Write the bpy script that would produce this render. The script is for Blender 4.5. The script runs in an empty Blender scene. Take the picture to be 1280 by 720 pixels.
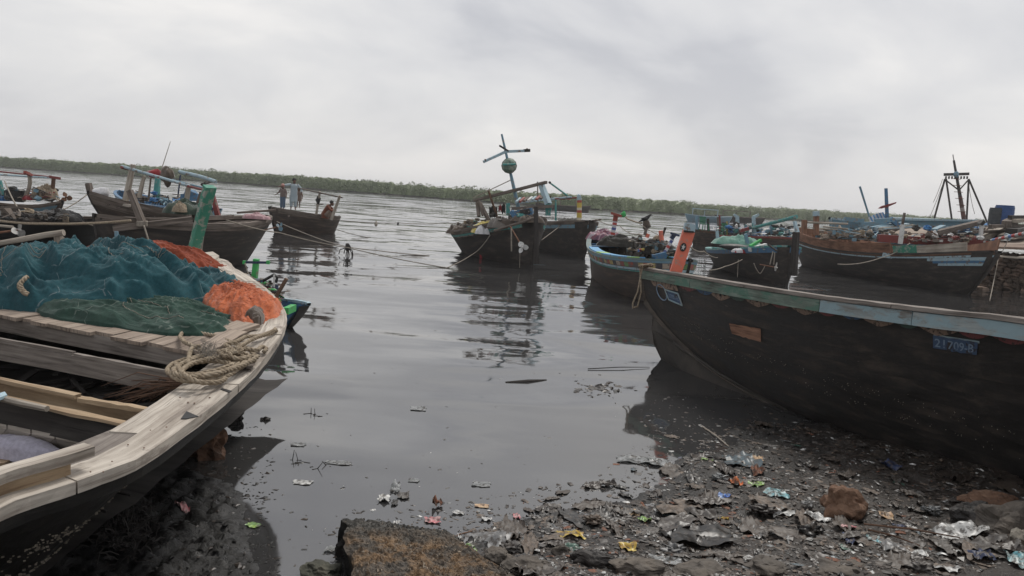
import bpy, math, random
from mathutils import Vector as V, Matrix, noise, Euler
PI = math.pi
rnd = random.Random(7)
scene = bpy.context.scene

# ---------------------------------------------------------------- camera
CAM_H = 2.8
FPX = 980.0                       # focal length in pixels of a 1280 wide picture
PITCH = math.radians(6.81)
ROLL = math.radians(3.72)
fwd = V((0, math.cos(PITCH), -math.sin(PITCH)))
rr = V((1, 0, 0)); uu = rr.cross(fwd)
RR = rr * math.cos(ROLL) + uu * math.sin(ROLL)
UU = uu * math.cos(ROLL) - rr * math.sin(ROLL)
cd = bpy.data.cameras.new('camera'); cam = bpy.data.objects.new('camera', cd)
scene.collection.objects.link(cam)
cd.sensor_width = 36.0; cd.lens = FPX / 1280 * 36.0; cd.clip_end = 6000; cd.clip_start = 0.05
m = Matrix((RR, UU, -fwd)).transposed().to_4x4(); m.translation = V((0, 0, CAM_H))
cam.matrix_world = m
scene.camera = cam

# ---------------------------------------------------------------- sky and light
SUN_EL, SUN_AZ = math.radians(58), math.radians(25)      # azimuth from +Y towards +X
world = bpy.data.worlds.new("World"); scene.world = world; world.use_nodes = True
nt = world.node_tree; nt.nodes.clear()
def wn(t, **k):
    n = nt.nodes.new(t)
    for a, b in k.items(): setattr(n, a, b)
    return n
out = wn('ShaderNodeOutputWorld'); bg = wn('ShaderNodeBackground'); bg.inputs[1].default_value = 0.1
sky = wn('ShaderNodeTexSky', sky_type='NISHITA', sun_disc=False, sun_elevation=SUN_EL, sun_rotation=SUN_AZ)
sky.dust_density = 3.0
tc = wn('ShaderNodeTexCoord'); sep = wn('ShaderNodeSeparateXYZ')
nt.links.new(tc.outputs['Generated'], sep.inputs[0])
def mth(op, a, b=None, clamp=False):
    n = wn('ShaderNodeMath', operation=op, use_clamp=clamp)
    for i, x in enumerate((a, b)):
        if x is None: continue
        if isinstance(x, (int, float)): n.inputs[i].default_value = x
        else: nt.links.new(x, n.inputs[i])
    return n.outputs[0]
zz = mth('ADD', mth('MAXIMUM', sep.outputs[2], 0.0), 0.3)
cmb = wn('ShaderNodeCombineXYZ')
nt.links.new(mth('DIVIDE', sep.outputs[0], zz), cmb.inputs[0]); nt.links.new(mth('DIVIDE', sep.outputs[1], zz), cmb.inputs[1])
def cnoise(scale, detail, rough, loc, dist=0.0):
    mp = wn('ShaderNodeMapping'); mp.inputs['Location'].default_value = loc; mp.inputs['Scale'].default_value = (1.0, 1.0, 1.0)
    nt.links.new(cmb.outputs[0], mp.inputs[0])
    n = wn('ShaderNodeTexNoise'); n.inputs['Scale'].default_value = scale; n.inputs['Detail'].default_value = detail
    n.inputs['Roughness'].default_value = rough; n.inputs['Distortion'].default_value = dist
    nt.links.new(mp.outputs[0], n.inputs['Vector']); return n.outputs['Fac']
big = cnoise(0.62, 5, 0.5, (3.1, 1.7, 0), 0.5); small = cnoise(1.9, 6, 0.55, (7.7, 2.2, 0), 0.5)
mix = mth('ADD', mth('MULTIPLY', big, 0.68), mth('MULTIPLY', small, 0.32))
cr = wn('ShaderNodeValToRGB'); cr.color_ramp.interpolation = 'B_SPLINE'
es = cr.color_ramp.elements
es[0].position = 0.41; es[0].color = (.41, .415, .445, 1); es[1].position = 0.62; es[1].color = (.79, .765, .735, 1)
e = es.new(0.47); e.color = (.545, .545, .56, 1); e = es.new(0.55); e.color = (.62, .615, .615, 1)
nt.links.new(mix, cr.inputs[0])
hz = mth('POWER', mth('SUBTRACT', 1.0, mth('MAXIMUM', sep.outputs[2], 0.0), True), 9.0)   # low cloud veils towards the horizon
mh = wn('ShaderNodeMix', data_type='RGBA'); nt.links.new(mth('MULTIPLY', hz, 0.8), mh.inputs[0]); nt.links.new(cr.outputs[0], mh.inputs[6]); mh.inputs[7].default_value = (.60, .595, .60, 1)
sv = wn('ShaderNodeVectorMath', operation='SCALE'); sv.inputs['Scale'].default_value = 8.1; nt.links.new(mh.outputs[2], sv.inputs[0])
ms = wn('ShaderNodeMix', data_type='RGBA'); ms.inputs[0].default_value = 0.94
nt.links.new(sky.outputs[0], ms.inputs[6]); nt.links.new(sv.outputs[0], ms.inputs[7])
nt.links.new(ms.outputs[2], bg.inputs[0]); nt.links.new(bg.outputs[0], out.inputs[0])

sd = bpy.data.lights.new('sun', 'SUN'); so = bpy.data.objects.new('sun', sd); scene.collection.objects.link(so)
sd.energy = 1.35; sd.angle = math.radians(18); sd.color = (1.0, 0.96, 0.9)
sdir = V((math.sin(SUN_AZ) * math.cos(SUN_EL), math.cos(SUN_AZ) * math.cos(SUN_EL), math.sin(SUN_EL)))
so.rotation_euler = sdir.to_track_quat('Z', 'Y').to_euler()
vs = scene.view_settings
vs.view_transform = 'Standard'; vs.look = 'None'; vs.exposure = 0.62; vs.gamma = 1.0; vs.use_curve_mapping = False
scene.cycles.max_bounces = 6; scene.cycles.diffuse_bounces = 3; scene.cycles.glossy_bounces = 3

# ---------------------------------------------------------------- measuring: a photo pixel and a height (or a distance) give a point of the place
def ray(px, py): return fwd * FPX + RR * (px - 640) + UU * (360 - py)
def Z(px, py, z=0.0):
    d = ray(px, py); return V((0, 0, CAM_H)) + d * ((z - CAM_H) / d.z)
def Y(px, py, y):
    d = ray(px, py); return V((0, 0, CAM_H)) + d * (y / d.y)

# ---------------------------------------------------------------- mesh building
class MB:
    def __init__(s): s.v = []; s.f = []; s.uv = []; s.mi = []; s.seed = rnd.random() * 50
    def add(s, vs, fs, uvs=None, mi=0):
        b = len(s.v); s.v += [V(p) for p in vs]
        for k, f in enumerate(fs):
            s.f.append([b + i for i in f]); s.mi.append(mi)
            s.uv.append([uvs[i] for i in f] if uvs else [(vs[i][0], vs[i][1]) for i in f])
    def quads(s, fs_uv): ...
    def beam(s, p0, p1, w, h, up=(0, 0, 1), seg=1, jit=0.0, w1=None, h1=None, mi=0):
        p0 = V(p0); p1 = V(p1); d = p1 - p0; L = d.length
        if L < 1e-6: return s
        d = d / L; up = V(up); sd = d.cross(up)
        if sd.length < 1e-3: sd = d.cross(V((0, 1, 0)))
        sd.normalize(); up = sd.cross(d)
        w1 = w if w1 is None else w1; h1 = h if h1 is None else h1
        o = rnd.random() * 40; vs = []; uvs = []
        per = [(-1, -1), (1, -1), (1, 1), (-1, 1)]
        for i in range(seg + 1):
            t = i / seg; c = p0 + d * (L * t); ww = (w + (w1 - w) * t) / 2; hh = (h + (h1 - h) * t) / 2
            for a, b in per:
                j = V((rnd.uniform(-1, 1), rnd.uniform(-1, 1), rnd.uniform(-1, 1))) * jit if jit else V((0, 0, 0))
                vs.append(c + sd * (a * ww) + up * (b * hh) + j)
        b0 = len(s.v); s.v += vs
        pu = [0, w, w + h, 2 * w + h, 2 * w + 2 * h]
        for i in range(seg):
            for k in range(4):
                k2 = (k + 1) % 4; a = b0 + i * 4
                s.f.append([a + k, a + k2, a + 4 + k2, a + 4 + k]); s.mi.append(mi)
                u0 = o + L * i / seg; u1 = o + L * (i + 1) / seg
                s.uv.append([(u0, o + pu[k]), (u0, o + pu[k + 1]), (u1, o + pu[k + 1]), (u1, o + pu[k])])
        e = b0 + seg * 4
        s.f.append([b0 + 3, b0 + 2, b0 + 1, b0]); s.uv.append([(o, o), (o, o + w), (o + h, o + w), (o + h, o)]); s.mi.append(mi)
        s.f.append([e, e + 1, e + 2, e + 3]); s.uv.append([(o, o), (o, o + w), (o + h, o + w), (o + h, o)]); s.mi.append(mi)
        return s
    def box(s, c, sx, sy, sz, rz=0.0, mi=0):
        c = V(c); d = V((math.cos(rz), math.sin(rz), 0)) * sx / 2
        return s.beam(c - d, c + d, sy, sz, mi=mi)
    def tube(s, pts, r, n=8, cap=True, closed=False, mi=0):
        pts = [V(p) for p in pts]; m = len(pts); rs = r if isinstance(r, (list, tuple)) else [r] * m
        b0 = len(s.v); nrm = None; acc = rnd.random() * 30; us = []
        for i, p in enumerate(pts):
            t = (pts[(i + 1) % m] - pts[i - 1]) if closed else (pts[min(i + 1, m - 1)] - pts[max(i - 1, 0)])
            if t.length < 1e-9: t = V((0, 0, 1))
            t.normalize()
            if nrm is None: nrm = t.orthogonal().normalized()
            nrm = (nrm - t * nrm.dot(t))
            nrm = nrm.normalized() if nrm.length > 1e-6 else t.orthogonal().normalized()
            bn = t.cross(nrm)
            if i: acc += (pts[i] - pts[i - 1]).length
            us.append(acc)
            for k in range(n):
                a = 2 * PI * k / n; s.v.append(p + (nrm * math.cos(a) + bn * math.sin(a)) * rs[i])
        cir = 2 * PI * max(rs)
        for i in range(m if closed else m - 1):
            j = (i + 1) % m
            for k in range(n):
                k2 = (k + 1) % n
                s.f.append([b0 + i * n + k, b0 + i * n + k2, b0 + j * n + k2, b0 + j * n + k]); s.mi.append(mi)
                s.uv.append([(us[i], cir * k / n), (us[i], cir * (k + 1) / n), (us[j], cir * (k + 1) / n), (us[j], cir * k / n)])
        if cap and not closed:
            for a, rev in ((b0, True), (b0 + (m - 1) * n, False)):
                f = list(range(a, a + n)); f = f[::-1] if rev else f
                s.f.append(f); s.uv.append([(s.v[q].x, s.v[q].y) for q in f]); s.mi.append(mi)
        return s
    def grid(s, fn, nu, nv, lu=1.0, lv=1.0, mi=0, keep=None):
        b0 = len(s.v); o = rnd.random() * 20
        for i in range(nu + 1):
            for j in range(nv + 1): s.v.append(V(fn(i / nu, j / nv)))
        for i in range(nu):
            for j in range(nv):
                if keep and not keep((i + .5) / nu, (j + .5) / nv): continue
                a = b0 + i * (nv + 1) + j
                s.f.append([a, a + nv + 1, a + nv + 2, a + 1]); s.mi.append(mi)
                q = [(i, j), (i + 1, j), (i + 1, j + 1), (i, j + 1)]
                s.uv.append([(o + x / nu * lu, o + y / nv * lv) for x, y in q])
        return s
    def blob(s, c, rad, seed=0.0, amp=0.25, freq=1.6, n=8, m=12, flat=0.0, mi=0):
        c = V(c); rad = V(rad) if not isinstance(rad, (int, float)) else V((rad,) * 3)
        def fn(u, v):
            th = PI * u; ph = 2 * PI * v
            d = V((math.sin(th) * math.cos(ph), math.sin(th) * math.sin(ph), math.cos(th)))
            k = 1 + amp * noise.noise(d * freq + V((seed * 7.3, seed * 3.1, seed))) * 1.6 + amp * .45 * noise.noise(d * freq * 3 + V((seed, 5, seed * 2)))
            q = V((d.x * rad.x, d.y * rad.y, d.z * rad.z)) * k
            if flat and q.z < -rad.z * flat: q.z = -rad.z * flat
            return c + q
        return s.grid(fn, n, m, rad.x * 3, rad.x * 6, mi=mi)
    def prism(s, poly, th, mi=0):
        poly = [V(p) for p in poly]; th = V(th); n = len(poly); b = len(s.v)
        s.v += poly + [p + th for p in poly]
        fs = [[b + i for i in range(n)][::-1], [b + n + i for i in range(n)]] + [[b + i, b + (i + 1) % n, b + n + (i + 1) % n, b + n + i] for i in range(n)]
        for f in fs:
            s.f.append(f); s.mi.append(mi); s.uv.append([(s.v[q].x * .7 + s.v[q].y, s.v[q].z + s.v[q].y * .3) for q in f])
        return s
    def disc(s, c, ax, r, th, n=16, mi=0):
        c = V(c); ax = V(ax).normalized(); return s.tube([c - ax * th / 2, c + ax * th / 2], r, n, mi=mi)

class Thing:
    def __init__(s, name, label, cat, loc, rz=0.0, group=None):
        o = bpy.data.objects.new(name, None); scene.collection.objects.link(o)
        o.location = V(loc); o.rotation_euler = (0, 0, rz); o.empty_display_size = .2
        o['label'] = label; o['category'] = cat
        if group: o['group'] = group
        s.o = o; s.M = Matrix.Translation(V(loc)) @ Matrix.Rotation(rz, 4, 'Z')
        s.I = s.M.inverted(); s.rz = rz
    def w(s, x, y, z): return s.M @ V((x, y, z))
    def part(s, name, mb, mat, parent=None, smooth=False, label=None, kind=None):
        ob = mkobj(name, mb, mat, s.I, smooth); ob.parent = parent or s.o
        if label: ob['label'] = label
        if kind: ob['kind'] = kind
        return ob
def mkobj(name, mb, mat, I=None, smooth=False):
    me = bpy.data.meshes.new(name)
    vs = [I @ v for v in mb.v] if I is not None else mb.v
    me.from_pydata([tuple(v) for v in vs], [], mb.f)
    ul = me.uv_layers.new(name='uv')
    flat = []
    for f in mb.uv:
        for a in f: flat += [a[0], a[1]]
    ul.data.foreach_set('uv', flat)
    for m_ in (mat if isinstance(mat, (list, tuple)) else [mat]): me.materials.append(m_)
    if any(mb.mi): me.polygons.foreach_set('material_index', mb.mi)
    if smooth: me.polygons.foreach_set('use_smooth', [True] * len(me.polygons))
    me.update()
    ob = bpy.data.objects.new(name, me); scene.collection.objects.link(ob)
    return ob
def single(name, mb, mat, label, cat, group=None, smooth=False, kind=None, loc=None, rz=0.0):
    """a thing that is one mesh; its origin at loc"""
    if loc is None:
        c = V((0, 0, 0))
        for p in mb.v: c += p
        loc = c / max(1, len(mb.v)); loc.z = min(p.z for p in mb.v)
    M_ = Matrix.Translation(V(loc)) @ Matrix.Rotation(rz, 4, 'Z')
    ob = mkobj(name, mb, mat, M_.inverted(), smooth)
    ob.location = V(loc); ob.rotation_euler = (0, 0, rz)
    if kind: ob['kind'] = kind
    if label: ob['label'] = label
    if cat and kind != 'structure': ob['category'] = cat
    if group: ob['group'] = group
    return ob
def structure(name, mb, mat, smooth=False):
    ob = mkobj(name, mb, mat, None, smooth); ob['kind'] = 'structure'; return ob

# ---------------------------------------------------------------- materials
def C(*c): return (c[0], c[1], c[2], 1.0)
def newmat(name):
    m_ = bpy.data.materials.new(name); m_.use_nodes = True
    n = m_.node_tree; b = n.nodes['Principled BSDF']; return m_, n, b
def NN(n, t, **k):
    q = n.nodes.new(t)
    for a, b in k.items(): setattr(q, a, b)
    return q
def mapped(n, coord, scale, loc=(0, 0, 0)):
    c = NN(n, 'ShaderNodeTexCoord'); mp = NN(n, 'ShaderNodeMapping')
    if coord == 'UV' :
        uvn = NN(n, 'ShaderNodeUVMap', uv_map='uv'); n.links.new(uvn.outputs[0], mp.inputs[0])
    elif coord == 'World':
        g = NN(n, 'ShaderNodeNewGeometry'); n.links.new(g.outputs['Position'], mp.inputs[0])
    else: n.links.new(c.outputs[coord], mp.inputs[0])
    mp.inputs['Scale'].default_value = scale; mp.inputs['Location'].default_value = loc
    return mp.outputs[0]
def tex(n, vec, scale, detail=4, rough=.6, dist=0.0):
    t = NN(n, 'ShaderNodeTexNoise'); n.links.new(vec, t.inputs['Vector'])
    t.inputs['Scale'].default_value = scale; t.inputs['Detail'].default_value = detail; t.inputs['Roughness'].default_value = rough; t.inputs['Distortion'].default_value = dist
    return t.outputs['Fac']
def ramp(n, fac, stops, interp='LINEAR'):
    r = NN(n, 'ShaderNodeValToRGB'); r.color_ramp.interpolation = interp; el = r.color_ramp.elements
    el[0].position, el[0].color = stops[0][0], stops[0][1]; el[1].position, el[1].color = stops[-1][0], stops[-1][1]
    for p, c in stops[1:-1]: q = el.new(p); q.color = c
    n.links.new(fac, r.inputs[0]); return r.outputs[0]
def mixc(n, fac, a, b, mode='MIX'):
    x = NN(n, 'ShaderNodeMix', data_type='RGBA', blend_type=mode)
    for i, q in ((0, fac), (6, a), (7, b)):
        if isinstance(q, (int, float, tuple)): x.inputs[i].default_value = q
        else: n.links.new(q, x.inputs[i])
    return x.outputs[2]
def bump(n, b, h, strength, dist, nrm=None):
    q = NN(n, 'ShaderNodeBump'); q.inputs['Strength'].default_value = strength; q.inputs['Distance'].default_value = dist
    n.links.new(h, q.inputs['Height'])
    if nrm is not None: n.links.new(nrm, q.inputs['Normal'])
    n.links.new(q.outputs[0], b.inputs['Normal']); return q.outputs[0]
W0, W1 = (0, 0, 0, 1), (1, 1, 1, 1)
def wood(name, light, mid, dark, grain=30, along=1.3, rough=.85, crack=.5, bstr=.5, wear=None, wearamt=.5):
    """grain runs along u; wear = a second colour (paint left on, or bare wood showing)"""
    m_, n, b = newmat(name)
    vec = mapped(n, 'UV', (along, grain, 1)); g = tex(n, vec, 1.0, 6, .65, .4)
    vb = mapped(n, 'UV', (1.2, 3.5, 1)); bgn = tex(n, vb, 1.0, 5, .6)
    col = ramp(n, g, [(.28, C(*dark)), (.47, C(*mid)), (.68, C(*light))])
    st = ramp(n, bgn, [(.35, C(.55, .52, .5)), (.6, C(1, 1, 1))]); col = mixc(n, .8, col, st, 'MULTIPLY')
    vc = mapped(n, 'UV', (along * .8, grain * 1.3, 1), (9, 4, 0)); ck = tex(n, vc, 1.0, 3, .5)
    ckm = ramp(n, ck, [(.30, W1), (.36, W0)]); cfac = NN(n, 'ShaderNodeMath', operation='MULTIPLY'); n.links.new(ckm, cfac.inputs[0]); cfac.inputs[1].default_value = crack
    if wear:
        vw = mapped(n, 'UV', (2.2, 6, 1), (3, 3, 0)); wn_ = tex(n, vw, 1.0, 7, .7, .3)
        wm = ramp(n, wn_, [(wearamt - .04, W0), (wearamt + .04, W1)])
        col = mixc(n, wm, C(*wear), col)
    col = mixc(n, cfac.outputs[0], col, C(dark[0] * .25, dark[1] * .25, dark[2] * .25))
    n.links.new(col, b.inputs['Base Color']); b.inputs['Roughness'].default_value = rough
    b.inputs['Specular IOR Level'].default_value = .3
    h = NN(n, 'ShaderNodeMath', operation='SUBTRACT'); n.links.new(g, h.inputs[0]); n.links.new(ckm, h.inputs[1])
    bump(n, b, h.outputs[0], bstr, .006)
    return m_
def rough_mat(name, c1, c2, c3=None, scale=4, rough=(.5, .9), bstr=.4, bdist=.02, metal=0.0, coord='Object', stretch=(1, 1, 1), detail=7, spec=.4, spots=None, spotpos=.66):
    m_, n, b = newmat(name); c3 = c3 or c2
    vec = mapped(n, coord, stretch); g = tex(n, vec, scale, detail, .62, .2)
    col = ramp(n, g, [(.3, C(*c1)), (.5, C(*c2)), (.7, C(*c3))])
    g2 = tex(n, vec, scale * 6, 4, .6)
    col = mixc(n, .35, col, ramp(n, g2, [(.3, C(.5, .5, .5)), (.7, C(1.15, 1.15, 1.15))]), 'MULTIPLY')
    if spots:
        s_ = tex(n, mapped(n, coord, stretch, (5, 2, 8)), scale * 2.2, 5, .65)
        col = mixc(n, ramp(n, s_, [(spotpos, W0), (spotpos + .04, W1)]), col, C(*spots))
    n.links.new(col, b.inputs['Base Color'])
    r = NN(n, 'ShaderNodeMapRange'); n.links.new(g, r.inputs[0]); r.inputs[1].default_value = .3; r.inputs[2].default_value = .7
    r.inputs[3].default_value = rough[0]; r.inputs[4].default_value = rough[1]; n.links.new(r.outputs[0], b.inputs['Roughness'])
    b.inputs['Metallic'].default_value = metal; b.inputs['Specular IOR Level'].default_value = spec
    ad = NN(n, 'ShaderNodeMath', operation='MULTIPLY_ADD'); n.links.new(g2, ad.inputs[0]); ad.inputs[1].default_value = .4; n.links.new(g, ad.inputs[2])
    bump(n, b, ad.outputs[0], bstr, bdist)
    return m_
def paint(name, c, wear=(.16, .13, .1), amt=.4, rough=.55, scale=7):
    """old brushed paint worn through to the wood in patches"""
    m_, n, b = newmat(name)
    vec = mapped(n, 'Object', (1, 1, 1)); g = tex(n, vec, scale, 8, .7, .3); g2 = tex(n, vec, scale * .35, 4, .6)
    base = mixc(n, g2, C(c[0] * .7, c[1] * .7, c[2] * .72), C(*[min(.9, q * 1.15) for q in c]))
    col = mixc(n, ramp(n, g, [(amt - .03, W1), (amt + .03, W0)]), base, C(*wear))
    n.links.new(col, b.inputs['Base Color']); b.inputs['Roughness'].default_value = rough; b.inputs['Specular IOR Level'].default_value = .35
    bump(n, b, g, .3, .004); return m_
def striped(name, cols, per, coord='UV', axis=0, wear=(.1, .08, .07), amt=.36):
    """bands of painted colour along one axis, per metres long in all"""
    m_, n, b = newmat(name)
    vec = mapped(n, coord, (1 / per,) * 3); s_ = NN(n, 'ShaderNodeSeparateXYZ'); n.links.new(vec, s_.inputs[0])
    fr = NN(n, 'ShaderNodeMath', operation='FRACT'); n.links.new(s_.outputs[axis], fr.inputs[0])
    k = len(cols); col = ramp(n, fr.outputs[0], [(i / k, C(*c)) for i, c in enumerate(cols)], 'CONSTANT')
    g = tex(n, mapped(n, 'Object', (1, 1, 1)), 9, 6, .7)
    col = mixc(n, ramp(n, g, [(amt - .03, W1), (amt + .03, W0)]), col, C(*wear))
    n.links.new(col, b.inputs['Base Color']); b.inputs['Roughness'].default_value = .6; return m_
def cloth(name, c1, c2, weave=260, creases=None, rough=.95, fuzz=.35):
    m_, n, b = newmat(name)
    vec = mapped(n, 'Object', (1, 1, 1)); g = tex(n, vec, 2.2, 6, .6, .4); fine = tex(n, vec, 34, 3, .6)
    col = mixc(n, ramp(n, g, [(.32, W0), (.68, W1)]), C(*c1), C(*c2))
    col = mixc(n, .55, col, ramp(n, fine, [(.3, C(.55, .55, .55)), (.7, C(1.2, 1.2, 1.2))]), 'MULTIPLY')
    if creases:
        vo = NN(n, 'ShaderNodeTexVoronoi', feature='DISTANCE_TO_EDGE'); wv = tex(n, vec, 1.5, 3, .5)
        ad = NN(n, 'ShaderNodeVectorMath', operation='ADD'); n.links.new(vec, ad.inputs[0])
        sc_ = NN(n, 'ShaderNodeVectorMath', operation='SCALE'); cx = NN(n, 'ShaderNodeCombineXYZ'); n.links.new(wv, cx.inputs[0]); n.links.new(wv, cx.inputs[1]); n.links.new(cx.outputs[0], sc_.inputs[0]); sc_.inputs['Scale'].default_value = .8
        n.links.new(sc_.outputs[0], ad.inputs[1]); n.links.new(ad.outputs[0], vo.inputs['Vector']); vo.inputs['Scale'].default_value = 1.5
        br = tex(n, vec, 9, 2, .5)
        l1 = ramp(n, vo.outputs['Distance'], [(.004, W1), (.012, W0)]); l2 = ramp(n, br, [(.5, W0), (.56, W1)])
        col = mixc(n, mixc(n, 1.0, l1, l2, 'MULTIPLY'), col, C(*creases))
    n.links.new(col, b.inputs['Base Color']); b.inputs['Roughness'].default_value = rough
    b.inputs['Specular IOR Level'].default_value = .15
    b.inputs['Sheen Weight'].default_value = fuzz; b.inputs['Sheen Roughness'].default_value = .5
    wt = tex(n, vec, weave, 2, .5); bump(n, b, wt, .5, .004); return m_
M = {}
M['rail'] = wood('bleached_wood', (.62, .57, .5), (.46, .415, .36), (.17, .14, .115), 26, 1.2, crack=.85, wear=(.25, .215, .185), wearamt=.4)
M['beam'] = wood('grey_beam_wood', (.3, .27, .24), (.21, .185, .165), (.09, .078, .07), 30, 1.5, crack=.7)
M['newwood'] = wood('fresh_wood', (.5, .39, .27), (.38, .28, .18), (.2, .13, .08), 18, 1.0, crack=.3)
M['deck'] = wood('deck_wood', (.42, .34, .27), (.3, .245, .2), (.13, .1, .08), 24, 1.3, crack=.7)
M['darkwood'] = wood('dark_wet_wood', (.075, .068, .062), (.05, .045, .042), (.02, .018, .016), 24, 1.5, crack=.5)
M['oldwood'] = wood('old_grey_wood', (.24, .2, .17), (.155, .13, .112), (.06, .05, .043), 20, 1.5, crack=.6)
M['palepole'] = wood('pale_pole_wood', (.5, .45, .38), (.36, .32, .27), (.2, .17, .14), 20, 1.5, crack=.4)
M['brownwood'] = wood('brown_wood', (.2, .12, .08), (.13, .075, .05), (.05, .03, .02), 20, 1.5, crack=.5)
M['redwood'] = wood('red_brown_wood', (.36, .2, .13), (.25, .135, .09), (.1, .055, .04), 14, 1.5, crack=.5)
M['tar'] = rough_mat('tarred_hull', (.013, .012, .0115), (.026, .023, .021), (.07, .056, .046), 1.3, (.42, .8), .6, .014, coord='UV', stretch=(1, 6, 1), spots=(.12, .1, .085), spotpos=.69)
M['hullmid'] = rough_mat('weathered_dark_hull', (.024, .021, .019), (.042, .036, .032), (.1, .082, .068), 1.4, (.6, .85), .4, .01, coord='UV', stretch=(1, 5, 1), spots=(.17, .13, .1), spotpos=.68)
M['tarL'] = rough_mat('wet_tarred_hull', (.006, .0055, .005), (.012, .011, .01), (.03, .026, .022), 1.8, (.35, .7), .5, .012, coord='UV', stretch=(1, 6, 1), spots=(.16, .13, .1), spotpos=.78)
M['tarbrown'] = rough_mat('brown_black_hull', (.04, .031, .026), (.07, .054, .045), (.15, .11, .085), 1.6, (.6, .85), .35, .01, coord='UV', stretch=(1, 5, 1), spots=(.2, .14, .1), spotpos=.7)
M['inner'] = rough_mat('boat_inside', (.05, .042, .036), (.09, .075, .062), (.15, .125, .1), 3, (.7, .9), .4, .01, coord='UV', stretch=(1, 7, 1))
M['steel'] = rough_mat('dull_metal', (.35, .34, .32), (.45, .44, .42), (.55, .53, .5), 6, (.35, .6), .1, .003, metal=.7)
M['rust'] = rough_mat('rusty_metal', (.08, .04, .025), (.15, .07, .04), (.2, .11, .07), 8, (.7, .9), .3, .004, metal=.2)
M['rope'] = rough_mat('old_rope', (.16, .125, .09), (.3, .245, .18), (.42, .36, .28), 30, (.9, .95), .5, .004, spec=.1)
M['thinrope'] = rough_mat('thin_rope', (.2, .17, .14), (.28, .25, .21), (.34, .31, .27), 10, (.9, .95), .1, .003, spec=.1)
M['darkrope'] = rough_mat('dark_rope', (.05, .045, .04), (.08, .07, .06), (.12, .1, .09), 10, (.9, .95), .1, .003, spec=.1)
M['red'] = paint('red_paint', (.28, .06, .045)); M['maroon'] = paint('maroon_paint', (.2, .045, .04))
M['green'] = paint('green_paint', (.05, .24, .165), wear=(.27, .3, .26), amt=.46)
M['leafgreen'] = paint('bright_green_paint', (.06, .4, .11), amt=.42); M['teal'] = paint('teal_paint', (.07, .27, .25), wear=(.3, .3, .27), amt=.43)
M['blue'] = paint('blue_paint', (.07, .17, .29), amt=.43); M['skyblue'] = paint('sky_blue_paint', (.16, .28, .35), wear=(.25, .2, .16), amt=.42)
M['paleblue'] = paint('pale_blue_paint', (.35, .47, .52), wear=(.2, .15, .12), amt=.42)
M['darkblue'] = paint('dark_blue_paint', (.03, .045, .09)); M['yellow'] = paint('yellow_paint', (.42, .33, .1)); M['white'] = paint('white_paint', (.6, .6, .58), amt=.4)
M['orange'] = paint('orange_paint', (.72, .19, .12), wear=(.42, .24, .19), amt=.42, scale=12)
M['black'] = rough_mat('black_plastic', (.012, .012, .012), (.02, .02, .02), (.035, .033, .03), 5, (.4, .7), .1, .003)
M['railgreen'] = wood('worn_green_painted_wood', (.22, .27, .23), (.16, .21, .175), (.08, .08, .07), 16, 1.5, crack=.6, wear=(.09, .17, .13), wearamt=.47)
M['railblue'] = wood('worn_pale_blue_painted_wood', (.36, .38, .37), (.27, .31, .31), (.17, .12, .09), 14, 1.5, crack=.6, wear=(.25, .34, .37), wearamt=.52)
M['skin'] = rough_mat('brown_skin', (.11, .055, .035), (.14, .07, .045), (.17, .09, .06), 5, (.5, .7), .05, .002)
M['hair'] = rough_mat('black_hair', (.008, .007, .006), (.014, .012, .01), (.02, .017, .015), 20, (.5, .7), .4, .004)

# ================================================================ THE SETTING
# ---- water: one sheet out to the far bank and past it
m_, n, b = newmat('river_water')
n.links.new(mixc(n, tex(n, mapped(n, 'World', (1, 1, 1)), .35, 3, .5), C(.034, .034, .036), C(.05, .049, .047)), b.inputs['Base Color'])
b.inputs['IOR'].default_value = 2.4
n.links.new(ramp(n, tex(n, mapped(n, 'World', (.4, .8, 1), (5, 5, 0)), 1, 5, .6), [(.4, C(.03, .03, .03)), (.65, C(.1, .1, .1))]), b.inputs['Roughness'])
sp = NN(n, 'ShaderNodeSeparateXYZ'); n.links.new(mapped(n, 'World', (1, 1, 1)), sp.inputs[0])
def mr(n, v_, a0, a1, b0, b1):
    r = NN(n, 'ShaderNodeMapRange'); n.links.new(v_, r.inputs[0])
    for i, x in enumerate((a0, a1, b0, b1)): r.inputs[i + 1].default_value = x
    return r.outputs[0]
def mul(n, a, b_):
    q = NN(n, 'ShaderNodeMath', operation='MULTIPLY')
    for i, x in enumerate((a, b_)):
        if isinstance(x, (int, float)): q.inputs[i].default_value = x
        else: n.links.new(x, q.inputs[i])
    return q.outputs[0]
def addn(n, a, b_):
    q = NN(n, 'ShaderNodeMath', operation='ADD'); n.links.new(a, q.inputs[0]); n.links.new(b_, q.inputs[1]); return q.outputs[0]
def slope(scale, loc, detail, rough, amp, ampx=.45):
    """a slope field (x and y tilt of the surface) from one noise, times amp"""
    t = NN(n, 'ShaderNodeTexNoise'); n.links.new(mapped(n, 'World', scale, loc), t.inputs['Vector']); t.inputs['Scale'].default_value = 1; t.inputs['Detail'].default_value = detail; t.inputs['Roughness'].default_value = rough; t.inputs['Distortion'].default_value = .4
    s0 = NN(n, 'ShaderNodeVectorMath', operation='SUBTRACT'); n.links.new(t.outputs['Color'], s0.inputs[0]); s0.inputs[1].default_value = (.5, .5, .5)
    s1 = NN(n, 'ShaderNodeVectorMath', operation='MULTIPLY'); n.links.new(s0.outputs[0], s1.inputs[0]); s1.inputs[1].default_value = (ampx, 1, 0)
    s2 = NN(n, 'ShaderNodeVectorMath', operation='SCALE'); n.links.new(s1.outputs[0], s2.inputs[0])
    if isinstance(amp, (int, float)): s2.inputs['Scale'].default_value = amp
    else: n.links.new(amp, s2.inputs['Scale'])
    return s2.outputs[0]
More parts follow.
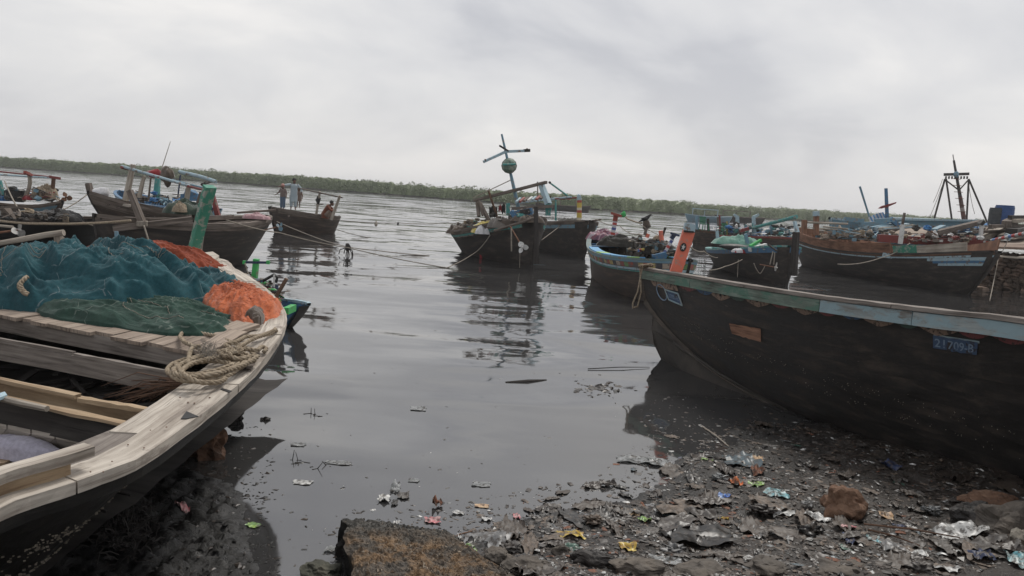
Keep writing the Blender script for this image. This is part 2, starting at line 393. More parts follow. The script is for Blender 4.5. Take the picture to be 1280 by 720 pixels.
patch = ramp(n, tex(n, mapped(n, 'World', (.05, .11, 1)), 1.0, 3, .5), [(.4, C(.3, .3, .3)), (.62, W1)])
yv = sp.outputs[1]
fields = [slope((.22, .7, 1), (0, 0, 0), 2, .4, mr(n, yv, 6, 30, .38, .17), .3), slope((1.1, 2.6, 1), (4, 7, 0), 3, .5, mul(n, patch, mr(n, yv, 7, 30, .07, .24)), .5),
          slope((5, 9, 1), (2, 9, 0), 2, .5, mul(n, patch, mr(n, yv, 8, 50, .012, .08)), .7), slope((.16, .45, 1), (31, 9, 0), 4, .6, mr(n, yv, 36, 150, .0, .55), .6), slope((.03, .14, 1), (11, 3, 0), 3, .6, mr(n, yv, 40, 150, .0, .3), .3)]
acc = None
for f_ in fields:
    if acc is None: acc = f_; continue
    q = NN(n, 'ShaderNodeVectorMath', operation='ADD'); n.links.new(acc, q.inputs[0]); n.links.new(f_, q.inputs[1]); acc = q.outputs[0]
q = NN(n, 'ShaderNodeVectorMath', operation='ADD'); n.links.new(acc, q.inputs[0]); q.inputs[1].default_value = (0, 0, 1)
nz_ = NN(n, 'ShaderNodeVectorMath', operation='NORMALIZE'); n.links.new(q.outputs[0], nz_.inputs[0]); n.links.new(nz_.outputs[0], b.inputs['Normal'])
M['water'] = m_
mb = MB(); mb.grid(lambda u, v: (-900 + 1800 * u, -30 + 1130 * v, 0), 8, 8)
structure('water', mb, M['water'])

# ---- ground: river bed, the mud bank under the left boat, the littered shore on the right, the high bank where one stands
SH = [Z(*p) for p in ((470, 800), (560, 690), (585, 662), (650, 650), (690, 646), (722, 636), (760, 630), (800, 624), (826, 602), (848, 578), (880, 548), (930, 534), (1000, 522))]
SH = [(p.x, p.y) for p in SH] + [(7.5, 11.6), (14, 13.5), (26, 17), (60, 22)]
MU = [Z(*p) for p in ((130, 545), (225, 575), (262, 592), (300, 604), (316, 622), (322, 660), (330, 700), (338, 760))]
MU = [(-9, 9.5)] + [(p.x, p.y) for p in MU] + [(-1.5, 3.5), (-2.2, 1), (-9, 1)]
def seg_d(px, py, a, b_):
    dx, dy = b_[0] - a[0], b_[1] - a[1]; t = max(0, min(1, ((px - a[0]) * dx + (py - a[1]) * dy) / (dx * dx + dy * dy)))
    return math.hypot(px - a[0] - dx * t, py - a[1] - dy * t)
SHP = SH + [(60, -30), (-1.0, -30)]
def inside(x, y, P):
    c = False; j = len(P) - 1
    for i in range(len(P)):
        if (P[i][1] > y) != (P[j][1] > y) and x < (P[j][0] - P[i][0]) * (y - P[i][1]) / (P[j][1] - P[i][1]) + P[i][0]: c = not c
        j = i
    return c
def sdist(x, y, P, n_):
    d = min(seg_d(x, y, P[i], P[i + 1]) for i in range(n_ - 1)); return d if inside(x, y, P) else -d
def sm(a, b_, x):
    t = max(0., min(1., (x - a) / (b_ - a))); return t * t * (3 - 2 * t)
def ground(x, y):
    n1 = noise.noise(V((x * 1.3, y * 1.3, 1))); n2 = noise.noise(V((x * 4.2, y * 4.2, 3))); n3 = noise.noise(V((x * 13, y * 13, 5))); n4 = noise.noise(V((x * 30, y * 30, 9)))
    d = sdist(x, y, SHP, len(SH))
    zs = max(-.5, min(.42, d * (.085 if d > 0 else .3)))
    zs += (n1 * .05 + n2 * .035 + n3 * .022 + n4 * .012) * sm(-.5, .25, d) - .006
    dm = sdist(x, y, MU, len(MU)) if (x < 0 and y < 12) else -5
    rg = abs(noise.noise(V((x * 5.5, y * 7.5, 2)))) ; rg2 = abs(noise.noise(V((x * 16, y * 18, 4))))
    zm = max(-.5, min(.03, dm * .22)) + (rg * .15 + rg2 * .08 + n4 * .02 + n2 * .04) * sm(-.12, .5, dm) - .025
    z = max(zs, zm, -.5)
    z += sm(3.9, 2.2, y) * 1.1 * sm(-3.0, -1.2, x)
    return z
def axis(a, b_, f0, f1, fine, coarse):
    o = [f0 + (f1 - f0) * i / round((f1 - f0) / fine) for i in range(round((f1 - f0) / fine) + 1)]
    x = f0; st = fine
    while x > a: st = min(coarse, st * 1.5); x -= st; o.insert(0, x)
    x = f1; st = fine
    while x < b_: st = min(coarse, st * 1.5); x += st; o.append(x)
    return o
xs = axis(-40, 70, -4.6, 7.0, .04, 5); ys = axis(-30, 60, 4.4, 11.6, .042, 5)
gv = []; gf = []
for x in xs:
    for y in ys: gv.append((x, y, ground(x, y)))
ny = len(ys)
for i in range(len(xs) - 1):
    for j in range(ny - 1): gf.append((i * ny + j, (i + 1) * ny + j, (i + 1) * ny + j + 1, i * ny + j + 1))
# mud and rubbish-laden earth: the colours follow the place, not the light
m_, n, b = newmat('muddy_ground')
vec = mapped(n, 'World', (1, 1, 1)); g1 = tex(n, vec, 2.1, 8, .65, .4); g2 = tex(n, vec, 9, 8, .7, .6); g3 = tex(n, vec, 34, 5, .7)
black = ramp(n, g2, [(.3, C(.004, .004, .004)), (.55, C(.008, .0075, .007)), (.72, C(.024, .022, .021))])
brown = ramp(n, g2, [(.28, C(.018, .014, .012)), (.5, C(.024, .019, .015)), (.62, C(.046, .036, .029)), (.74, C(.1, .083, .068))])
sp2 = NN(n, 'ShaderNodeSeparateXYZ'); n.links.new(vec, sp2.inputs[0])
hx = addn(n, mr(n, sp2.outputs[0], -1.4, -.6, 0, 1), mul(n, g1, .01))
hz_ = addn(n, mul(n, mr(n, sp2.outputs[2], 0.0, .2, 0, .7), 1.0), mul(n, g1, .35))
col = mixc(n, mul(n, ramp(n, hx, [(0, W0), (1, W1)]), ramp(n, hz_, [(.2, W0), (.6, W1)])), black, brown)
col = mixc(n, ramp(n, g3, [(.66, W0), (.72, C(.6, .6, .6))]), col, C(.2, .18, .16))
n.links.new(col, b.inputs['Base Color'])
n.links.new(mr(n, g2, .35, .65, .22, .75), b.inputs['Roughness']); b.inputs['Specular IOR Level'].default_value = .45
ad = NN(n, 'ShaderNodeMath', operation='MULTIPLY_ADD'); n.links.new(g3, ad.inputs[0]); ad.inputs[1].default_value = .35; n.links.new(g2, ad.inputs[2])
bump(n, b, ad.outputs[0], .8, .03)
M['mud'] = m_
mb = MB(); mb.v = [V(p) for p in gv]; mb.f = [list(f) for f in gf]; mb.mi = [0] * len(gf); mb.uv = [[(0, 0)] * 4] * len(gf)
structure('ground', mb, M['mud'], smooth=True)

# ---- far bank with its mangroves
BK = [(-520, 330), (-420, 340), (-222, 343), (-131, 318), (-52, 262), (17, 214), (66, 252), (140, 330), (230, 372), (420, 400), (700, 420)]
def bank_y(x):
    for i in range(len(BK) - 1):
        if x <= BK[i + 1][0]:
            t = (x - BK[i][0]) / (BK[i + 1][0] - BK[i][0]); t = t * t * (3 - 2 * t) if False else t
            return BK[i][1] + (BK[i + 1][1] - BK[i][1]) * t + 1.5 * noise.noise(V((x * .08, 0, 0))) + .8 * noise.noise(V((x * .3, 0, 0)))
    return 420
M['bank'] = rough_mat('bank_mud', (.06, .055, .045), (.1, .09, .075), (.14, .125, .1), .4, (.8, .9), .3, .1)
mb = MB(); mb.grid(lambda u, v: ((-520 + 1220 * u), bank_y(-520 + 1220 * u) + (-1.0 + 600 * v * v), -.15 + .75 * sm(0, .04, v)), 240, 20)
structure('far_bank', mb, M['bank'], smooth=True)
m_, n, b = newmat('mangrove_leaves')
oi = mapped(n, 'World', (1, 1, 1)); gg = tex(n, oi, .09, 4, .6); g2 = tex(n, oi, 1.1, 3, .6)
col = mixc(n, ramp(n, gg, [(.35, W0), (.65, W1)]), C(.07, .105, .03), C(.105, .145, .045))
col = mixc(n, ramp(n, g2, [(.3, W0), (.7, W1)]), mixc(n, .5, col, C(.06, .072, .03)), col)
n.links.new(col, b.inputs['Base Color']); b.inputs['Roughness'].default_value = .6
M['leaf'] = m_
mb = MB(); r2 = random.Random(3)
lv = []; lf = []
x = -400.0
while x < 560:
    x += r2.uniform(1.0, 2.0)
    if abs(x) > 300 and r2.random() < .4: continue
    for row in range(2):
        if row and r2.random() < .25: continue
        by = bank_y(x) + row * 3.5 + r2.uniform(-1.2, 1.8)
        hgt = (3.9 + .8 * noise.noise(V((x * .02, 0, row))) + .9 * noise.noise(V((x * .11, 3, row))) + r2.uniform(-.3, .3)) * (1 + .12 * row) * (by / 285) ** .55
        w_ = r2.uniform(1.6, 3.0); cx = x + r2.uniform(-.7, .7)
        for k in range(int(hgt * 34)):
            u1, u2, u3 = r2.gauss(0, .5), r2.gauss(0, .5), r2.random() ** .75
            px_, py_, pz_ = cx + u1 * w_, by + u2 * w_ - (1 - u3) * .6, .15 + u3 * hgt * (1 - .22 * min(1, abs(u1))) 
            s_ = r2.uniform(.12, .28); d1 = V((r2.gauss(0, 1), r2.gauss(0, 1), r2.gauss(0, .7))).normalized(); d2 = d1.orthogonal().normalized()
            c_ = V((px_, py_, pz_)); q = len(lv)
            lv += [c_ - d1 * s_, c_ + d2 * s_ * .8, c_ + d1 * s_, c_ - d2 * s_ * .8]; lf.append([q, q + 1, q + 2, q + 3])
mb.v = lv; mb.f = lf; mb.mi = [0] * len(lf); mb.uv = [[(0, 0)] * 4] * len(lf)
def canopy(u, v):
    x = -420 + 1000 * u; by = bank_y(x); v = v ** 1.7; y = by - .6 + 17 * v + .9 * noise.noise(V((x * .45, v * 9, 8)))
    lump = abs(noise.noise(V((x * .35, y * .35, 0)))) * 1.6 + abs(noise.noise(V((x * .9, y * .9, 4)))) * .8
    t = sm(-.02, .13, v) ** .8; return V((x, y + noise.noise(V((x * .5, 3, 0))) * 1.2, .1 + t * ((3.1 + .75 * noise.noise(V((x * .02, 0, 0)))) + lump) * (by / 285) ** .55 - 2 * sm(.7, 1, v)))
mb.grid(canopy, 1100, 22)
ob = single('mangrove_thicket', mb, M['leaf'], 'long low thicket of green mangroves along the far river bank', 'mangroves', kind='stuff', loc=(0, 300, 0))

# ---- broken quay block, bottom centre
M['soil'] = None
m_, n, b = newmat('crumbled_concrete'); vec = mapped(n, 'World', (1, 1, 1)); g1 = tex(n, vec, 4.5, 10, .75, 0); g2 = tex(n, vec, 40, 6, .75)
ramp1 = ramp(n, g1, [(.32, C(.06, .058, .055)), (.47, C(.12, .1, .08)), (.56, C(.2, .13, .075)), (.7, C(.3, .19, .1))])
spx = NN(n, 'ShaderNodeSeparateXYZ'); n.links.new(vec, spx.inputs[0])
grey = ramp(n, g1, [(.35, C(.05, .052, .05)), (.65, C(.13, .12, .105))])
col = mixc(n, ramp(n, addn(n, mr(n, spx.outputs[1], 5.2, 5.9, 0, 1), mul(n, g1, .35)), [(.3, W0), (.7, W1)]), ramp1, grey)
col = mixc(n, ramp(n, mr(n, spx.outputs[2], .2, .3, 0, 1), [(0, W0), (1, W1)]), C(.012, .011, .01), col)  # black low on the sides, passing into the top colours above
col = mixc(n, .6, col, ramp(n, g2, [(.3, C(.45, .45, .45)), (.7, C(1.3, 1.3, 1.3))]), 'MULTIPLY')
n.links.new(col, b.inputs['Base Color']); b.inputs['Roughness'].default_value = .9
ad = NN(n, 'ShaderNodeMath', operation='MULTIPLY_ADD'); n.links.new(g2, ad.inputs[0]); ad.inputs[1].default_value = .3; n.links.new(g1, ad.inputs[2]); bump(n, b, ad.outputs[0], .9, .03)
M['crumb'] = m_
Ta = Thing('quay_block', 'brown crumbling concrete block with a black side at the water edge', 'concrete block', Z(520, 690, 0))
cA, cB = Z(429, 641, .33), Z(556, 651, .33); cC, cD = Z(720, 760, .33), Z(452, 760, .33)
def blk(u, v):
    # u across 0..1 (left edge..right edge) with side skirts, v far..near
    uu_ = (u - .12) / .76; q = max(0, min(1, uu_)); vv = max(0, (v - .08) / .92)
    p = (cA * (1 - q) + cB * q) * (1 - vv) + (cD * (1 - q) + cC * q) * vv
    nz = noise.noise(V((p.x * 5, p.y * 5, 0))) * .02 + abs(noise.noise(V((p.x * 13, p.y * 13, 0)))) * .022 + noise.noise(V((p.x * 38, p.y * 38, 0))) * .02
    e = min(1, min(q, (1 - q)) * 9, vv * 8); z = .31 + nz - (1 - e) * .035 - q * .02
    dx = noise.noise(V((p.y * 6, 1, p.x * 3))) * .05
    if uu_ < 0: z = .28 + uu_ / .158 * .55; p = p + V((.07 * -uu_ / .158 + noise.noise(V((p.y * 9, z * 9, 1))) * .05, 0, 0))
    elif uu_ > 1: z = .27 - (uu_ - 1) / .158 * .55; p = p + V((.25 * (uu_ - 1) / .158, 0, 0))
    if v < .08: z -= (1 - v / .08) * .5; p = p + V((0, -.03 * (1 - v / .08), 0))
    return V((p.x + dx, p.y, z))
mb = MB(); mb.grid(blk, 110, 110); Ta.part('concrete', mb, M['crumb'], smooth=False)
mb = MB(); r5 = random.Random(8)
for i in range(1500):
    p = blk(.14 + .72 * r5.random(), .1 + .85 * r5.random() ** .8); s_ = r5.uniform(.004, .02) * (1.6 if r5.random() < .08 else 1); k = len(mb.v)
    for a in range(4): mb.v.append(p + V((math.cos(a * 1.57 + i) * s_ * r5.uniform(.5, 1.2), math.sin(a * 1.57 + i) * s_ * r5.uniform(.4, 1), 0)))
    mb.v.append(p + V((0, 0, s_ * r5.uniform(.4, 1.1))))
    for a in range(4): mb.f.append([k + a, k + (a + 1) % 4, k + 4]); mb.mi.append(0 if r5.random() < .85 else 1); mb.uv.append([(0, 0)] * 3)
Ta.part('crumbs', mb, [M['crumb'], rough_mat('pale_crumb', (.2, .16, .12), (.3, .24, .18), (.4, .34, .27), 9)], kind='stuff')

# ================================================================ BOATS
class Hull:
    """double-ended wooden hull between a = end A and b = end B at rail height"""
    def __init__(s, T, L, beam, zA, zM, zB, draft=.4, ovA=.8, ovB=.8, p=.62, e=.62, heel=0.0, asym=1.0, wmin=.0):
        s.T = T; s.L = L; s.B = beam; s.z3 = (zA, zM, zB); s.draft = draft; s.ovA = ovA; s.ovB = ovB; s.p = p; s.e = e; s.heel = heel; s.asym = asym; s.wmin = wmin
    def zs(s, t):
        a, m, b_ = s.z3; return a * (1 - t) * (1 - 2 * t) + m * 4 * t * (1 - t) + b_ * t * (2 * t - 1)
    def hw(s, t):
        t = max(0, min(1, t)) ** s.asym; return s.wmin + (s.B / 2 - s.wmin) * max(0, math.sin(PI * t)) ** s.e
    def loc(s, t, q, side, off=0.0, inw=0.0):
        zt = s.zs(t); z = zt + (-s.draft - zt) * q
        y = side * (max(0, s.hw(t) - inw) * max(0, 1 - q) ** s.p + off)
        qq = max(0, q); x0 = s.ovA * qq ** 1.25; x1 = s.L - s.ovB * qq ** 1.25; x = x0 + (x1 - x0) * t
        if off:                                   # push the pointed ends out as well
            x += off * (max(0, t - .93) / .07 - max(0, .07 - t) / .07)
        if s.heel: c_, s_ = math.cos(s.heel), math.sin(s.heel); y, z = y * c_ - z * s_, y * s_ + z * c_
        return V((x, y, z))
    def pt(s, t, q, side, off=0.0, inw=0.0): return s.T.M @ s.loc(t, q, side, off, inw)
    def at(s, x, y, z):
        if s.heel: c_, s_ = math.cos(s.heel), math.sin(s.heel); y, z = y * c_ - z * s_, y * s_ + z * c_
        return s.T.M @ V((x, y, z))
    def shell(s, mb, side, off=0.0, q0=0.0, q1=1.0, nu=28, nv=9, t0=0.0, t1=1.0):
        def fn(u, v):
            t = t0 + (t1 - t0) * (.5 - .5 * math.cos(PI * u) if (t0 == 0 and t1 == 1) else u); return s.pt(t, q0 + (q1 - q0) * v, side, off)
        return mb.grid(fn if side > 0 else (lambda u, v: fn(1 - u, v)), nu, nv, s.L * (t1 - t0), 1.6 * (q1 - q0))
    def strip(s, mb, t0, t1, q0, q1, side, o0, o1, n=24):
        """solid strip that follows the hull between depths q0 q1, standing from o0 to o1 off its skin"""
        b0 = len(mb.v); us = rnd.random() * 20
        for i in range(n + 1):
            t = t0 + (t1 - t0) * i / n
            mb.v += [s.pt(t, q0, side, o1), s.pt(t, q1, side, o1), s.pt(t, q1, side, o0), s.pt(t, q0, side, o0)]
        h = s.zs(.5) * (q1 - q0)
        for i in range(n):
            for k in range(4):
                k2 = (k + 1) % 4; a = b0 + 4 * i; f = [a + k, a + 4 + k, a + 4 + k2, a + k2]
                mb.f.append(f if side > 0 else f[::-1]); mb.mi.append(0)
                u0 = us + s.L * (t1 - t0) * i / n; u1 = us + s.L * (t1 - t0) * (i + 1) / n; w0 = k * .2; w1 = w0 + (h if k == 0 else .05)
                q = [(u0, w0), (u1, w0), (u1, w1), (u0, w1)]; mb.uv.append(q if side > 0 else q[::-1])
        for a, r_ in ((b0, 1), (b0 + 4 * n, 0)):
            f = [a, a + 1, a + 2, a + 3]; f = f[::-1] if (r_ ^ (side < 0)) else f
            mb.f.append(f); mb.mi.append(0); mb.uv.append([(0, 0), (.1, 0), (.1, .1), (0, .1)])
        return mb
    def cap(s, mb, side, w, th, t0=0.0, t1=1.0, over=.03, n=30, dz=0.0, jit=0.0):
        """gunwale board lying along the top edge"""
        b0 = len(mb.v); us = rnd.random() * 20
        for i in range(n + 1):
            t = t0 + (t1 - t0) * i / n; tt = max(.004, min(.996, t)); zt = s.zs(tt) + dz; h = s.hw(tt); hi = max(.0, h - w)
            j = (rnd.uniform(-1, 1) * jit, rnd.uniform(-1, 1) * jit); x = s.L * t
            for (y, z) in ((h + over + j[0], zt), (h + over + j[0], zt + th + j[1]), (hi, zt + th + j[1]), (hi, zt)): mb.v.append(s.at(x, side * y, z))
        for i in range(n):
            for k in range(4):
                k2 = (k + 1) % 4; a = b0 + 4 * i; f = [a + k, a + k2, a + 4 + k2, a + 4 + k]
                mb.f.append(f if side < 0 else f[::-1]); mb.mi.append(0)
                u0 = us + s.L * (t1 - t0) * i / n; u1 = us + s.L * (t1 - t0) * (i + 1) / n; w0 = k * w; w1 = w0 + (th if k % 2 == 0 else w)
                q = [(u0, w0), (u0, w1), (u1, w1), (u1, w0)]; mb.uv.append(q if side < 0 else q[::-1])
        return mb
    def stem(s, mb, end, w, d, top=.25, qn=8, lean=0.0):
        """post that follows the curved end from under water to above the rail"""
        pts = []
        for i in range(qn + 1):
            q = 1 - i / qn; L_ = s.loc(end, q, 1); pts.append(s.at(L_.x, 0, s.zs(end) + (-s.draft - s.zs(end)) * q))
        if top: pts.append(s.at((0 if end == 0 else s.L) + (lean if end else -lean), 0, s.zs(end) + top))
        for a, b_ in zip(pts, pts[1:]):
            d_ = (b_ - a).normalized(); mb.beam(a - d_ * .02, b_ + d_ * .02, w, d, up=s.T.M.to_3x3() @ V((1, 0, 0)))
        return mb
    def deck(s, T, mat, t0, t1, dz, n, gap=.012, name='deck_plank', th=.03, inset=.08, along=False, jit=.01, joined=False):
        """cross planks between the sides"""
        mbs = MB()
        for i in range(n):
            a = t0 + (t1 - t0) * i / n; b_ = t0 + (t1 - t0) * (i + 1) / n; c_ = (a + b_) / 2; h = max(.05, s.hw(c_) - inset)
            z = s.zs(c_) + dz + rnd.uniform(-1, 1) * jit; w_ = s.L * (b_ - a) - gap; mb = mbs if joined else MB()
            mb.beam(s.at(s.L * c_, -h, z), s.at(s.L * c_, h, z), w_, th)
            if not joined: T.part(name, mb, mat)
        if joined: T.part('deck', mbs, mat, kind='stuff')
def boat(name, label, A, zA, B, zB, beam, zM, hullmat, capmat, group=None, caps=(.14, .06), liner='inner', bottom=-.05, bands=(), stems=(.07, .09, .07), decking=None, **kw):
    a = Z(A[0], A[1], zA) if len(A) == 2 else Y(*A); b_ = Z(B[0], B[1], zB) if len(B) == 2 else Y(*B)
    d = b_ - a; rz = math.atan2(d.y, d.x); L = math.hypot(d.x, d.y)
    T = Thing(name, label, 'boat', (a.x, a.y, 0), rz, group)
    H = Hull(T, L, beam, zA, zM, zB, **kw)
    mb = MB(); H.shell(mb, 1); H.shell(mb, -1); hull_o = T.part('hull', mb, M[hullmat], smooth=True)
    mb = MB(); H.shell(mb, 1, -.05, .0, .85, t0=.0, t1=1.0); H.shell(mb, -1, -.05, .0, .85); T.part('inner_planking', mb, M[liner], smooth=True)
    mb = MB()
    for i in range(int(L / .45)):
        t = (i + .7) / int(L / .45 + 1)
        for sd in (1, -1):
            ps = [H.pt(t, q, sd, -.08) for q in (.0, .15, .3, .45, .6)]
            for p_, q_ in zip(ps, ps[1:]): mb.beam(p_, q_, .06, .07)
    T.part('frames', mb, M[liner], kind='stuff') if L > 3 else None
    for sd in (1, -1):
        mb = MB(); H.cap(mb, sd, caps[0], caps[1], jit=.006); T.part('gunwale', mb, M[capmat])
    for (q0, q1, mat_, nm) in bands:
        for sd in (1, -1):
            mb = MB(); H.strip(mb, 0.0, 1.0, q0, q1, sd, -.01, .022); T.part(nm, mb, M[mat_] if isinstance(mat_, str) else mat_)
    if stems:
        for e_ in (0, 1): mb = MB(); H.stem(mb, e_, stems[0], stems[1], stems[2]); T.part('stem_post', mb, M['darkwood'] if hullmat[:3] in ('tar', 'hul') else M[capmat])
    if decking:
        t0, t1, dz, n_, mt = decking; H.deck(T, M[mt], t0, t1, dz, n_, joined=True)
    return T, H
def pole(T, name, p, q, r, mat, r2=None, n=8, sq=False, parent=None, bend=0.0, label=None):
    p = V(p); q = V(q); mb = MB()
    if sq: mb.beam(p, q, r * 2, r * 1.7, seg=3, jit=.004, w1=(r2 or r) * 2, h1=(r2 or r) * 1.7)
    else:
        k = 5; pts = [p + (q - p) * (i / k) + V((1, 0, .4)) * bend * math.sin(PI * i / k) for i in range(k + 1)]; r2 = r2 or r
        mb.tube(pts, [r + (r2 - r) * i / k for i in range(k + 1)], n)
    return T.part(name, mb, M[mat] if isinstance(mat, str) else mat, parent, label=label)
def rope(pts, r, sag=0.0, mat='thinrope', label=None, group=None, T=None, name='rope', n=5, seg=14):
    pts = [V(p) for p in pts]; o = []
    for a, b_ in zip(pts, pts[1:]):
        for i in range(seg): t = i / seg; q = a + (b_ - a) * t; q.z -= sag * 4 * t * (1 - t); o.append(q)
    o.append(pts[-1]); mb = MB(); mb.tube(o, r, n)
    if T: return T.part(name, mb, M[mat], smooth=True)
    return single(name, mb, M[mat], label, 'rope', group, smooth=True)
def propeller(T, c, ax, r, mat='steel', shaft=None, parent=None):
    c = V(c); ax = V(ax).normalized(); mb = MB(); mb.tube([c - ax * r * .3, c + ax * r * .3], [r * .2, r * .14], 10)
    pr = T.part('propeller', mb, M[mat], parent)
    s1 = ax.orthogonal().normalized(); s2 = ax.cross(s1); off = rnd.random()
    if parent is None:
        for k in range(3):
            a = 2 * PI * k / 3 + off; d = s1 * math.cos(a) + s2 * math.sin(a); t = ax.cross(d)
            mb = MB()
            def fn(u, v, d=d, t=t):
                w_ = r * .42 * math.sin(PI * min(1, u * 1.0) ** .75) ** .6 if 0 < u < 1 else .02 * r
                return c + d * (r * (.12 + .9 * u)) + t * (w_ * (v * 2 - 1)) + ax * (w_ * (v * 2 - 1) * .45)
            mb.grid(fn, 8, 5); mb.grid(lambda u, v: fn(1 - u, v) - ax * r * .04, 8, 5); T.part('blade', mb, M[mat], pr, smooth=True)
    if shaft: mb = MB(); mb.tube([c, V(shaft)], r * .13, 6); T.part('shaft', mb, M['rust'], pr)
    return pr
def heap(c, rx, ry, h, seed, n=40, folds=5.0, amp=.25, rz=0.0, ground_z=None, und=.06, sharp=1.4):
    """a thrown-down pile of net or cloth: low, uneven, with creased folds"""
    mb = MB(); c = V(c); ca, sa = math.cos(rz), math.sin(rz); n = max(n, 28)
    def fn(u, v):
        a = 2 * PI * v; k = 1 + .42 * noise.noise(V((math.cos(a) * 1.6, math.sin(a) * 1.6, seed))) + .14 * noise.noise(V((math.cos(a) * 5, math.sin(a) * 5, seed)))
        x, y = math.cos(a) * u * k, math.sin(a) * u * k
        wx = x + .5 * noise.noise(V((x * 1.6, y * 1.6, seed + 3))); wy = y + .5 * noise.noise(V((x * 1.6, y * 1.6, seed + 7)))
        r1 = 1 - min(1, abs(noise.noise(V((wx * folds * .35, wy * folds * .8, seed)))) * 2.6); r2_ = 1 - min(1, abs(noise.noise(V((wx * folds * .9, wy * folds * 1.6, seed + 2)))) * 2.4)
        lump = .75 + .9 * noise.noise(V((x * 1.7, y * 1.7, seed + 9))); z = h * ((1 - u ** 1.8) * lump * .8 + (.15 + amp) * (.6 * r1 + .4 * r2_) * min(1, (1 - u) * 5)) - und * (u > .995)
        x *= rx; y *= ry; return c + V((x * ca - y * sa, x * sa + y * ca, z))
    mb.grid(fn, n // 2, n * 2, rx, 6 * rx); return mb
def gear(T, name, pts, spread, h, n, seed, mats, s=1.0):
    """working clutter: bits of timber, folded net, floats, cans, flaps of cloth and rope ends, too small to tell apart"""
    r_ = random.Random(seed); mb = MB()
    for i in range(n):
        k = r_.random() * (len(pts) - 1); a = int(k); c = V(pts[a]).lerp(V(pts[a + 1]), k - a) if len(pts) > 1 else V(pts[0])
        c = c + V((r_.gauss(0, spread * .6), r_.gauss(0, spread), r_.random() ** 1.6 * h)); t = r_.random(); mi = r_.randrange(len(mats)); an = r_.uniform(0, 6.28)
        d = V((math.cos(an), math.sin(an), r_.uniform(-.25, .35))) * s
        if t < .3: mb.beam(c - d * r_.uniform(.1, .4), c + d * r_.uniform(.1, .4), r_.uniform(.03, .07) * s, r_.uniform(.02, .05) * s, mi=mi)
        elif t < .5: mb.box(c, r_.uniform(.1, .3) * s, r_.uniform(.1, .2) * s, r_.uniform(.08, .2) * s, an, mi=mi)
        elif t < .75: mb.blob(c, (r_.uniform(.08, .25) * s, r_.uniform(.08, .2) * s, r_.uniform(.05, .13) * s), r_.random() * 40, .55, 2.2, 6, 9, mi=mi)
        elif t < .88: mb.grid(lambda u, v, c=c, d=d: c + d * (u - .5) * .5 + V((-d.y, d.x, 0)) * (v - .5) * .35 + V((0, 0, .1 * s * noise.noise(V((u * 3 + c.x, v * 3, c.y))))), 4, 3, mi=mi)
        else: mb.tube([c + V((math.cos(b) * .1, math.sin(b) * .08, .02 * math.sin(3 * b))) * s for b in (0, 1.2, 2.4, 3.6, 4.8)], .018 * s, 4, closed=True, mi=mi)
    return T.part(name, mb, [M[q] if isinstance(q, str) else q for q in mats], kind='stuff')
M['cl_y'] = cloth('yellow_cloth', (.5, .4, .1), (.65, .55, .2)); M['cl_r'] = cloth('red_cloth', (.22, .02, .03), (.34, .05, .05)); M['cl_w'] = cloth('white_cloth', (.5, .5, .5), (.68, .68, .7))
M['cl_k'] = cloth('black_cloth', (.015, .015, .016), (.04, .038, .036)); M['cl_b'] = cloth('blue_cloth', (.04, .14, .34), (.07, .22, .45)); M['cl_g'] = cloth('grey_cloth', (.12, .11, .1), (.2, .18, .16))
M['net_brown'] = cloth('brown_net', (.07, .055, .045), (.14, .11, .085)); M['net_dark'] = cloth('dark_net', (.03, .03, .028), (.07, .065, .055))
M['cl_p'] = cloth('pink_cloth', (.35, .2, .22), (.5, .33, .34)); M['drum'] = rough_mat('blue_drum', (.02, .05, .16), (.03, .08, .22), (.05, .1, .26), 3, (.4, .6), .1, .004)
def sit(mb, T, name, mat, label=None): return T.part(name, mb, M[mat], smooth=True)

# ---------------- 1. people's boat
T, H = boat('wooden_boat', 'weathered brown wooden boat carrying the people, out on open water left of centre', (338.5, 260), 1.28, (424, 271.5), .9, 2.3, 1.02,
            'tarbrown', 'oldwood', asym=.82, ovA=.45, ovB=.6, draft=.5, e=.5, p=.5, caps=(.16, .07), bands=((.0, .12, 'oldwood', 'rub_strake'),), decking=(.06, .5, -.04, 12, 'oldwood'))
pb = T
for (a, b_, r_) in (((592, 205), (553, 450), .07), ((805, 250), (712, 505), .085)):
    s_ = lambda q, y: Y(330 + q[0] / 8.47, 215 + q[1] / 8.47, y)
    pole(T, 'post', s_(b_, 41.3), s_(a, 41.0), r_, 'palepole', r_ * .8)
pole(T, 'ridge_pole', Y(372, 235, 40.6), Y(428.5, 247.3, 41.2), .035, 'oldwood')
pole(T, 'crossbar', Y(395, 255.5, 41.3), Y(404.5, 255, 41.3), .03, 'oldwood')
mb = MB(); mb.blob(Y(397.8, 250, 41.1), (.12, .12, .2), 3); T.part('black_bundle', mb, M['cl_k'], smooth=True)
pole(T, 'rudder_plate', Y(361, 270, 40.0), Y(360.5, 291, 40.4), .05, 'tarbrown', sq=True)
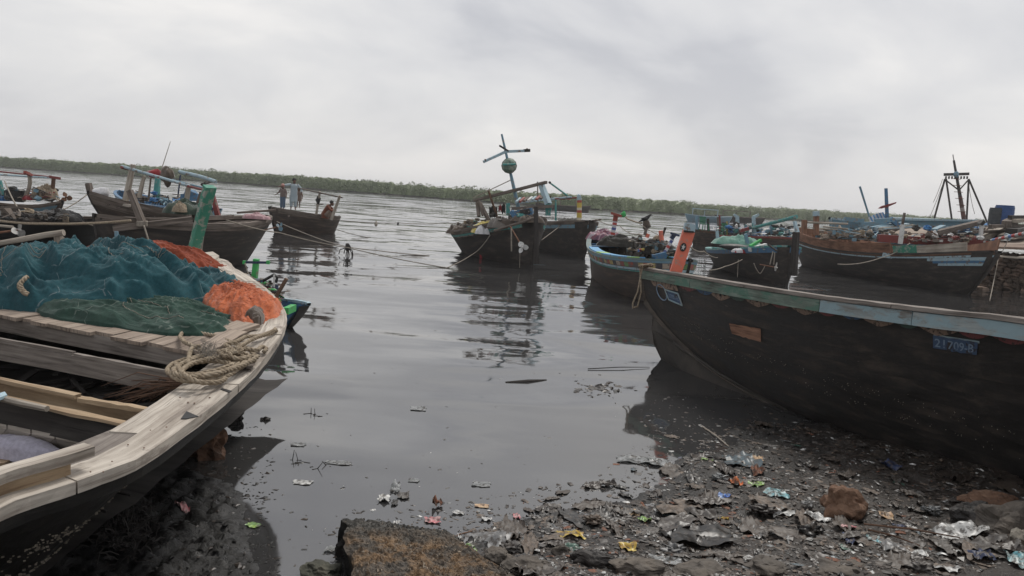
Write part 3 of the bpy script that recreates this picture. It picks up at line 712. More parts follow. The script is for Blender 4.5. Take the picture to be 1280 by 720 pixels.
# ---------------- 2. the green-post boat, black hull with grey timber rail
T, H = boat('wooden_boat', 'black hulled boat with grey timber rail and green post behind the net pile', (118, 272, 20.6), 1.5, (336, 271, 26.2), 1.5, 2.5, 1.3,
            'hullmid', 'oldwood', asym=1.1, ovA=.5, ovB=1.5, draft=.45, e=.6, p=.6, caps=(.2, .1), bands=((.0, .07, 'oldwood', 'rub_strake'),), decking=(.15, .93, -.06, 18, 'oldwood'))
gpb = T; gH = H
YB = 19.5
pole(T, 'timber_arm', Y(141, 286, 20.6), Y(240, 274, 21.6), .09, 'oldwood', sq=True)
pole(T, 'leaning_post', Y(180, 283, 20.9), Y(162, 238, 20.9), .09, 'oldwood', .075, sq=True)
pole(T, 'thwart', Y(246, 273, 22.5), Y(290, 271, 24.5), .07, 'oldwood', sq=True)
mb = heap(Y(318, 271, 24.8), .42, .25, .13, 4, 20); T.part('pale_bundle', mb, M['cl_p'], smooth=True)
pole(T, 'boathook', Y(296, 266, 25), Y(345, 262.5, 25.5), .035, 'oldwood')
propeller(T, Y(350, 283, 25.4), (1, -.6, .2), .16, 'skyblue', shaft=Y(328, 288, 25.0))
for a, b_ in (((257, 275), (251, 318)), ((180, 282), (188, 308))): rope([Y(a[0], a[1], 20.4), Y(b_[0], b_[1], 20.2)], .022, .0, T=T)
mb = MB()
for k in range(5): c_ = Y(177.5, 277 + k * 1.2, 20.85); mb.tube([c_ + V((math.cos(a * .8) * .13, math.sin(a * .8) * .13, .01 * math.sin(a))) for a in range(8)], .022, 5, closed=True)
T.part('lashing', mb, M['thinrope'], smooth=True)

# ---------------- 3. grey planked boat behind it, tall stern left
T, H = boat('wooden_boat', 'bare grey timber boat with a high stern corner and a pole roof frame', (110.5, 242), 1.95, (258, 272), 1.3, 2.8, 1.45,
            'tarbrown', 'oldwood', asym=1.1, ovA=1.7, ovB=.6, draft=.4, e=.6, p=.75, caps=(.2, .1), bands=((.0, .14, 'oldwood', 'upper_strake'),), decking=(.1, .9, -.12, 12, 'oldwood'))
yb = 26.5
def q4(x, y, yy): return Y(130 + x / 8, 200 + y / 8, yy)
pole(T, 'stem_head', Y(113.5, 243, 27.0), Y(110.5, 229, 27.0), .09, 'oldwood', sq=True)
mb = MB(); mb.blob(Y(126, 240.5, 26.6), (.28, .2, .17), 5); T.part('white_bag', mb, M['cl_w'], smooth=True)
mb = MB(); mb.prism([Y(133, 250.5, 25.2), Y(163, 256, 24.6), Y(168, 253.5, 25.6), Y(143, 248.5, 26.4)], (0, 0, -.08)); T.part('stern_plank', mb, M['rail'])
for (a, b_, r_) in (((215, 405), (292, 45), .085), ((350, 375), (402, 160), .06), ((445, 400), (468, 180), .035), ((805, 555), (850, 240), .075), ((900, 570), (975, 320), .07), ((1140, 560), (1085, 345), .08)):
    pole(T, 'post', q4(*a, 25.2), q4(*b_, 25.2), r_, 'palepole' if a[0] in (215, 350, 805) else ('maroon' if a[0] == 1140 else 'oldwood'), r_ * .8, sq=r_ > .05)
pole(T, 'roof_rail', q4(175, 62, 25.2), q4(860, 262, 24.8), .045, 'paleblue')
pole(T, 'roof_rail', q4(310, 108, 26.4), q4(1010, 285, 26.0), .04, 'skyblue')
pole(T, 'roof_rail', q4(750, 118, 25.6), q4(1120, 218, 25.2), .06, 'paleblue', bend=.05)
pole(T, 'roof_beam', q4(980, 245, 25.1), q4(1090, 205, 26.1), .05, 'darkwood')
pole(T, 'roof_beam', q4(170, 72, 25.1), q4(560, 165, 26.6), .045, 'maroon')
pole(T, 'roof_beam', q4(840, 262, 24.7), q4(1000, 300, 26.2), .04, 'maroon')
pole(T, 'aerial', q4(560, 140, 25.8), Y(213, 177, 25.8), .018, 'palepole', .008)
mb = MB(); mb.blob(q4(635, 165, 25.5), (.2, .2, .28), 8, .4); T.part('roof_bundle', mb, M['net_brown'], smooth=True)
mb = MB(); mb.blob(q4(500, 140, 25.5), (.22, .15, .14), 9, .3); T.part('red_bundle', mb, M['cl_r'], smooth=True)
mb = heap(q4(840, 520, 24.8), .7, .5, .4, 12, 24); T.part('green_tarpaulin', mb, cloth('dark_green_tarp', (.03, .05, .04), (.06, .085, .06)), smooth=True)
mb = heap(q4(760, 500, 24.2), .22, .16, .28, 13, 20); T.part('rope_bundle', mb, M['rope'], smooth=True)
for k in range(9):
    v = k / 8; pole(T, 'side_plank', H.pt(.12 + .01 * k, 0, -1, -.24 - .1 * k) + V((0, 0, .06)), H.pt(.86 - .02 * k, 0, -1, -.24 - .1 * k) + V((0, 0, .06)), .05, 'oldwood', sq=True) if k < 5 else None

# ---------------- 4. blue boat behind
T, H = boat('wooden_boat', 'blue painted boat with a blue back board, mostly hidden beyond the grey timber boat', (149, 239), 1.35, (272, 262), 1.2, 2.6, .95,
            'skyblue', 'blue', asym=1, ovA=.8, ovB=.6, draft=.4, e=.5, p=.6, caps=(.16, .07), liner='blue', decking=(.1, .9, -.35, 10, 'blue'))
pole(T, 'dark_post', q4(520, 400, 29), q4(540, 180, 29), .11, 'teal', .08, sq=True)
pole(T, 'post', q4(735, 400, 30), q4(765, 150, 30), .03, 'darkblue')
mb = MB(); mb.prism([q4(760, 410, 29), q4(765, 340, 29), q4(800, 335, 29), q4(815, 290, 29), q4(900, 300, 29.6), q4(935, 340, 29.6), q4(930, 410, 29.6)], (0, .12, 0)); T.part('back_board', mb, M['blue'])
pole(T, 'blue_stay', q4(1050, 520, 27), q4(1085, 470, 27), .1, 'darkblue')
gear(T, 'deck_gear', [q4(380, 400, 29), q4(700, 440, 29)], .4, .35, 50, 95, ['skyblue', 'net_dark', 'cl_b', 'oldwood'], .8)

# ---------------- 5. low dark boat, left
T, H = boat('wooden_boat', 'long low blackened boat with a dry grey rail, half hidden below the far left boat', (-70, 272), 1.1, (142, 274), 1.0, 2.6, .92,
            'tarL', 'oldwood', asym=1, ovA=.6, ovB=.9, draft=.4, e=.45, p=.5, caps=(.14, .09), liner='darkwood')
mb = heap(Y(70, 272, 24.6), .85, .5, .2, 21, 30, amp=.6); T.part('black_net', mb, M['cl_k'], smooth=True); gear(T, 'deck_gear', [Y(-40, 275, 22), Y(30, 273, 23), Y(90, 274, 24.5)], .35, .2, 60, 97, ['net_dark', 'cl_k', 'oldwood', 'rope', 'darkwood'], .8)
def q1(x, y, yy): return Y(x / 7.2, 240 + y / 7.2, yy)
pole(T, 'rail_timber', q1(215, 245, 23.4), q1(620, 238, 25.4), .07, 'oldwood', sq=True)
# near-left propeller shafts and pole
Tb = Thing('long_tail_motor', 'pale propeller on a long shaft poking in from the left frame edge', 'boat motor', Y(4, 295, 21) * 1.0)
propeller(Tb, q1(170, 343, 21.5), (1, -.3, .1), .23, 'steel', shaft=q1(-60, 372, 21))
pole(Tb, 'shaft_guard', q1(-40, 300, 21.5), q1(120, 315, 21.5), .035, 'palepole')
mb = MB(); mb.beam(q1(60, 150, 22.5), q1(130, 245, 22.5), .3, .06, w1=.12); Tb.part('fin', mb, M['oldwood'])
single('bent_pole', MB().tube([q1(-60, 470, 14.5), q1(200, 425, 14.5), q1(420, 385, 14.5), q1(575, 366, 14.5)], [.045, .05, .055, .06], 8), M['palepole'], 'straight pale wooden pole resting on a short white stake above the red net', 'pole')
single('stake', MB().tube([q1(545, 500, 14.6), q1(522, 385, 14.6)], [.09, .08], 8), M['palepole'], 'short peeling white stake propping up the pale pole', 'stake')

# ---------------- 6. far left boat
T, H = boat('wooden_boat', 'far left boat with red topped crossbars and a propeller raised on its right end', (-60, 248), 1.5, (78, 253.5), 1.55, 2.6, 1.3,
            'tarbrown', 'oldwood', asym=1, ovA=.5, ovB=1.2, draft=.4, e=.5, p=.6, caps=(.14, .07), bands=((.0, .13, 'oldwood', 'rub_strake'), ), decking=(.05, .9, -.2, 14, 'oldwood'))
mb = MB(); H.strip(mb, .72, .98, .03, .14, -1, .02, .035, 10); T.part('blue_strake', mb, M['skyblue'])
y6 = 31.5
def q0(x, y, yy=31.5): return Y(x / 5.142, 180 + y / 5.142, yy)
pole(T, 'curved_post', q0(150, 365), q0(182, 180), .08, 'palepole', .07, bend=.16); pole(T, 'post', q0(335, 340), q0(345, 215), .06, 'brownwood', sq=True)
pole(T, 'crossbar', q0(160, 180, 31.0), q0(205, 205, 31.6), .06, 'red', sq=True); pole(T, 'crossbar', q0(320, 210, 31.2), q0(385, 222, 31.6), .055, 'maroon', sq=True)
pole(T, 'roof_rail', q0(-120, 190), q0(330, 218), .035, 'paleblue'); pole(T, 'roof_rail', q0(0, 178, 33), q0(340, 212, 33), .03, 'maroon')
pole(T, 'post', q0(20, 330), q0(-5, 235), .09, 'teal')
mb = MB(); mb.tube([q0(95, 365), q0(98, 340), q0(96, 300), q0(95, 290)], [.33, .38, .38, .3], 14); T.part('black_barrel', mb, M['black'])
mb = heap(q0(205, 350), .3, .3, .2, 31, 16); T.part('red_cloth', mb, M['cl_r'], smooth=True)
mb = heap(q0(5, 355), .25, .3, .25, 32, 16); T.part('blue_cloth', mb, M['cl_b'], smooth=True)
mb = heap(q0(290, 345), .5, .3, .4, 33, 20, amp=.6); T.part('tangled_gear', mb, M['rope'], smooth=True)
for k in range(7): pole(T, 'gear_stick', q0(230 + k * 16, 345, 31.3 + .1 * k), q0(250 + (k * 37) % 90, 290 + (k * 13) % 30, 31.2), .025, 'palepole')
propeller(T, q0(425, 343, 30.5), (.7, -.8, .3), .22, 'rust', shaft=q0(320, 400, 31))
gear(T, 'deck_gear', [q0(-40, 350, 31.5), q0(120, 355, 31.5), q0(330, 358, 31.3)], .35, .45, 90, 96, ['net_dark', 'cl_r', 'oldwood', 'skyblue', 'palepole', 'rope'], .8)
pole(T, 'slim_spar', q0(210, 275, 31), q0(290, 310, 31), .02, 'darkwood')
rope([q0(30, 240, 30), q0(160, 480, 23)], .025, .1, label='thin rope slanting down from the far left boat to the low black boat')
rope([q0(560, 325, 27.3), q0(375, 435, 25)], .02, .05, label='thin mooring line from the grey timber boat down to the black net')
rope([q0(360, 345, 30), q0(500, 475, 26), q0(720, 515, 22)], .018, .15, label='slack line running under the high grey stern corner')
rope([q0(-20, 490, 20), q0(300, 512, 19), q0(840, 492, 18.2)], .03, .03, mat='rope', label='taut pale rope stretched low across the black boat at left')

# ---------------- 7. central boat with mast and globe
T, H = boat('wooden_boat', 'black double ended boat whose tall mast carries a round globe, mid picture', (671, 272), 1.95, (570.3, 289), .88, 3.0, 1.12,
            'hullmid', 'oldwood', asym=.82, ovA=.15, ovB=1.4, draft=.45, e=.62, p=.72, caps=(.18, .08), bands=((.0, .08, 'oldwood', 'rub_strake'), (.09, .15, 'teal', 'painted_strake')), decking=(.1, .6, -.25, 12, 'oldwood'))
def q7(x, y, yy=33.0): return Y(560 + x / 3.89, 160 + y / 3.89, yy)
def q8(x, y, yy=33.0): return Y(600 + x / 7.2, 160 + y / 7.2, yy)
pole(T, 'stern_post', Y(670.6, 330, 29.6), Y(669.8, 258, 29.6), .11, 'darkwood', .09, sq=True)
ms_ = pole(T, 'mast', q7(345, 400), q8(195, 55), .085, 'skyblue', .04)
pole(T, 'yard', q8(32, 305, 32.6), q8(230, 213), .06, 'paleblue', sq=True); pole(T, 'yard', q8(230, 213), q8(445, 203, 33.4), .065, 'paleblue', sq=True)
pole(T, 'yard_cap', q8(395, 204, 33.3), q8(447, 202, 33.4), .075, 'darkwood', sq=True)
for p_ in ((48, 280, 48, 300, 32.6), (423, 183, 424, 200, 33.4)): pole(T, 'lamp_stub', q8(p_[0], p_[1], p_[4]), q8(p_[2], p_[3], p_[4]), .04, 'rust')
pole(T, 'spar', q8(175, 158, 32.8), q8(255, 208), .04, 'darkwood')
mb = MB(); mb.blob(q8(262, 340, 32.8), (.31, .31, .31), 2, .02, n=16, m=22); gl = T.part('globe', mb, rough_mat('mottled_globe', (.05, .09, .07), (.16, .22, .18), (.4, .4, .34), 5, (.5, .8), .2, .01, spots=(.1, .05, .03), spotpos=.6), smooth=True)
mb = MB(); mb.tube([q8(262 + 66 * math.cos(a / 12 * 2 * PI), 340 + 66 * math.sin(a / 12 * 2 * PI), 32.75) for a in range(12)], .025, 5, closed=True); T.part('globe_ring', mb, M['darkwood'], gl)
pole(T, 'globe_bracket', q8(205, 330, 32.45), q8(320, 325, 32.5), .04, 'teal', parent=gl)
pole(T, 'gaff', q7(122, 340, 34), q7(305, 253, 33), .02, 'palepole')
pole(T, 'roof_beam', q7(128, 352, 34.6), q7(478, 264, 31.5), .065, 'oldwood', sq=True)
pole(T, 'roof_post', q7(452, 270, 31.8), q7(488, 370, 31.5), .1, 'paleblue', .12, sq=True); pole(T, 'roof_post_foot', q7(488, 370, 31.5), q7(486, 425, 31.5), .12, 'teal', sq=True)
for a, b_, r_ in (((150, 430), (142, 360), .08), ((170, 425), (150, 355), .06), ((225, 500), (155, 365), .09), ((240, 435), (195, 300), .045), ((438, 370), (435, 262), .025)):
    pole(T, 'post', q7(*a, 33.5), q7(*b_, 33.8), r_, 'oldwood' if r_ != .045 else 'brownwood')
pole(T, 'roof_beam', q7(310, 392, 31.5), q7(512, 380, 31.2), .07, 'oldwood', sq=True); pole(T, 'roof_beam', q7(330, 358, 33.5), q7(500, 335, 33.5), .05, 'brownwood', sq=True)
for i in range(8): pole(T, 'roof_slat', q7(330 + i * 20, 362 - i * 3, 32.2), q7(352 + i * 19, 342 - i * 2, 33.6), .045, ('paleblue', 'red', 'oldwood', 'white')[i % 4], sq=True)
mb = MB(); mb.beam(q7(322, 425, 31.2), q7(412, 408, 31.0), .3, .32); T.part('blue_locker', mb, M['blue'])
mb = MB(); mb.beam(q7(352, 412, 30.98), q7(398, 404, 30.85), .06, .2); T.part('locker_opening_shade', mb, M['black'])  # solid black block stands in for the shade inside the opening
pole(T, 'blue_brace', q7(310, 405, 31.2), q7(340, 452, 31.0), .09, 'blue', sq=True); pole(T, 'green_post', q7(292, 425, 33), q7(292, 365, 33), .1, 'teal', sq=True)
mb = heap(q7(190, 505, 32.5), .62, .4, .45, 41, 26); T.part('yellow_cloth', mb, M['cl_y'], smooth=True)
mb = heap(q7(168, 508, 31.9), .3, .2, .25, 42, 20); T.part('white_bag', mb, M['cl_w'], smooth=True)
mb = heap(q7(110, 512, 35.0), 1.0, .7, .3, 43, 40, 8, .8); T.part('net_pile', mb, M['net_brown'], smooth=True); gear(T, 'deck_gear', [q7(90, 500, 35.5), q7(200, 480, 33.5), q7(400, 440, 31)], .4, .35, 120, 93, ['net_dark', 'net_brown', 'rope', 'oldwood', 'darkwood', 'teal', 'cl_g'], .8)
mb = heap(q7(262, 478, 31.6), .55, .4, .38, 44, 24); T.part('tarpaulin', mb, M['cl_g'], smooth=True)
mb = heap(q7(395, 450, 31.0), .6, .5, .2, 45, 24, 8, .6); T.part('rope_heap', mb, M['net_brown'], smooth=True)
for (x0, y0, x1, y1, mt) in ((200, 430, 240, 380, 'cl_k'), (245, 405, 262, 375, 'cl_r'), (262, 415, 280, 370, 'cl_k')):
    mb = MB(); mb.grid(lambda u, v: q7(x0 + (x1 - x0) * u, y0 + (y1 - y0) * v + 6 * math.sin(9 * u), 33.8 + .06 * math.sin(7 * u)), 6, 5); T.part('hanging_cloth', mb, M[mt], smooth=True)
pole(T, 'oar', q7(225, 500, 31.2), q7(420, 440, 29.9), .05, 'oldwood')
propeller(T, q7(362, 580, 29.4), (-.4, -1, .1), .24, 'white', shaft=q7(303, 480, 30.2))
rope([q7(308, 490, 30), q7(308, 600, 29.8)], .03, 0, T=T); rope([q7(350, 600, 29.5), q7(348, 680, 29.5)], .012, 0, T=T)
mb = MB(); mb.beam(q7(157, 570, 33.4), q7(162, 655, 33.5), .12, .04); T.part('red_rag', mb, M['cl_r'])
rope([q7(205, 520, 31.5), q7(140, 600, 31.5), Z(558, 335, 0)], .018, .05, label='mooring line dropping into the water left of the boat with the globe mast')

# ---------------- 8. boat beside it on the right
T, H = boat('wooden_boat', 'dark boat with pale blue strake and yellow patterned post beside the globe mast boat', (737, 277.5), 1.75, (642, 272), 1.35, 3.0, 1.3,
            'hullmid', 'oldwood', asym=.8, ovA=.5, ovB=.8, draft=.4, e=.62, p=.75, caps=(.16, .07), bands=((.0, .05, 'oldwood', 'rub_strake'), (.06, .14, 'skyblue', 'blue_strake')), decking=(.1, .9, -.12, 12, 'oldwood'))
pole(T, 'stern_post', Y(722.5, 316, 38.8), Y(723.5, 279, 38.6), .08, 'darkwood', sq=True)
pat = striped('patterned_post', [(.5, .38, .08), (.35, .07, .05), (.55, .5, .4), (.5, .38, .08)], .5)
mb = MB(); mb.tube([Y(724, 276, 39.5), Y(724.3, 248, 39.5)], [.13, .12], 10); ps_ = T.part('patterned_post', mb, pat)
mb = MB(); mb.tube([Y(724.3, 250, 39.5), Y(723.5, 244, 39.5), Y(723, 242.5, 39.5)], [.13, .1, .03], 10); T.part('post_tip', mb, M['paleblue'], ps_)
for a, b_ in (((524, 450), (524, 345)), ((498, 400), (498, 350))): pole(T, 'green_pole', q7(*a, 40.5), q7(*b_, 40.5), .05, 'teal')
pole(T, 'roof_pole', q7(335, 365, 42), q7(600, 335, 40), .05, 'paleblue'); pole(T, 'roof_pole', q7(520, 345, 40.5), q7(640, 338, 40), .04, 'maroon')
pole(T, 'spar', q7(492, 264, 41), q7(582, 330, 41), .045, 'teal'); mb = MB(); mb.blob(q7(495, 265, 41), (.07,) * 3, 1, .1); T.part('spar_knob', mb, M['darkwood'])
for i in range(9): mb = MB(); mb.box(q7(365 + i * 27, 352 - i * 1.5, 43), .22, .3, .16, .3 * i); T.part('roof_crate', mb, M[('red', 'paleblue', 'white', 'maroon')[i % 4]])
mb = MB(); mb.beam(q7(700, 452, 38.4), q7(745, 445, 38.2), .1, .08); T.part('stem_head', mb, M['oldwood'])
mb = heap(q7(600, 462, 40), .8, .5, .2, 51, 20, amp=.6); T.part('net_pile', mb, M['net_dark'], smooth=True)
rope([q7(455, 545, 36), q7(555, 470, 38)], .02, 0, T=T)

# ---------------- 9. colourful boat, right of centre
M['dulledge'] = paint('dull_teal_edge', (.13, .2, .2), amt=.46)
flow = striped('flower_band', [(.3, .07, .05), (.36, .3, .12), (.05, .05, .06), (.36, .3, .24), (.25, .07, .06), (.14, .24, .1), (.3, .07, .05), (.1, .09, .09), (.34, .28, .14)], 1.9, wear=(.12, .1, .09), amt=.44)
T, H = boat('painted_boat', 'brightly painted boat with red and yellow patterned bands, its tail behind the black bow', (738, 293.5), 1.5, (862, 327), 1.35, 2.5, 1.12,
            'tarbrown', 'dulledge', asym=1.25, ovA=.9, ovB=.9, draft=.45, e=.72, p=.6, caps=(.15, .06), bands=((.0, .035, 'skyblue', 'blue_edge'), (.04, .12, flow, 'patterned_band'), (.13, .17, 'paleblue', 'pale_strake'), (.18, .2, 'teal', 'teal_strake')), liner='inner', decking=(.05, .2, -.1, 3, 'blue'))
def q9(x, y, yy=26.0): return Y(720 + x / 5.143, 230 + y / 5.143, yy)
mb = MB(); H.cap(mb, -1, .34, .03, .36, .86, -.02, 14, .065); H.cap(mb, 1, .34, .03, .36, .86, -.02, 14, .065); T.part('side_deck', mb, striped('side_deck_paint', [(.1, .28, .5), (.25, .42, .12), (.1, .3, .55), (.12, .32, .5)], 2.2))
pp = striped('patterned_tall_post', [(.5, .5, .52), (.4, .06, .05), (.5, .5, .52), (.06, .08, .25)], .35)
mb = MB(); mb.beam(q9(226, 385, 27.5), q9(232, 345, 27.5), .17, .17); T.part('post_foot', mb, M['blue'])
mb = MB(); mb.beam(q9(232, 345, 27.5), q9(252, 235, 27.5), .14, .14); T.part('patterned_post', mb, pp)
mb = MB(); mb.beam(q9(250, 240, 27.5), q9(257, 200, 27.5), .15, .15); T.part('post_head', mb, M['red']); pole(T, 'post_crossbar', q9(225, 187, 27.4), q9(295, 208, 27.4), .05, 'red', sq=True)
mb = MB(); mb.blob(q9(305, 196, 27.4), (.09, .06, .1), 2, .3); T.part('green_rag', mb, M['leafgreen'], smooth=True)
mb = heap(q9(180, 350, 28.2), .62, .4, .32, 61, 30, 7); T.part('striped_blanket', mb, striped('striped_blanket', [(.25, .1, .14), (.4, .33, .36), (.2, .07, .1), (.12, .06, .1)], .16, 'Object', 0), smooth=True)
mb = heap(q9(300, 392, 27.2), .9, .4, .32, 62, 40, amp=.4); T.part('dark_tarpaulin', mb, M['net_dark'], smooth=True)
mb = MB(); mb.grid(lambda u, v: q9(365 + 60 * u, 420 - 80 * v + 12 * math.sin(6 * u), 25.5 + .08 * math.sin(9 * u + 2 * v)), 9, 8); T.part('hanging_tarpaulin', mb, M['cl_g'], smooth=True)
pole(T, 'striped_spar', q9(402, 428, 24.2), q9(575, 395, 25), .05, striped('striped_spar', [(.55, .55, .5), (.45, .08, .05), (.5, .4, .1), (.1, .2, .45)], .8))
for a, b_, r_, mt in (((455, 345), (465, 320), .06, 'orange'), ((555, 390), (545, 300), .07, 'orange'), ((550, 355), (575, 280), .035, 'darkwood'), ((415, 515), (460, 430), .03, 'darkwood'), ((465, 505), (505, 425), .035, 'black'), ((440, 330), (455, 280), .045, 'oldwood'), ((425, 330), (400, 322), .03, 'palepole')):
    pole(T, 'stick', q9(*a, 24.5), q9(*b_, 24.5), r_, mt)
mb = MB(); mb.beam(q9(570, 442, 23.8), q9(622, 352, 23.8), .13, .08); pw = T.part('white_post', mb, pp); pole(T, 'post_cap', q9(612, 352, 23.8), q9(632, 325, 23.8), .07, 'darkblue', sq=True, parent=pw); pole(T, 'post_bar', q9(607, 316, 23.7), q9(665, 332, 23.7), .04, 'darkblue', sq=True, parent=pw)
for a, b_ in (((490, 470), (580, 450)), ((560, 480), (575, 450)), ((500, 480), (560, 490))): pole(T, 'blue_timber', q9(*a, 23.4), q9(*b_, 23.4), .08, 'blue', sq=True)
mb = MB(); mb.blob(q9(455, 262, 26), (.14, .1, .14), 4, .4); T.part('bundle', mb, M['net_brown'], smooth=True)
mb = MB(); mb.blob(q9(520, 370, 24.8), (.14, .1, .2), 5, .35); T.part('cloth_knot', mb, M['rope'], smooth=True)
mb = heap(q9(510, 440, 24.6), .6, .45, .3, 64, 24, 8, .7); T.part('tangled_gear', mb, M['net_dark'], smooth=True)
gear(T, 'deck_gear', [q9(380, 430, 25.5), q9(480, 440, 24.8), q9(580, 450, 24)], .3, .4, 110, 94, ['net_dark', 'net_brown', 'rope', 'darkwood', 'skyblue', 'palepole', 'dulledge', 'cl_g'], .7)
for i in range(10): pole(T, 'loose_timber', q9(420 + i * 15, 440 - (i * 7) % 20, 24.8), q9(450 + (i * 29) % 140, 405 + (i * 11) % 40, 24.6), .03, ('yellow', 'red', 'palepole', 'skyblue', 'darkwood')[i % 5])
mb = MB(); mb.blob(q9(262, 626, 26), (.1, .1, .11), 2, .1); T.part('float', mb, M['white'], smooth=True)
rope([q9(320, 215, 27), q9(360, 235, 26.5), q9(425, 250, 26)], .025, .02, mat='rope', label='frayed line tied between the red post head and the bird perch')
rope([q9(130, 225, 36), q9(280, 265, 32), q9(400, 325, 26)], .016, .1, label='thin line from the patterned yellow post to the bright painted boat')
rope([q9(400, 250, 26), q9(525, 325, 24.5)], .012, .02, label='thin stay below the perched crow')

# ---------------- 10. teal boat with hanging propeller
T, H = boat('painted_boat', 'small black hulled boat with turquoise deck edges and a propeller hung on its side', (990, 309), 1.5, (889, 310.5), .74, 2.6, .95,
            'hullmid', 'teal', asym=.85, ovA=.15, ovB=1.5, draft=.4, e=.62, p=.7, caps=(.26, .07), bands=((.0, .11, 'blue', 'blue_strake'),), liner='teal', decking=(.55, .95, -.03, 6, 'teal'))
def qA(x, y, yy=33.0): return Y(860 + x / 4.5, 200 + y / 4.5, yy)
H.deck(T, M['teal'], .08, .45, -.03, 5, joined=False)
pole(T, 'stern_post', qA(595, 650, 29.1), qA(608, 405, 29.0), .1, 'darkwood', sq=True); pole(T, 'post_top', qA(615, 410, 29.1), qA(600, 345, 29.3), .07, 'paleblue', .05, sq=True)
mb = heap(qA(285, 470, 34), .9, .7, .35, 71, 24); T.part('green_cover', mb, cloth('green_cover', (.1, .25, .2), (.2, .34, .28)), smooth=True)
pole(T, 'post', qA(170, 470, 36.5), qA(162, 390, 36.5), .09, 'paleblue', .06, sq=True); pole(T, 'post', qA(335, 470, 33), qA(322, 415, 33), .08, 'skyblue', .07, sq=True)
mb = MB(); mb.blob(qA(265, 490, 32.2), (.68, .3, .13), 3, .08); T.part('black_tub', mb, M['black'], smooth=True)
mb = heap(qA(310, 515, 31.8), .35, .25, .14, 72, 16); T.part('red_cloth', mb, M['cl_r'], smooth=True); mb = heap(qA(285, 512, 31.8), .25, .2, .13, 73, 16); T.part('white_cloth', mb, M['cl_w'], smooth=True)
pole(T, 'white_plank', qA(345, 505, 31.2), qA(440, 480, 31.4), .09, 'white', sq=True); pole(T, 'green_plank', qA(350, 485, 31.8), qA(410, 450, 32), .06, 'leafgreen', sq=True)
pole(T, 'tiller', qA(455, 478, 30.0), qA(500, 512, 29.6), .04, 'darkwood')
propeller(T, qA(495, 605, 29.0), (1, -.5, -.1), .2, 'steel', shaft=qA(405, 588, 30))
for a, b_ in (((478, 515), (460, 590)), ((488, 520), (482, 590))): rope([qA(*a, 29.3), qA(*b_, 29.2)], .022, 0, T=T)
rope([qA(370, 580, 30), qA(405, 640, 30), qA(435, 590, 30)], .018, .05, T=T); rope([qA(283, 560, 31), qA(278, 660, 31)], .015, 0, T=T)
rope([qA(305, 560, 31), qA(210, 598, 30), qA(120, 620, 27)], .02, .03, label='mooring line leaving the turquoise edged boat to the left')

# ---------------- 11. long boat behind with green chair
T, H = boat('wooden_boat', 'long dark boat with green plastic chairs, behind the turquoise edged boat', (864, 286), 1.15, (1003, 298), .85, 2.5, .85,
            'tarbrown', 'oldwood', asym=1, ovA=.5, ovB=.7, draft=.4, e=.4, p=.5, caps=(.16, .07), bands=((.0, .09, 'brownwood', 'rub_strake'),), liner='inner', decking=(.06, .94, -.15, 16, 'oldwood'))
yy = 53
for x, y, h_, mt, r_ in ((50, 390, 315, 'skyblue', .1), (180, 400, 310, 'maroon', .07), (170, 370, 320, 'oldwood', .07), (222, 440, 345, 'yellow', .06), (280, 420, 315, 'paleblue', .14), (372, 420, 318, 'paleblue', .14), (468, 420, 360, 'skyblue', .1), (115, 400, 330, 'darkwood', .09)):
    pole(T, 'post', qA(x, y, yy), qA(x - 3, h_, yy), r_, mt, r_ * .8, sq=True)
for x in (280, 372): pole(T, 'bent_post_top', qA(x - 3, 322, yy), qA(x + (-22 if x == 280 else 26), 306, yy), .12, 'paleblue', .07, sq=True)
pole(T, 'teal_spar', qA(365, 382, yy - 1), qA(612, 318, yy - 4), .1, 'teal', .13); pole(T, 'red_timber', qA(290, 400, yy - 1), qA(342, 385, yy - 1), .12, 'maroon', sq=True)
pole(T, 'paint_plank', qA(170, 425, yy - 1), qA(600, 440, yy - 2), .06, 'maroon', sq=True)
gear(T, 'deck_gear', [qA(195, 424, yy), qA(280, 424, yy), qA(400, 428, yy), qA(590, 432, yy)], .45, .75, 150, 81, ['cl_b', 'net_dark', 'darkwood', 'net_brown', 'skyblue', 'white', 'teal', 'cl_k'], 1.3)
pole(T, 'slant_stick', qA(495, 400, yy), qA(520, 425, yy), .06, 'oldwood')
def chair(c, s_, rz, lbl, mat='leafgreen2'):
    Tc = Thing('plastic_chair', lbl, 'chair', c, rz); P_ = lambda x, y, z: Tc.M @ V((x * s_, y * s_, z * s_))
    mb = MB(); mb.beam(P_(-.22, 0, .43), P_(.22, 0, .43), .44 * s_, .04 * s_); Tc.part('seat', mb, M[mat])
    mb = MB()
    for k in range(5): mb.beam(P_(-.18 + .09 * k, .21, .45), P_(-.18 + .09 * k, .26, .85), .05 * s_, .03 * s_)
    mb.beam(P_(-.24, .26, .87), P_(.24, .26, .87), .05 * s_, .08 * s_); Tc.part('backrest', mb, M[mat])
    for sx in (-1, 1):
        for sy in (-1, 1): mb = MB(); mb.beam(P_(.2 * sx, .2 * sy, .42), P_(.24 * sx, .24 * sy, 0), .05 * s_, .05 * s_); Tc.part('leg', mb, M[mat])
        mb = MB(); mb.beam(P_(.23 * sx, -.2, .64), P_(.23 * sx, .24, .66), .05 * s_, .03 * s_); Tc.part('armrest', mb, M[mat])
M['leafgreen2'] = rough_mat('green_plastic', (.02, .14, .07), (.03, .18, .09), (.04, .22, .11), 3, (.4, .5), .05, .003)
chair(qA(88, 388, yy) - V((0, 0, .1)), 1.0, .3, 'green plastic chair standing high at the left end of the long dark boat')
chair(qA(190, 408, yy - .5) - V((0, 0, .2)), .9, -.8, 'second green plastic chair, lower and nearer the middle of the long dark boat')

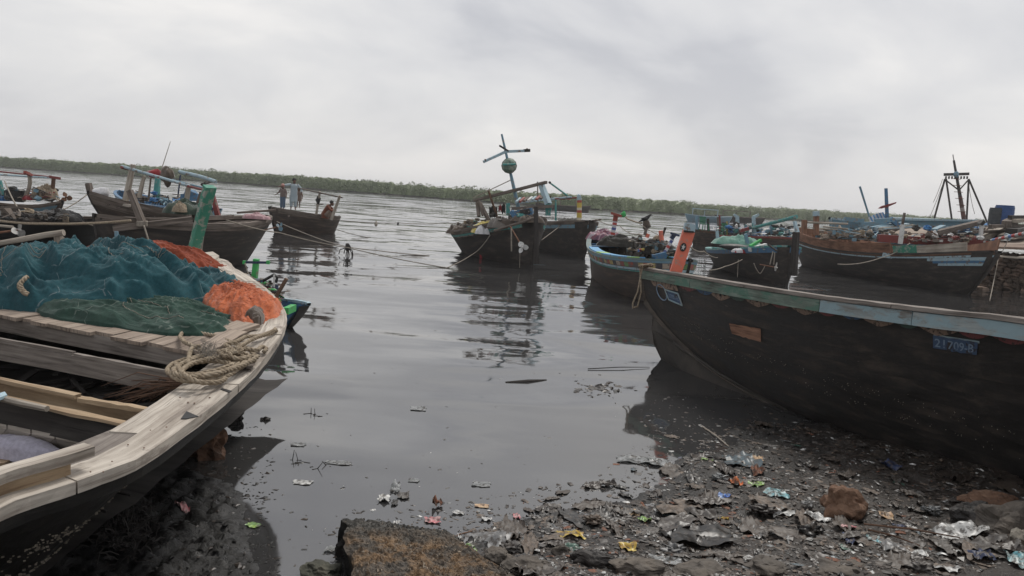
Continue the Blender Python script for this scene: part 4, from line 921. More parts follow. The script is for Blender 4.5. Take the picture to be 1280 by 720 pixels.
# ---------------- 12. big red railed boat
def qB(x, y, yy=36.0): return Y(1050 + x / 3.43, 180 + y / 3.43, yy)
def qC(x, y, yy=36.0): return Y(1120 + x / 8, 260 + y / 8, yy)
T, H = boat('wooden_boat', 'long black hulled boat with red brown railing and a blue striped bow', (1000, 297), 1.45, (1245, 315.5), 1.78, 3.2, 1.12,
            'hullmid', 'darkwood', asym=1, ovA=.9, ovB=1.4, draft=.45, e=.42, p=.42, caps=(.16, .07), bands=((.05, .085, 'paleblue', 'pale_strake'), (.0, .04, 'brownwood', 'rub_strake')), liner='inner', decking=(.05, .95, -.1, 20, 'oldwood'))
mb = MB(); H.strip(mb, .0, .70, -.30, -.02, -1, -.09, -.03, 24); T.part('bulwark', mb, M['redwood'])
mb = MB(); H.strip(mb, .71, .80, -.22, -.02, -1, -.09, -.03, 8); T.part('green_panel', mb, M['green'])
mb = MB(); H.strip(mb, .80, .95, -.2, -.02, -1, -.09, -.03, 8); T.part('carved_panel', mb, M['palepole'])
mb = MB(); H.strip(mb, .0, .95, -.30, -.02, 1, -.09, -.03, 24); T.part('bulwark', mb, M['redwood'])
for k, (qa, qb, mt) in enumerate(((.09, .15, 'paleblue'), (.15, .2, 'blue'), (.2, .25, 'paleblue'))):
    mb = MB(); H.strip(mb, .84 + .02 * k, .995, qa, qb, -1, .0, .03, 8); T.part('bow_stripe', mb, M[mt])
for i in range(17):
    t = .03 + i * .04
    mb = MB(); p_ = H.pt(t, 0, -1, -.08); mb.beam(p_, p_ + V((0, 0, .46 + .06 * (i % 3))), .12, .12); T.part('bulwark_rib', mb, M['redwood'])
for x, y0, y1, mt in ((1020.5, 294, 264, 'redwood'), (1005.5, 292, 275, 'redwood')):
    mb = MB(); mb.beam(Y(x - .5, y0, 38), Y(x, y1, 38), .24, .2); T.part('bow_post', mb, M[mt])
mb = MB(); mb.beam(Y(1020, 270, 37.9), Y(1020, 264, 37.9), .27, .23); T.part('post_cap', mb, M['paleblue'])
mb = MB(); mb.beam(qB(258, 428, 34.2), qB(270, 345, 34.2), .16, .14); T.part('white_post', mb, M['white']); mb = MB(); mb.beam(qB(268, 345, 34.2), qB(277, 295, 34.2), .09, .08); T.part('post_tip', mb, M['oldwood'])
pole(T, 'red_boom', qC(-180, 300, 36), qC(400, 335, 35.6), .2, 'maroon', sq=True); pole(T, 'red_boom', qC(420, 338, 35.5), qC(900, 345, 34.2), .2, 'maroon', .13, sq=True)
bw = striped('banded_spar', [(.4, .05, .04), (.5, .5, .5), (.1, .2, .4), (.4, .05, .04), (.45, .45, .45)], 1.3)
pole(T, 'bowsprit', qC(885, 342, 34.2), qC(1290, 250, 31), .085, bw, .065)
mb = MB(); mb.beam(qC(1085, 275, 32.6), qC(1145, 300, 32.4), .1, .22, w1=.16); T.part('bowsprit_collar', mb, M['paleblue'])
for a, b_ in (((300, 290), (400, 340)), ((345, 240), (400, 280)), ((360, 260), (420, 350))): pole(T, 'windlass_timber', qC(*a, 35.4), qC(*b_, 35.2), .09, ('brownwood', 'red', 'oldwood')[a[0] % 3], sq=True)
mb = MB(); mb.blob(qC(380, 270, 35.3), (.15, .14, .2), 6, .4); T.part('windlass', mb, M['white'], smooth=True)
mb = MB(); mb.beam(qB(182, 475, 34.0), qB(226, 482, 33.9), .02, .2); T.part('pale_patch', mb, M['paleblue'])
for x, y in ((330, 488), (348, 497)): mb = MB(); mb.blob(qB(x, y, 33.55), (.09, .06, .08), x, .2); T.part('fender', mb, M['white'], smooth=True)
mb = MB(); mb.blob(qC(945, 375, 33.8), (.3, .12, .14), 7, .1); T.part('bow_carving', mb, M['green'], smooth=True)
for a, b_ in (((940, 400), (800, 560)), ((1010, 460), (840, 600))): rope([qC(*a, 33), qC(*b_, 33)], .014, .0, T=T)
rope([qB(300, 425, 34), qB(170, 490, 33), qB(-10, 515, 32)], .022, .1, label='mooring line drooping along the side of the red railed boat')
rope([qC(1120, 320, 32.4), qB(680, 480, 32), qB(642, 672, 27.5)], .018, .1, label='line hanging from the banded bowsprit into the water by the stone wall')
for a, b_, r_ in (((655, 350), (900, 352), .05), ((760, 375), (900, 380), .04), ((700, 385), (1000, 395), .04), ((850, 370), (890, 430), .06)):   # gear on its left half
    pole(T, 'stacked_spar', qA(*a, 38), qA(b_[0], b_[1] + 8, 37.5), r_, 'palepole')
gear(T, 'deck_gear', [Y(1030, 297, 37.6), Y(1080, 299.5, 37.4), Y(1130, 302, 37)], .5, .45, 170, 90, ['net_dark', 'deck', 'rope', 'oldwood', 'palepole', 'cl_g', 'skyblue', 'paleblue'], 1.0)
gear(T, 'bow_gear', [qC(150, 330, 35.4), qC(420, 325, 35.0), qC(860, 345, 34)], .3, .3, 50, 91, ['net_dark', 'rope', 'oldwood', 'maroon', 'white'], .8)

# ---------------- 13. blue boat beyond, with A-frame
T, H = boat('wooden_boat', 'sky blue boat beyond the red railed boat, with a tall steel A-frame and mast', (1040, 273, 45), 2.55, (1232, 284, 47), 2.65, 3.6, 2.3,
            'skyblue', 'paleblue', asym=1, ovA=1, ovB=1, draft=.4, e=.4, p=.35, caps=(.18, .12), liner='skyblue', decking=(.06, .94, -.3, 18, 'oldwood'))
y_ = 46
M['iron'] = rough_mat('dark_iron', (.05, .048, .046), (.08, .075, .07), (.13, .1, .085), 6, (.6, .9), .2, .004)
for a, b_ in (((450, 150), (385, 390)), ((455, 150), (483, 350)), ((552, 150), (543, 325)), ((552, 150), (652, 385))): pole(T, 'frame_leg', qB(*b_, y_), qB(*a, y_), .055, 'iron')
mb = MB(); mb.beam(qB(447, 131, y_), qB(552, 128, y_), .14, .16); tb = T.part('top_bar', mb, M['iron'])
for i in range(8): mb = MB(); p_ = qB(455 + i * 13, 138, y_); mb.beam(p_, p_ - V((0, 0, .16)), .08, .05); T.part('bar_tooth', mb, M['iron'], tb)
pole(T, 'brace', qB(450, 152, y_), qB(508, 197, y_), .04, 'iron'); pole(T, 'brace', qB(552, 152, y_), qB(512, 197, y_), .04, 'iron')
mb = MB(); mb.tube([qB(532, 325, y_), qB(515, 225, y_)], [.13, .11], 8); T.part('mast', mb, striped('mast_bands', [(.16, .08, .07), (.3, .26, .24), (.14, .09, .08), (.12, .08, .075)], 1.0))
pole(T, 'mast_top', qB(515, 225, y_), qB(488, 70, y_), .1, 'iron', .06); pole(T, 'mast_tip', qB(488, 70, y_), qB(484, 45, y_), .03, 'steel'); mb = MB(); mb.blob(qB(498, 130, y_ - .1), (.16, .12, .18), 3, .1); T.part('mast_collar', mb, M['skyblue'], smooth=True)
for i in range(6): c_ = qB(498 + i * 5, 150 + i * 28, y_ - .15); mb = MB(); mb.beam(c_ - V((.25, 0, 0)), c_ + V((.25, 0, 0)), .03, .03); T.part('mast_rung', mb, M['rust'])
for a, b_ in (((445, 160), (382, 320)), ((553, 180), (578, 300)), ((440, 150), (400, 250))): rope([qB(*a, y_), qB(*b_, y_)], .015, .1, T=T)
pole(T, 'blue_pole', qB(125, 310, 44), qB(85, 182, 44), .05, 'skyblue', .06); pole(T, 'blue_pole', qB(205, 390, 43), qB(197, 190, 43), .09, 'blue', .07, sq=True)
mb = MB(); mb.prism([qB(165, 277, 42.8), qB(180, 266, 42.8), qB(243, 249, 42.8), qB(240, 255, 42.8), qB(205, 270, 42.8), qB(178, 277, 42.8)], (0, .1, 0)); T.part('red_vane', mb, M['maroon'])
mb = MB(); mb.grid(lambda u, v: qB(120 + 66 * u + 12 * v, 316 - 24 * u + 26 * v - 4 * math.sin(PI * u), 43.4 + .12 * math.sin(u * 9 + v * 3)), 14, 6, 1, .6)
T.part('striped_cloth', mb, striped('blue_white_stripes', [(.12, .28, .5), (.6, .6, .62)], .2, 'UV', 0, amt=.2), smooth=True)
for i, (x0, y0, x1, y1) in enumerate(((85, 345, 195, 340), (110, 390, 215, 375), (70, 375, 130, 350), (150, 330, 230, 325), (215, 320, 250, 350), (130, 400, 230, 395), (20, 322, 100, 330))): pole(T, 'blue_timber', qB(x0, y0, 42), qB(x1, y1, 42), .13, ('skyblue', 'blue', 'paleblue')[i % 3], sq=True)
pole(T, 'top_rail', qB(220, 318, 45), qB(600, 333, 44), .07, 'paleblue'); pole(T, 'orange_piece', qC(455, 122, 44.8), qC(525, 130, 44.8), .07, 'orange', sq=True)
mb = MB(); mb.prism([qC(-20, 112, 43.6), qC(400, 118, 43.6), qC(820, 128, 43.6), qC(840, 150, 43.6), qC(600, 176, 43.6), qC(250, 190, 43.6), qC(-20, 215, 43.6)], (0, .08, 0)); T.part('side_board', mb, M['skyblue'])
pole(T, 'side_rail', qC(-60, 112, 43.5), qC(830, 126, 43.5), .06, 'paleblue', sq=True)
mb = MB(); mb.prism([qB(25, 318, 43), qB(100, 322, 43), qB(100, 336, 43), qB(30, 330, 43)], (0, .1, 0)); T.part('side_board', mb, M['skyblue'])
for i in range(5): pole(T, 'deck_spar', qC(-250 + 40 * i, 200 + 6 * i, 41), qC(60 + 60 * i, 150 + 14 * i, 43), .08, ('skyblue', 'paleblue', 'palepole', 'skyblue', 'oldwood')[i], sq=True)
# timber, drums on the low quay deck
T = Thing('timber_stack', 'heap of long grey timbers and blue spars lying beside the quay at right', 'timber', qC(700, 240, 39), 0)
tl = [((400, 250), (860, 140), 'oldwood', .13), ((470, 250), (600, 215), 'palepole', .12), ((580, 260), (700, 215), 'oldwood', .14), ((640, 300), (790, 270), 'skyblue', .1), ((780, 240), (1100, 230), 'oldwood', .08), ((870, 300), (1100, 195), 'palepole', .13), ((1050, 290), (1290, 195), 'palepole', .14), ((830, 225), (1000, 190), 'oldwood', .1),
      ((940, 182), (1300, 180), 'oldwood', .09), ((1100, 165), (1180, 125), 'oldwood', .2), ((1140, 92), (1300, 90), 'darkwood', .1), ((760, 265), (920, 262), 'black', .14), ((630, 285), (780, 262), 'tar', .16), ((1180, 130), (1300, 125), 'palepole', .1), ((1090, 385), (1300, 378), 'darkblue', .1), ((540, 290), (620, 255), 'tar', .14), ((380, 230), (470, 190), 'skyblue', .12), ((430, 290), (500, 285), 'oldwood', .09), ((700, 175), (850, 130), 'skyblue', .08), ((960, 280), (1040, 240), 'tar', .2), ((1150, 250), (1300, 230), 'tar', .25)]
for i, (a, b_, mt, r_) in enumerate(tl): pole(T, 'timber' , qC(*a, 37.5 + (i % 4) * .6), qC(*b_, 39.5 + (i % 4) * .6), r_, mt, sq=True)
mb = MB(); mb.prism([qC(-100, 285, 38), qC(330, 290, 38), qC(420, 195, 42), qC(60, 205, 42)], (0, 0, -.12)); T.part('plank_platform', mb, M['deck'])
mb = MB(); mb.prism([qC(1090, 365, 36), qC(1320, 365, 36), qC(1320, 270, 41), qC(1160, 300, 41)], (0, 0, -.12)); T.part('plank_platform', mb, M['deck'])
gear(T, 'loose_gear', [qC(400, 270, 39), qC(620, 255, 40), qC(900, 240, 41), qC(1200, 200, 43)], .8, .3, 150, 92, ['net_dark', 'cl_b', 'deck', 'tar', 'skyblue', 'palepole', 'paleblue'], 1.2)
mb = MB(); mb.beam(qC(845, 320, 37), qC(855, 165, 37), .15, .13); T.part('white_post', mb, M['white']); mb = MB(); mb.beam(qC(835, 165, 37), qC(870, 130, 37), .3, .15); T.part('post_knot', mb, M['net_dark'])
for c_, r_, h_, lb, mt in ((qC(985, 172, 42), .34, .88, 'dark grey plastic drum, left of the pair on the timbers', 'black2'), (qC(1066, 170, 42), .46, 1.0, 'large blue plastic drum, right of the pair on the timbers', 'drum')):
    if mt == 'black2': M['black2'] = rough_mat('grey_drum', (.035, .04, .045), (.055, .06, .065), (.08, .08, .08), 3, (.4, .6), .1, .004)
    Td = Thing('drum', lb, 'drum', c_, 0, 'plastic drums on the timbers')
    mb = MB(); mb.tube([c_ + V((0, 0, h_ * k)) for k in (0, .03, .3, .32, .35, .65, .68, .7, .95, 1)], [r_ * q for q in (.95, 1, 1, 1.04, 1, 1, 1.04, 1, 1, .9)], 24); Td.part('body', mb, M[mt], smooth=False)
    mb = MB(); mb.tube([c_ + V((0, 0, h_)), c_ + V((0, 0, h_ + .04))], [r_ * .96, r_ * .93], 24); Td.part('lid', mb, M[mt])

# ================================================================ THE TWO NEAR BOATS
class Ring:
    """hull skin between a closed rail line and a centre line under it, both measured points"""
    def __init__(s, rail, keel, p): s.r = [V(q) for q in rail]; s.k = [V(q) for q in keel]; s.p = p; s.n = len(rail)
    def cr(s, P, t):
        x = max(0, min(.99999, t)) * (s.n - 1); i = int(x); f = x - i
        a, b_, c_, d_ = P[max(0, i - 1)], P[i], P[i + 1], P[min(s.n - 1, i + 2)]
        return .5 * ((2 * b_) + (c_ - a) * f + (2 * a - 5 * b_ + 4 * c_ - d_) * f * f + (3 * b_ - a - 3 * c_ + d_) * f ** 3)
    def out(s, t):
        a = s.cr(s.r, t - .004); b_ = s.cr(s.r, t + .004); d = (b_ - a); n_ = V((d.y, -d.x, 0)).normalized()
        k = s.cr(s.k, t) - s.cr(s.r, t); k.z = 0
        return -n_ if n_.dot(k) > 0 else n_
    def pt(s, t, q, off=0.0):
        R_ = s.cr(s.r, t); K = s.cr(s.k, t); f = 1 - max(0, 1 - q) ** s.p
        if q < 0: f = 0
        p = R_.lerp(K, f); p.z = R_.z + (K.z - R_.z) * q
        return p + s.out(t) * off
    def skin(s, mb, t0, t1, q0, q1, o0, o1, nu, nv, L=6.0, o0b=None):
        """closed slab"""
        o0b = o1 if o0b is None else o0b
        f = lambda u, v, a: s.pt(t0 + (t1 - t0) * u, q0 + (q1 - q0) * v, a)
        mb.grid(lambda u, v: f(u, v, o1 + (o0b - o1) * v), nu, nv, L * (t1 - t0) * 2, 1.6 * (q1 - q0))
        mb.grid(lambda u, v: f(u, v, o0), nu, 1, L, .3)
        for vv, oo in ((0, o1), (1, o0b)): mb.grid(lambda u, v, vv=vv, oo=oo: f(u, vv, o0 + (oo - o0) * v), nu, 1, L, .04)
        return mb
    def board(s, mb, t0, t1, a, b_, z0, z1, n, jit=0.0):
        b0 = len(mb.v); us = rnd.random() * 20; acc = 0; last = None; U = []
        for i in range(n + 1):
            t = t0 + (t1 - t0) * i / n; R_ = s.cr(s.r, t); o = s.out(t); j = [rnd.uniform(-1, 1) * jit for _ in range(4)]
            mb.v += [R_ + o * (a + j[0]) + V((0, 0, z0)), R_ + o * (a + j[1]) + V((0, 0, z1 + j[2])), R_ + o * b_ + V((0, 0, z1 + j[3])), R_ + o * b_ + V((0, 0, z0))]
            if last is not None: acc += (R_ - last).length
            last = R_; U.append(us + acc)
        w = [0, z1 - z0, z1 - z0 + abs(a - b_), 2 * (z1 - z0) + abs(a - b_), 2 * (z1 - z0) + 2 * abs(a - b_)]
        for i in range(n):
            for k in range(4):
                k2 = (k + 1) % 4; e = b0 + 4 * i; mb.f.append([e + k, e + 4 + k, e + 4 + k2, e + k2]); mb.mi.append(0)
                mb.uv.append([(U[i], us + w[k]), (U[i + 1], us + w[k]), (U[i + 1], us + w[k + 1]), (U[i], us + w[k + 1])])
        for e in (b0, b0 + 4 * n): mb.f.append([e, e + 1, e + 2, e + 3]); mb.mi.append(0); mb.uv.append([(us, us), (us, us + .1), (us + .1, us + .1), (us + .1, us)])
        return mb
def proj(p):
    d = V(p) - V((0, 0, CAM_H)); k = FPX / d.dot(fwd); return 640 + d.dot(RR) * k, 360 - d.dot(UU) * k

# ---------------- left boat
RL = [Z(-330, 900, 1.2), Z(-120, 715, 1.2), Z(0, 645, 1.2), Z(101, 610, 1.21), Z(173, 579, 1.23), Z(253, 521, 1.25), Z(300, 481, 1.27), Z(327, 452, 1.28), Z(345, 425, 1.3), Z(352, 405, 1.33), Z(346, 388, 1.37), Z(333, 372, 1.42), Z(315, 357, 1.47), Z(290, 342, 1.52), Z(268, 328, 1.56),
      V((-5.3, 11.0, 1.56)), Z(40, 323, 1.52), V((-7.2, 9.9, 1.42)), V((-7.5, 8.4, 1.34)), V((-7.4, 6.5, 1.28)), V((-7.1, 4.5, 1.22)), V((-6.3, 2.5, 1.2)), V((-5.0, 1.2, 1.2))]
KL = [V((-4.35 - .85 * sm(3.9, 5.2, p.y), max(2.6, min(8.6, p.y)), -.4 + (.25 if p.y > 9.3 else 0))) for p in RL]
LB = Ring(RL, KL, .52)
TL = Thing('wooden_boat', 'big bleached timber boat in the left foreground, open beams showing, nets heaped on its foredeck', 'boat', (-4.6, 6.0, 0), math.radians(80))
NQ = 9
for i in range(NQ):
    q0, q1 = i / NQ * .92, (i + 1) / NQ * .92 + .012
    mb = MB(); LB.skin(mb, .0, .68, q0, q1, -.035, .0 - .0015 * i, 60, 2, 12, .004 - .0015 * i); TL.part('strake', mb, M['tarL'], smooth=False)
mb = MB(); LB.skin(mb, .68, 1.0, 0, .95, -.03, 0, 20, 6, 12); TL.part('far_side', mb, M['tarL'])
mb = MB(); mb.grid(lambda u, v: LB.pt(u, v, -.07), 90, 8, 14, 1.5); TL.part('inner_planking', mb, M['darkwood'], smooth=True)
tt = [0, .13, .26, .36, .44, .54, .62, .68]
for a, b_ in zip(tt, tt[1:]):
    mb = MB(); LB.board(mb, a + .0006, b_ - .0006, .05, -.155, .0, .065, max(6, int((b_ - a) * 120)), .004); TL.part('gunwale_board', mb, M['rail'])
tt = [0, .2, .31, .42, .56, .68]
for a, b_ in zip(tt, tt[1:]):
    mb = MB(); LB.board(mb, a + .0006, b_ - .0006, -.162, -.34, -.012, .05, max(6, int((b_ - a) * 120)), .004); TL.part('gunwale_board', mb, M['rail'] if a > .1 else M['beam'])
mb = MB(); LB.board(mb, .685, 1.0, .03, -.26, 0, .07, 26, .005); TL.part('gunwale_board', mb, M['rail'])
mb = MB(); LB.board(mb, 0, .68, .03, -.02, -.07, -.004, 60, .004); TL.part('rub_strake', mb, M['tarL'])
def bm(name, a, b_, zt, w, h, mat='beam', seg=10, jit=.004, up=(0, 0, 1)):
    a = Z(a[0], a[1], zt); b_ = Z(b_[0], b_[1], zt); d = (b_ - a).normalized(); s_ = V((d.y, -d.x, 0)); s_ = s_ if s_.y > 0 else -s_
    o = s_ * (w / 2) - V((0, 0, h / 2)); mb = MB(); mb.beam(a + o, b_ + o, w, h, up, seg, jit); return TL.part(name, mb, M[mat])
bm('deck_beam', (-260, 347), (234, 441), 1.27, .06, .14)
bm('thwart', (-260, 379), (242, 473.5), 1.25, .05, .155); bm('thwart_ledge', (-260, 374), (90, 440), 1.28, .035, .03, 'beam'); bm('thwart_ledge', (92, 441.5), (238, 469.5), 1.275, .035, .025, 'beam')
bm('thwart', (-200, 437), (197, 517), 1.22, .04, .12, 'newwood'); bm('thwart_ledge', (-200, 432), (93, 494), 1.25, .05, .03, 'newwood'); bm('thwart_ledge', (96, 497), (202, 515), 1.245, .05, .03, 'newwood')
bm('thwart', (-160, 464), (162, 532), 1.2, .07, .02, 'newwood'); bm('shadow_board', (-160, 466), (160, 534), 1.178, .03, .17, 'darkwood')  # dark board gives the shadowed front face below the thwart by its colour
mb = MB(); mb.tube([Z(-20, 493, 1.24), Z(30, 505, 1.24), Z(59, 511, 1.24)], [.022, .024, .02], 8); TL.part('loose_batten', mb, M['palepole'])
mb = MB(); mb.prism([Z(-30, 503, 1.25), Z(6, 493, 1.25), Z(9, 497, 1.25), Z(-30, 512, 1.25)], (0, 0, .02)); TL.part('green_edge', mb, M['paleblue'])
mb = MB(); mb.prism([Z(78, 568, 1.19), Z(163, 533, 1.215), Z(196, 540, 1.235), Z(125, 577, 1.215)], (0, 0, .03)); TL.part('corner_board', mb, M['beam'])
# deck planks running forward from the deck beam, each its own board
RPOLY = [(p.x, p.y) for p in RL]
a0 = Z(-260, 345, 1.285); a1 = Z(262, 444, 1.285); dr = (a1 - a0); Ld = dr.length; dr.normalize(); pr_ = V((-dr.y, dr.x, 0)); x = 0
while x < Ld - .15:
    w_ = rnd.uniform(.17, .3); w_ = min(w_, Ld - x); c_ = a0 + dr * (x + w_ / 2); l_ = .3
    while l_ < 2.8 and inside((c_ + pr_ * (l_ + .42)).x, (c_ + pr_ * (l_ + .42)).y, RPOLY) and min(seg_d(*(c_ + pr_ * l_).xy, RPOLY[i], RPOLY[i + 1]) for i in range(len(RPOLY) - 1)) > .3: l_ += .08
    e0 = rnd.uniform(-.07, .015); z_ = rnd.uniform(-.008, .012); k_ = rnd.uniform(-.03, .03)
    mb = MB(); mb.beam(c_ + pr_ * e0 + V((0, 0, z_)), c_ + pr_ * l_ + dr * k_ + V((0, 0, z_ + .12)), w_ - .012, .035, seg=6, jit=.004); TL.part('deck_plank', mb, M['deck']); x += w_
# inner pale planking at the near end and floor litter
def flatp(name, P_, mat, th=.03):
    mb = MB(); mb.prism([Z(x, y, z) for x, y, z in P_], (0, 0, -th)); return TL.part(name, mb, M[mat])
for i in range(6):
    x0, x1 = -50 + 30 * i, -22 + 30 * i; y0, y1 = 519 + 6 * i, 525 + 6 * i
    flatp('lining_plank', ((x0, y0, 1.02), (min(x1, 124), y1, 1.02), (min(x1, 124) - 20, y1 + 26 - 3 * i, .82), (x0 - 20, y0 + 30 - 3 * i, .82)), 'rail')
flatp('lining_plank', ((-60, 572, .8), (70, 562, .8), (84, 574, .84), (-60, 602, .86)), 'oldwood'); flatp('lining_plank', ((-60, 566, .83), (40, 563, .83), (6, 578, .85), (-60, 588, .86)), 'newwood')
bw0, bw1 = LB.cr(LB.r, .105), Z(100, 600, 1.25)
def bul(t, off, z): r_ = LB.cr(LB.r, t) + LB.out(t) * off; return r_ + V((0, 0, z))
mb = MB(); mb.grid(lambda u, v: bul(.01 + .124 * u, -.05 - .0 * v, .05 + .09 * v), 20, 2, 2.2, .15); mb.grid(lambda u, v: bul(.01 + .124 * (1 - u), -.085, .05 + .09 * v), 20, 2, 2.2, .15); mb.grid(lambda u, v: bul(.134, -.05 - .035 * u, .05 + .09 * v), 1, 1, .04, .15); TL.part('bulwark_board', mb, M['newwood'])
mb = MB(); pts_ = [bul(.01 + .13 * i / 20, -.06, .225) for i in range(21)]
LB.board(mb, .004, .148, -.015, -.11, .135, .185, 22, .002)
TL.part('bulwark_cap', mb, M['rail'])
def inlay(name, P_, zt, mat, th=.004):
    mb = MB(); mb.prism([Z(x, y, zt) for x, y in P_], (0, 0, th)); return TL.part(name, mb, M[mat] if isinstance(mat, str) else mat)
inlay('inlaid_block', ((303, 460), (316, 441), (325, 441), (314, 463)), 1.348, 'oldwood', .006)
inlay('mortise_shade', ((275.5, 487), (278, 485.5), (290, 489), (287, 491)), 1.329, 'black', .003)  # thin black slip on the rail in place of the shade inside a slot
inlay('mortise_shade', ((226, 524), (233, 514.5), (248, 521), (233, 524)), 1.314, 'black', .004)  # second black slip, again for the dark of a hole that is not cut
for (x, y) in ((180, 560), (140, 577), (129, 590), (208, 534), (235, 503), (272, 481), (290, 470), (318, 430), (335, 420), (160, 556), (113, 590), (225, 497), (243, 504), (262, 497), (309, 455), (188, 538)): inlay('nail_hole', ((x - 1.2, y), (x, y - .8), (x + 1.4, y), (x, y + .8)), 1.302 if x < 200 else 1.322, 'brownwood', .002)
mb = MB(); mb.prism([Z(248, 331, 1.6), Z(252, 320, 1.6), Z(266, 318.5, 1.6), Z(274, 324, 1.6), Z(264, 332, 1.6)], (0, 0, .05)); TL.part('stem_board', mb, M['rail'])
mb = MB(); mb.beam(Z(240, 321, 1.6), Y(262.5, 233, 11.0), .13, .1, seg=4, jit=.003, w1=.16); gp0 = TL.part('green_post', mb, M['green'], label='thick green painted bow post leaning right')
mb = MB(); mb.tube([Z(236, 318, 1.62), Z(240, 313, 1.64), Z(244, 318, 1.62), Z(240, 322, 1.6)], .012, 5, closed=True); TL.part('bow_ring', mb, M['rust'])
mb = MB(); mb.tube([Y(147.8, 330, 11.6), Y(145.5, 289, 11.6)], .03, 8); TL.part('blue_pole', mb, M['skyblue'])
# rubble of broken timber in the bilge
mb = MB()
for i in range(260):
    c_ = V((rnd.uniform(-6.3, -2.9), rnd.uniform(4.4, 8.6), rnd.uniform(.35, .72))); a = rnd.uniform(0, PI); d = V((math.cos(a), math.sin(a), rnd.uniform(-.25, .25))) * rnd.uniform(.06, .38)
    mb.beam(c_ - d, c_ + d, rnd.uniform(.012, .09), rnd.uniform(.01, .03))
TL.part('bilge_rubbish', mb, M['darkwood'], kind='stuff')
mb = MB(); mb.grid(lambda u, v: (-6.9 + 4.2 * u, 3 + 6.5 * v, .36 + .07 * noise.noise(V((u * 9, v * 11, 3)))), 30, 30); TL.part('bilge_floor', mb, M['darkwood'], smooth=True)
mb = MB()
for i in range(70):
    a = V(Z(250 - rnd.random() * 5, 477 + rnd.random() * 4, 1.3)); e_ = Z(rnd.uniform(125, 205), rnd.uniform(470, 508), rnd.uniform(.85, 1.1)); m1 = a.lerp(e_, .5) + V((rnd.uniform(-.08, .08), rnd.uniform(-.08, .08), rnd.uniform(.0, .1)))
    mb.tube([a, m1, e_], [.003, .004, .003], 4, cap=False)
single('frayed_twine', mb, M['brownwood'], 'brown frayed twine trailing from the gunwale into the open hold', 'twine', smooth=True, kind=None)

# ---------------- nets on its foredeck
def netheap(c, rx, ry, h, seed, rz, folds, amp, dirf, nu=110, nv=220, edge=.13, rolls=()):
    mb = MB(); c = V(c); ca, sa = math.cos(rz), math.sin(rz); cf, sf = math.cos(dirf), math.sin(dirf)
    def ridge(x, y, f, s_):
        X = x * cf + y * sf; Y_ = -x * sf + y * cf
        wx = X + .22 * noise.noise(V((X * 1.1, Y_ * 1.1, s_))) ; wy = Y_ + .34 * noise.noise(V((X * .9, Y_ * 1.3, s_ + 5))) + .1 * noise.noise(V((X * 3, Y_ * 3, s_ + 8)))
        v = noise.noise(V((wx * f * .28, wy * f, s_ + 11))); return 1 - min(1, abs(v) * 2.4)
    def fn(u, v):
        a = 2 * PI * v; k = 1 + edge * 1.5 * noise.noise(V((math.cos(a) * 1.7, math.sin(a) * 1.7, seed))) + edge * .5 * noise.noise(V((math.cos(a) * 6, math.sin(a) * 6, seed)))
        x, y = math.cos(a) * u * rx * k, math.sin(a) * u * ry * k
        d = 1 - u ** 2.8; lump = noise.noise(V((x * 1.3, y * 1.3, seed + 2))) * .4 + noise.noise(V((x * 3.4, y * 3.4, seed + 4))) * .15
        z = h * d * (1 + lump) + amp * (.75 * ridge(x, y, folds, seed) ** 1.5 + .42 * ridge(x, y, folds * 2.3, seed + 20) ** 1.3 + .12 * noise.noise(V((x * 30, y * 30, 1)))) * min(1, (1 - u) * 9 + .25)
        for (q, w_, hh_) in rolls:
            best = min(seg_d(x, y, q[i], q[i + 1]) for i in range(len(q) - 1))
            if best < w_: z += hh_ * math.sqrt(1 - (best / w_) ** 2)
        return c + V((x * ca - y * sa, x * sa + y * ca, max(z, -.02) if u < .999 else -.06))
    mb.grid(fn, nu, nv, rx, 6 * rx); return mb
def seams(ob, mb, nu, nv, n_, seed, mat, r=.004, name='cord'):
    r_ = random.Random(seed)
    for k in range(n_):
        j = r_.uniform(0, nv); i0 = r_.randint(3, nu // 3); i1 = r_.randint(nu // 2, nu - 3); dj = r_.uniform(-.5, .5); pts = []
        for i in range(i0, i1):
            jj = int(j + dj * (i - i0) + 6 * math.sin(i * .09 + k)) % nv; pts.append(mb.v[i * (nv + 1) + jj] + V((0, 0, .004)))
        m2 = MB(); m2.tube(pts, r, 4); c = mkobj(name, m2, M[mat], ob.matrix_basis.inverted(), True); c.parent = ob
M['net_blue'] = cloth('blue_green_net', (.013, .056, .07), (.028, .098, .115), 240, creases=(.14, .18, .19), fuzz=.12); M['net_green'] = cloth('dark_green_net', (.016, .042, .033), (.034, .072, .055), 240, creases=(.11, .14, .12), fuzz=.12)
M['net_rust'] = cloth('rust_red_net', (.16, .035, .018), (.27, .062, .03), 200, fuzz=.12); M['net_orange'] = cloth('orange_net', (.34, .085, .035), (.55, .16, .07), 60, fuzz=.2)
mb = netheap(Z(26, 559, .9), .34, .1, .04, 201, -.25, 5, .03, .6, 40, 80, .1); single('lilac_cloth', mb, cloth('lilac_cloth', (.36, .34, .42), (.52, .5, .58), 200), 'crumpled pale lilac cloth lying inside the near end of the left boat', 'cloth', smooth=True)
mb = netheap(V((-4.72, 8.9, 1.36)), 1.6, 1.2, .36, 11, -.27, 2.4, .2, -.35, rolls=(([(-1.2, .1), (-.4, .55), (.5, .35), (1.2, .1)], .22, .1), ([(.1, -.5), (.7, -.55), (1.25, -.25)], .24, .13), ([(-1.1, -.5), (-.3, -.7), (.4, -.62)], .16, .07)))
ob = single('fishing_net', mb, M['net_blue'], 'large blue green fishing net heaped on top of the pile on the left boat', 'fishing net', 'nets heaped on the foredeck', smooth=True); seams(ob, mb, 110, 220, 9, 5, 'thinrope', .0035)
mb = netheap(V((-3.95, 7.95, 1.33)), 1.6, .6, .1, 17, -.45, 3.4, .085, .25)
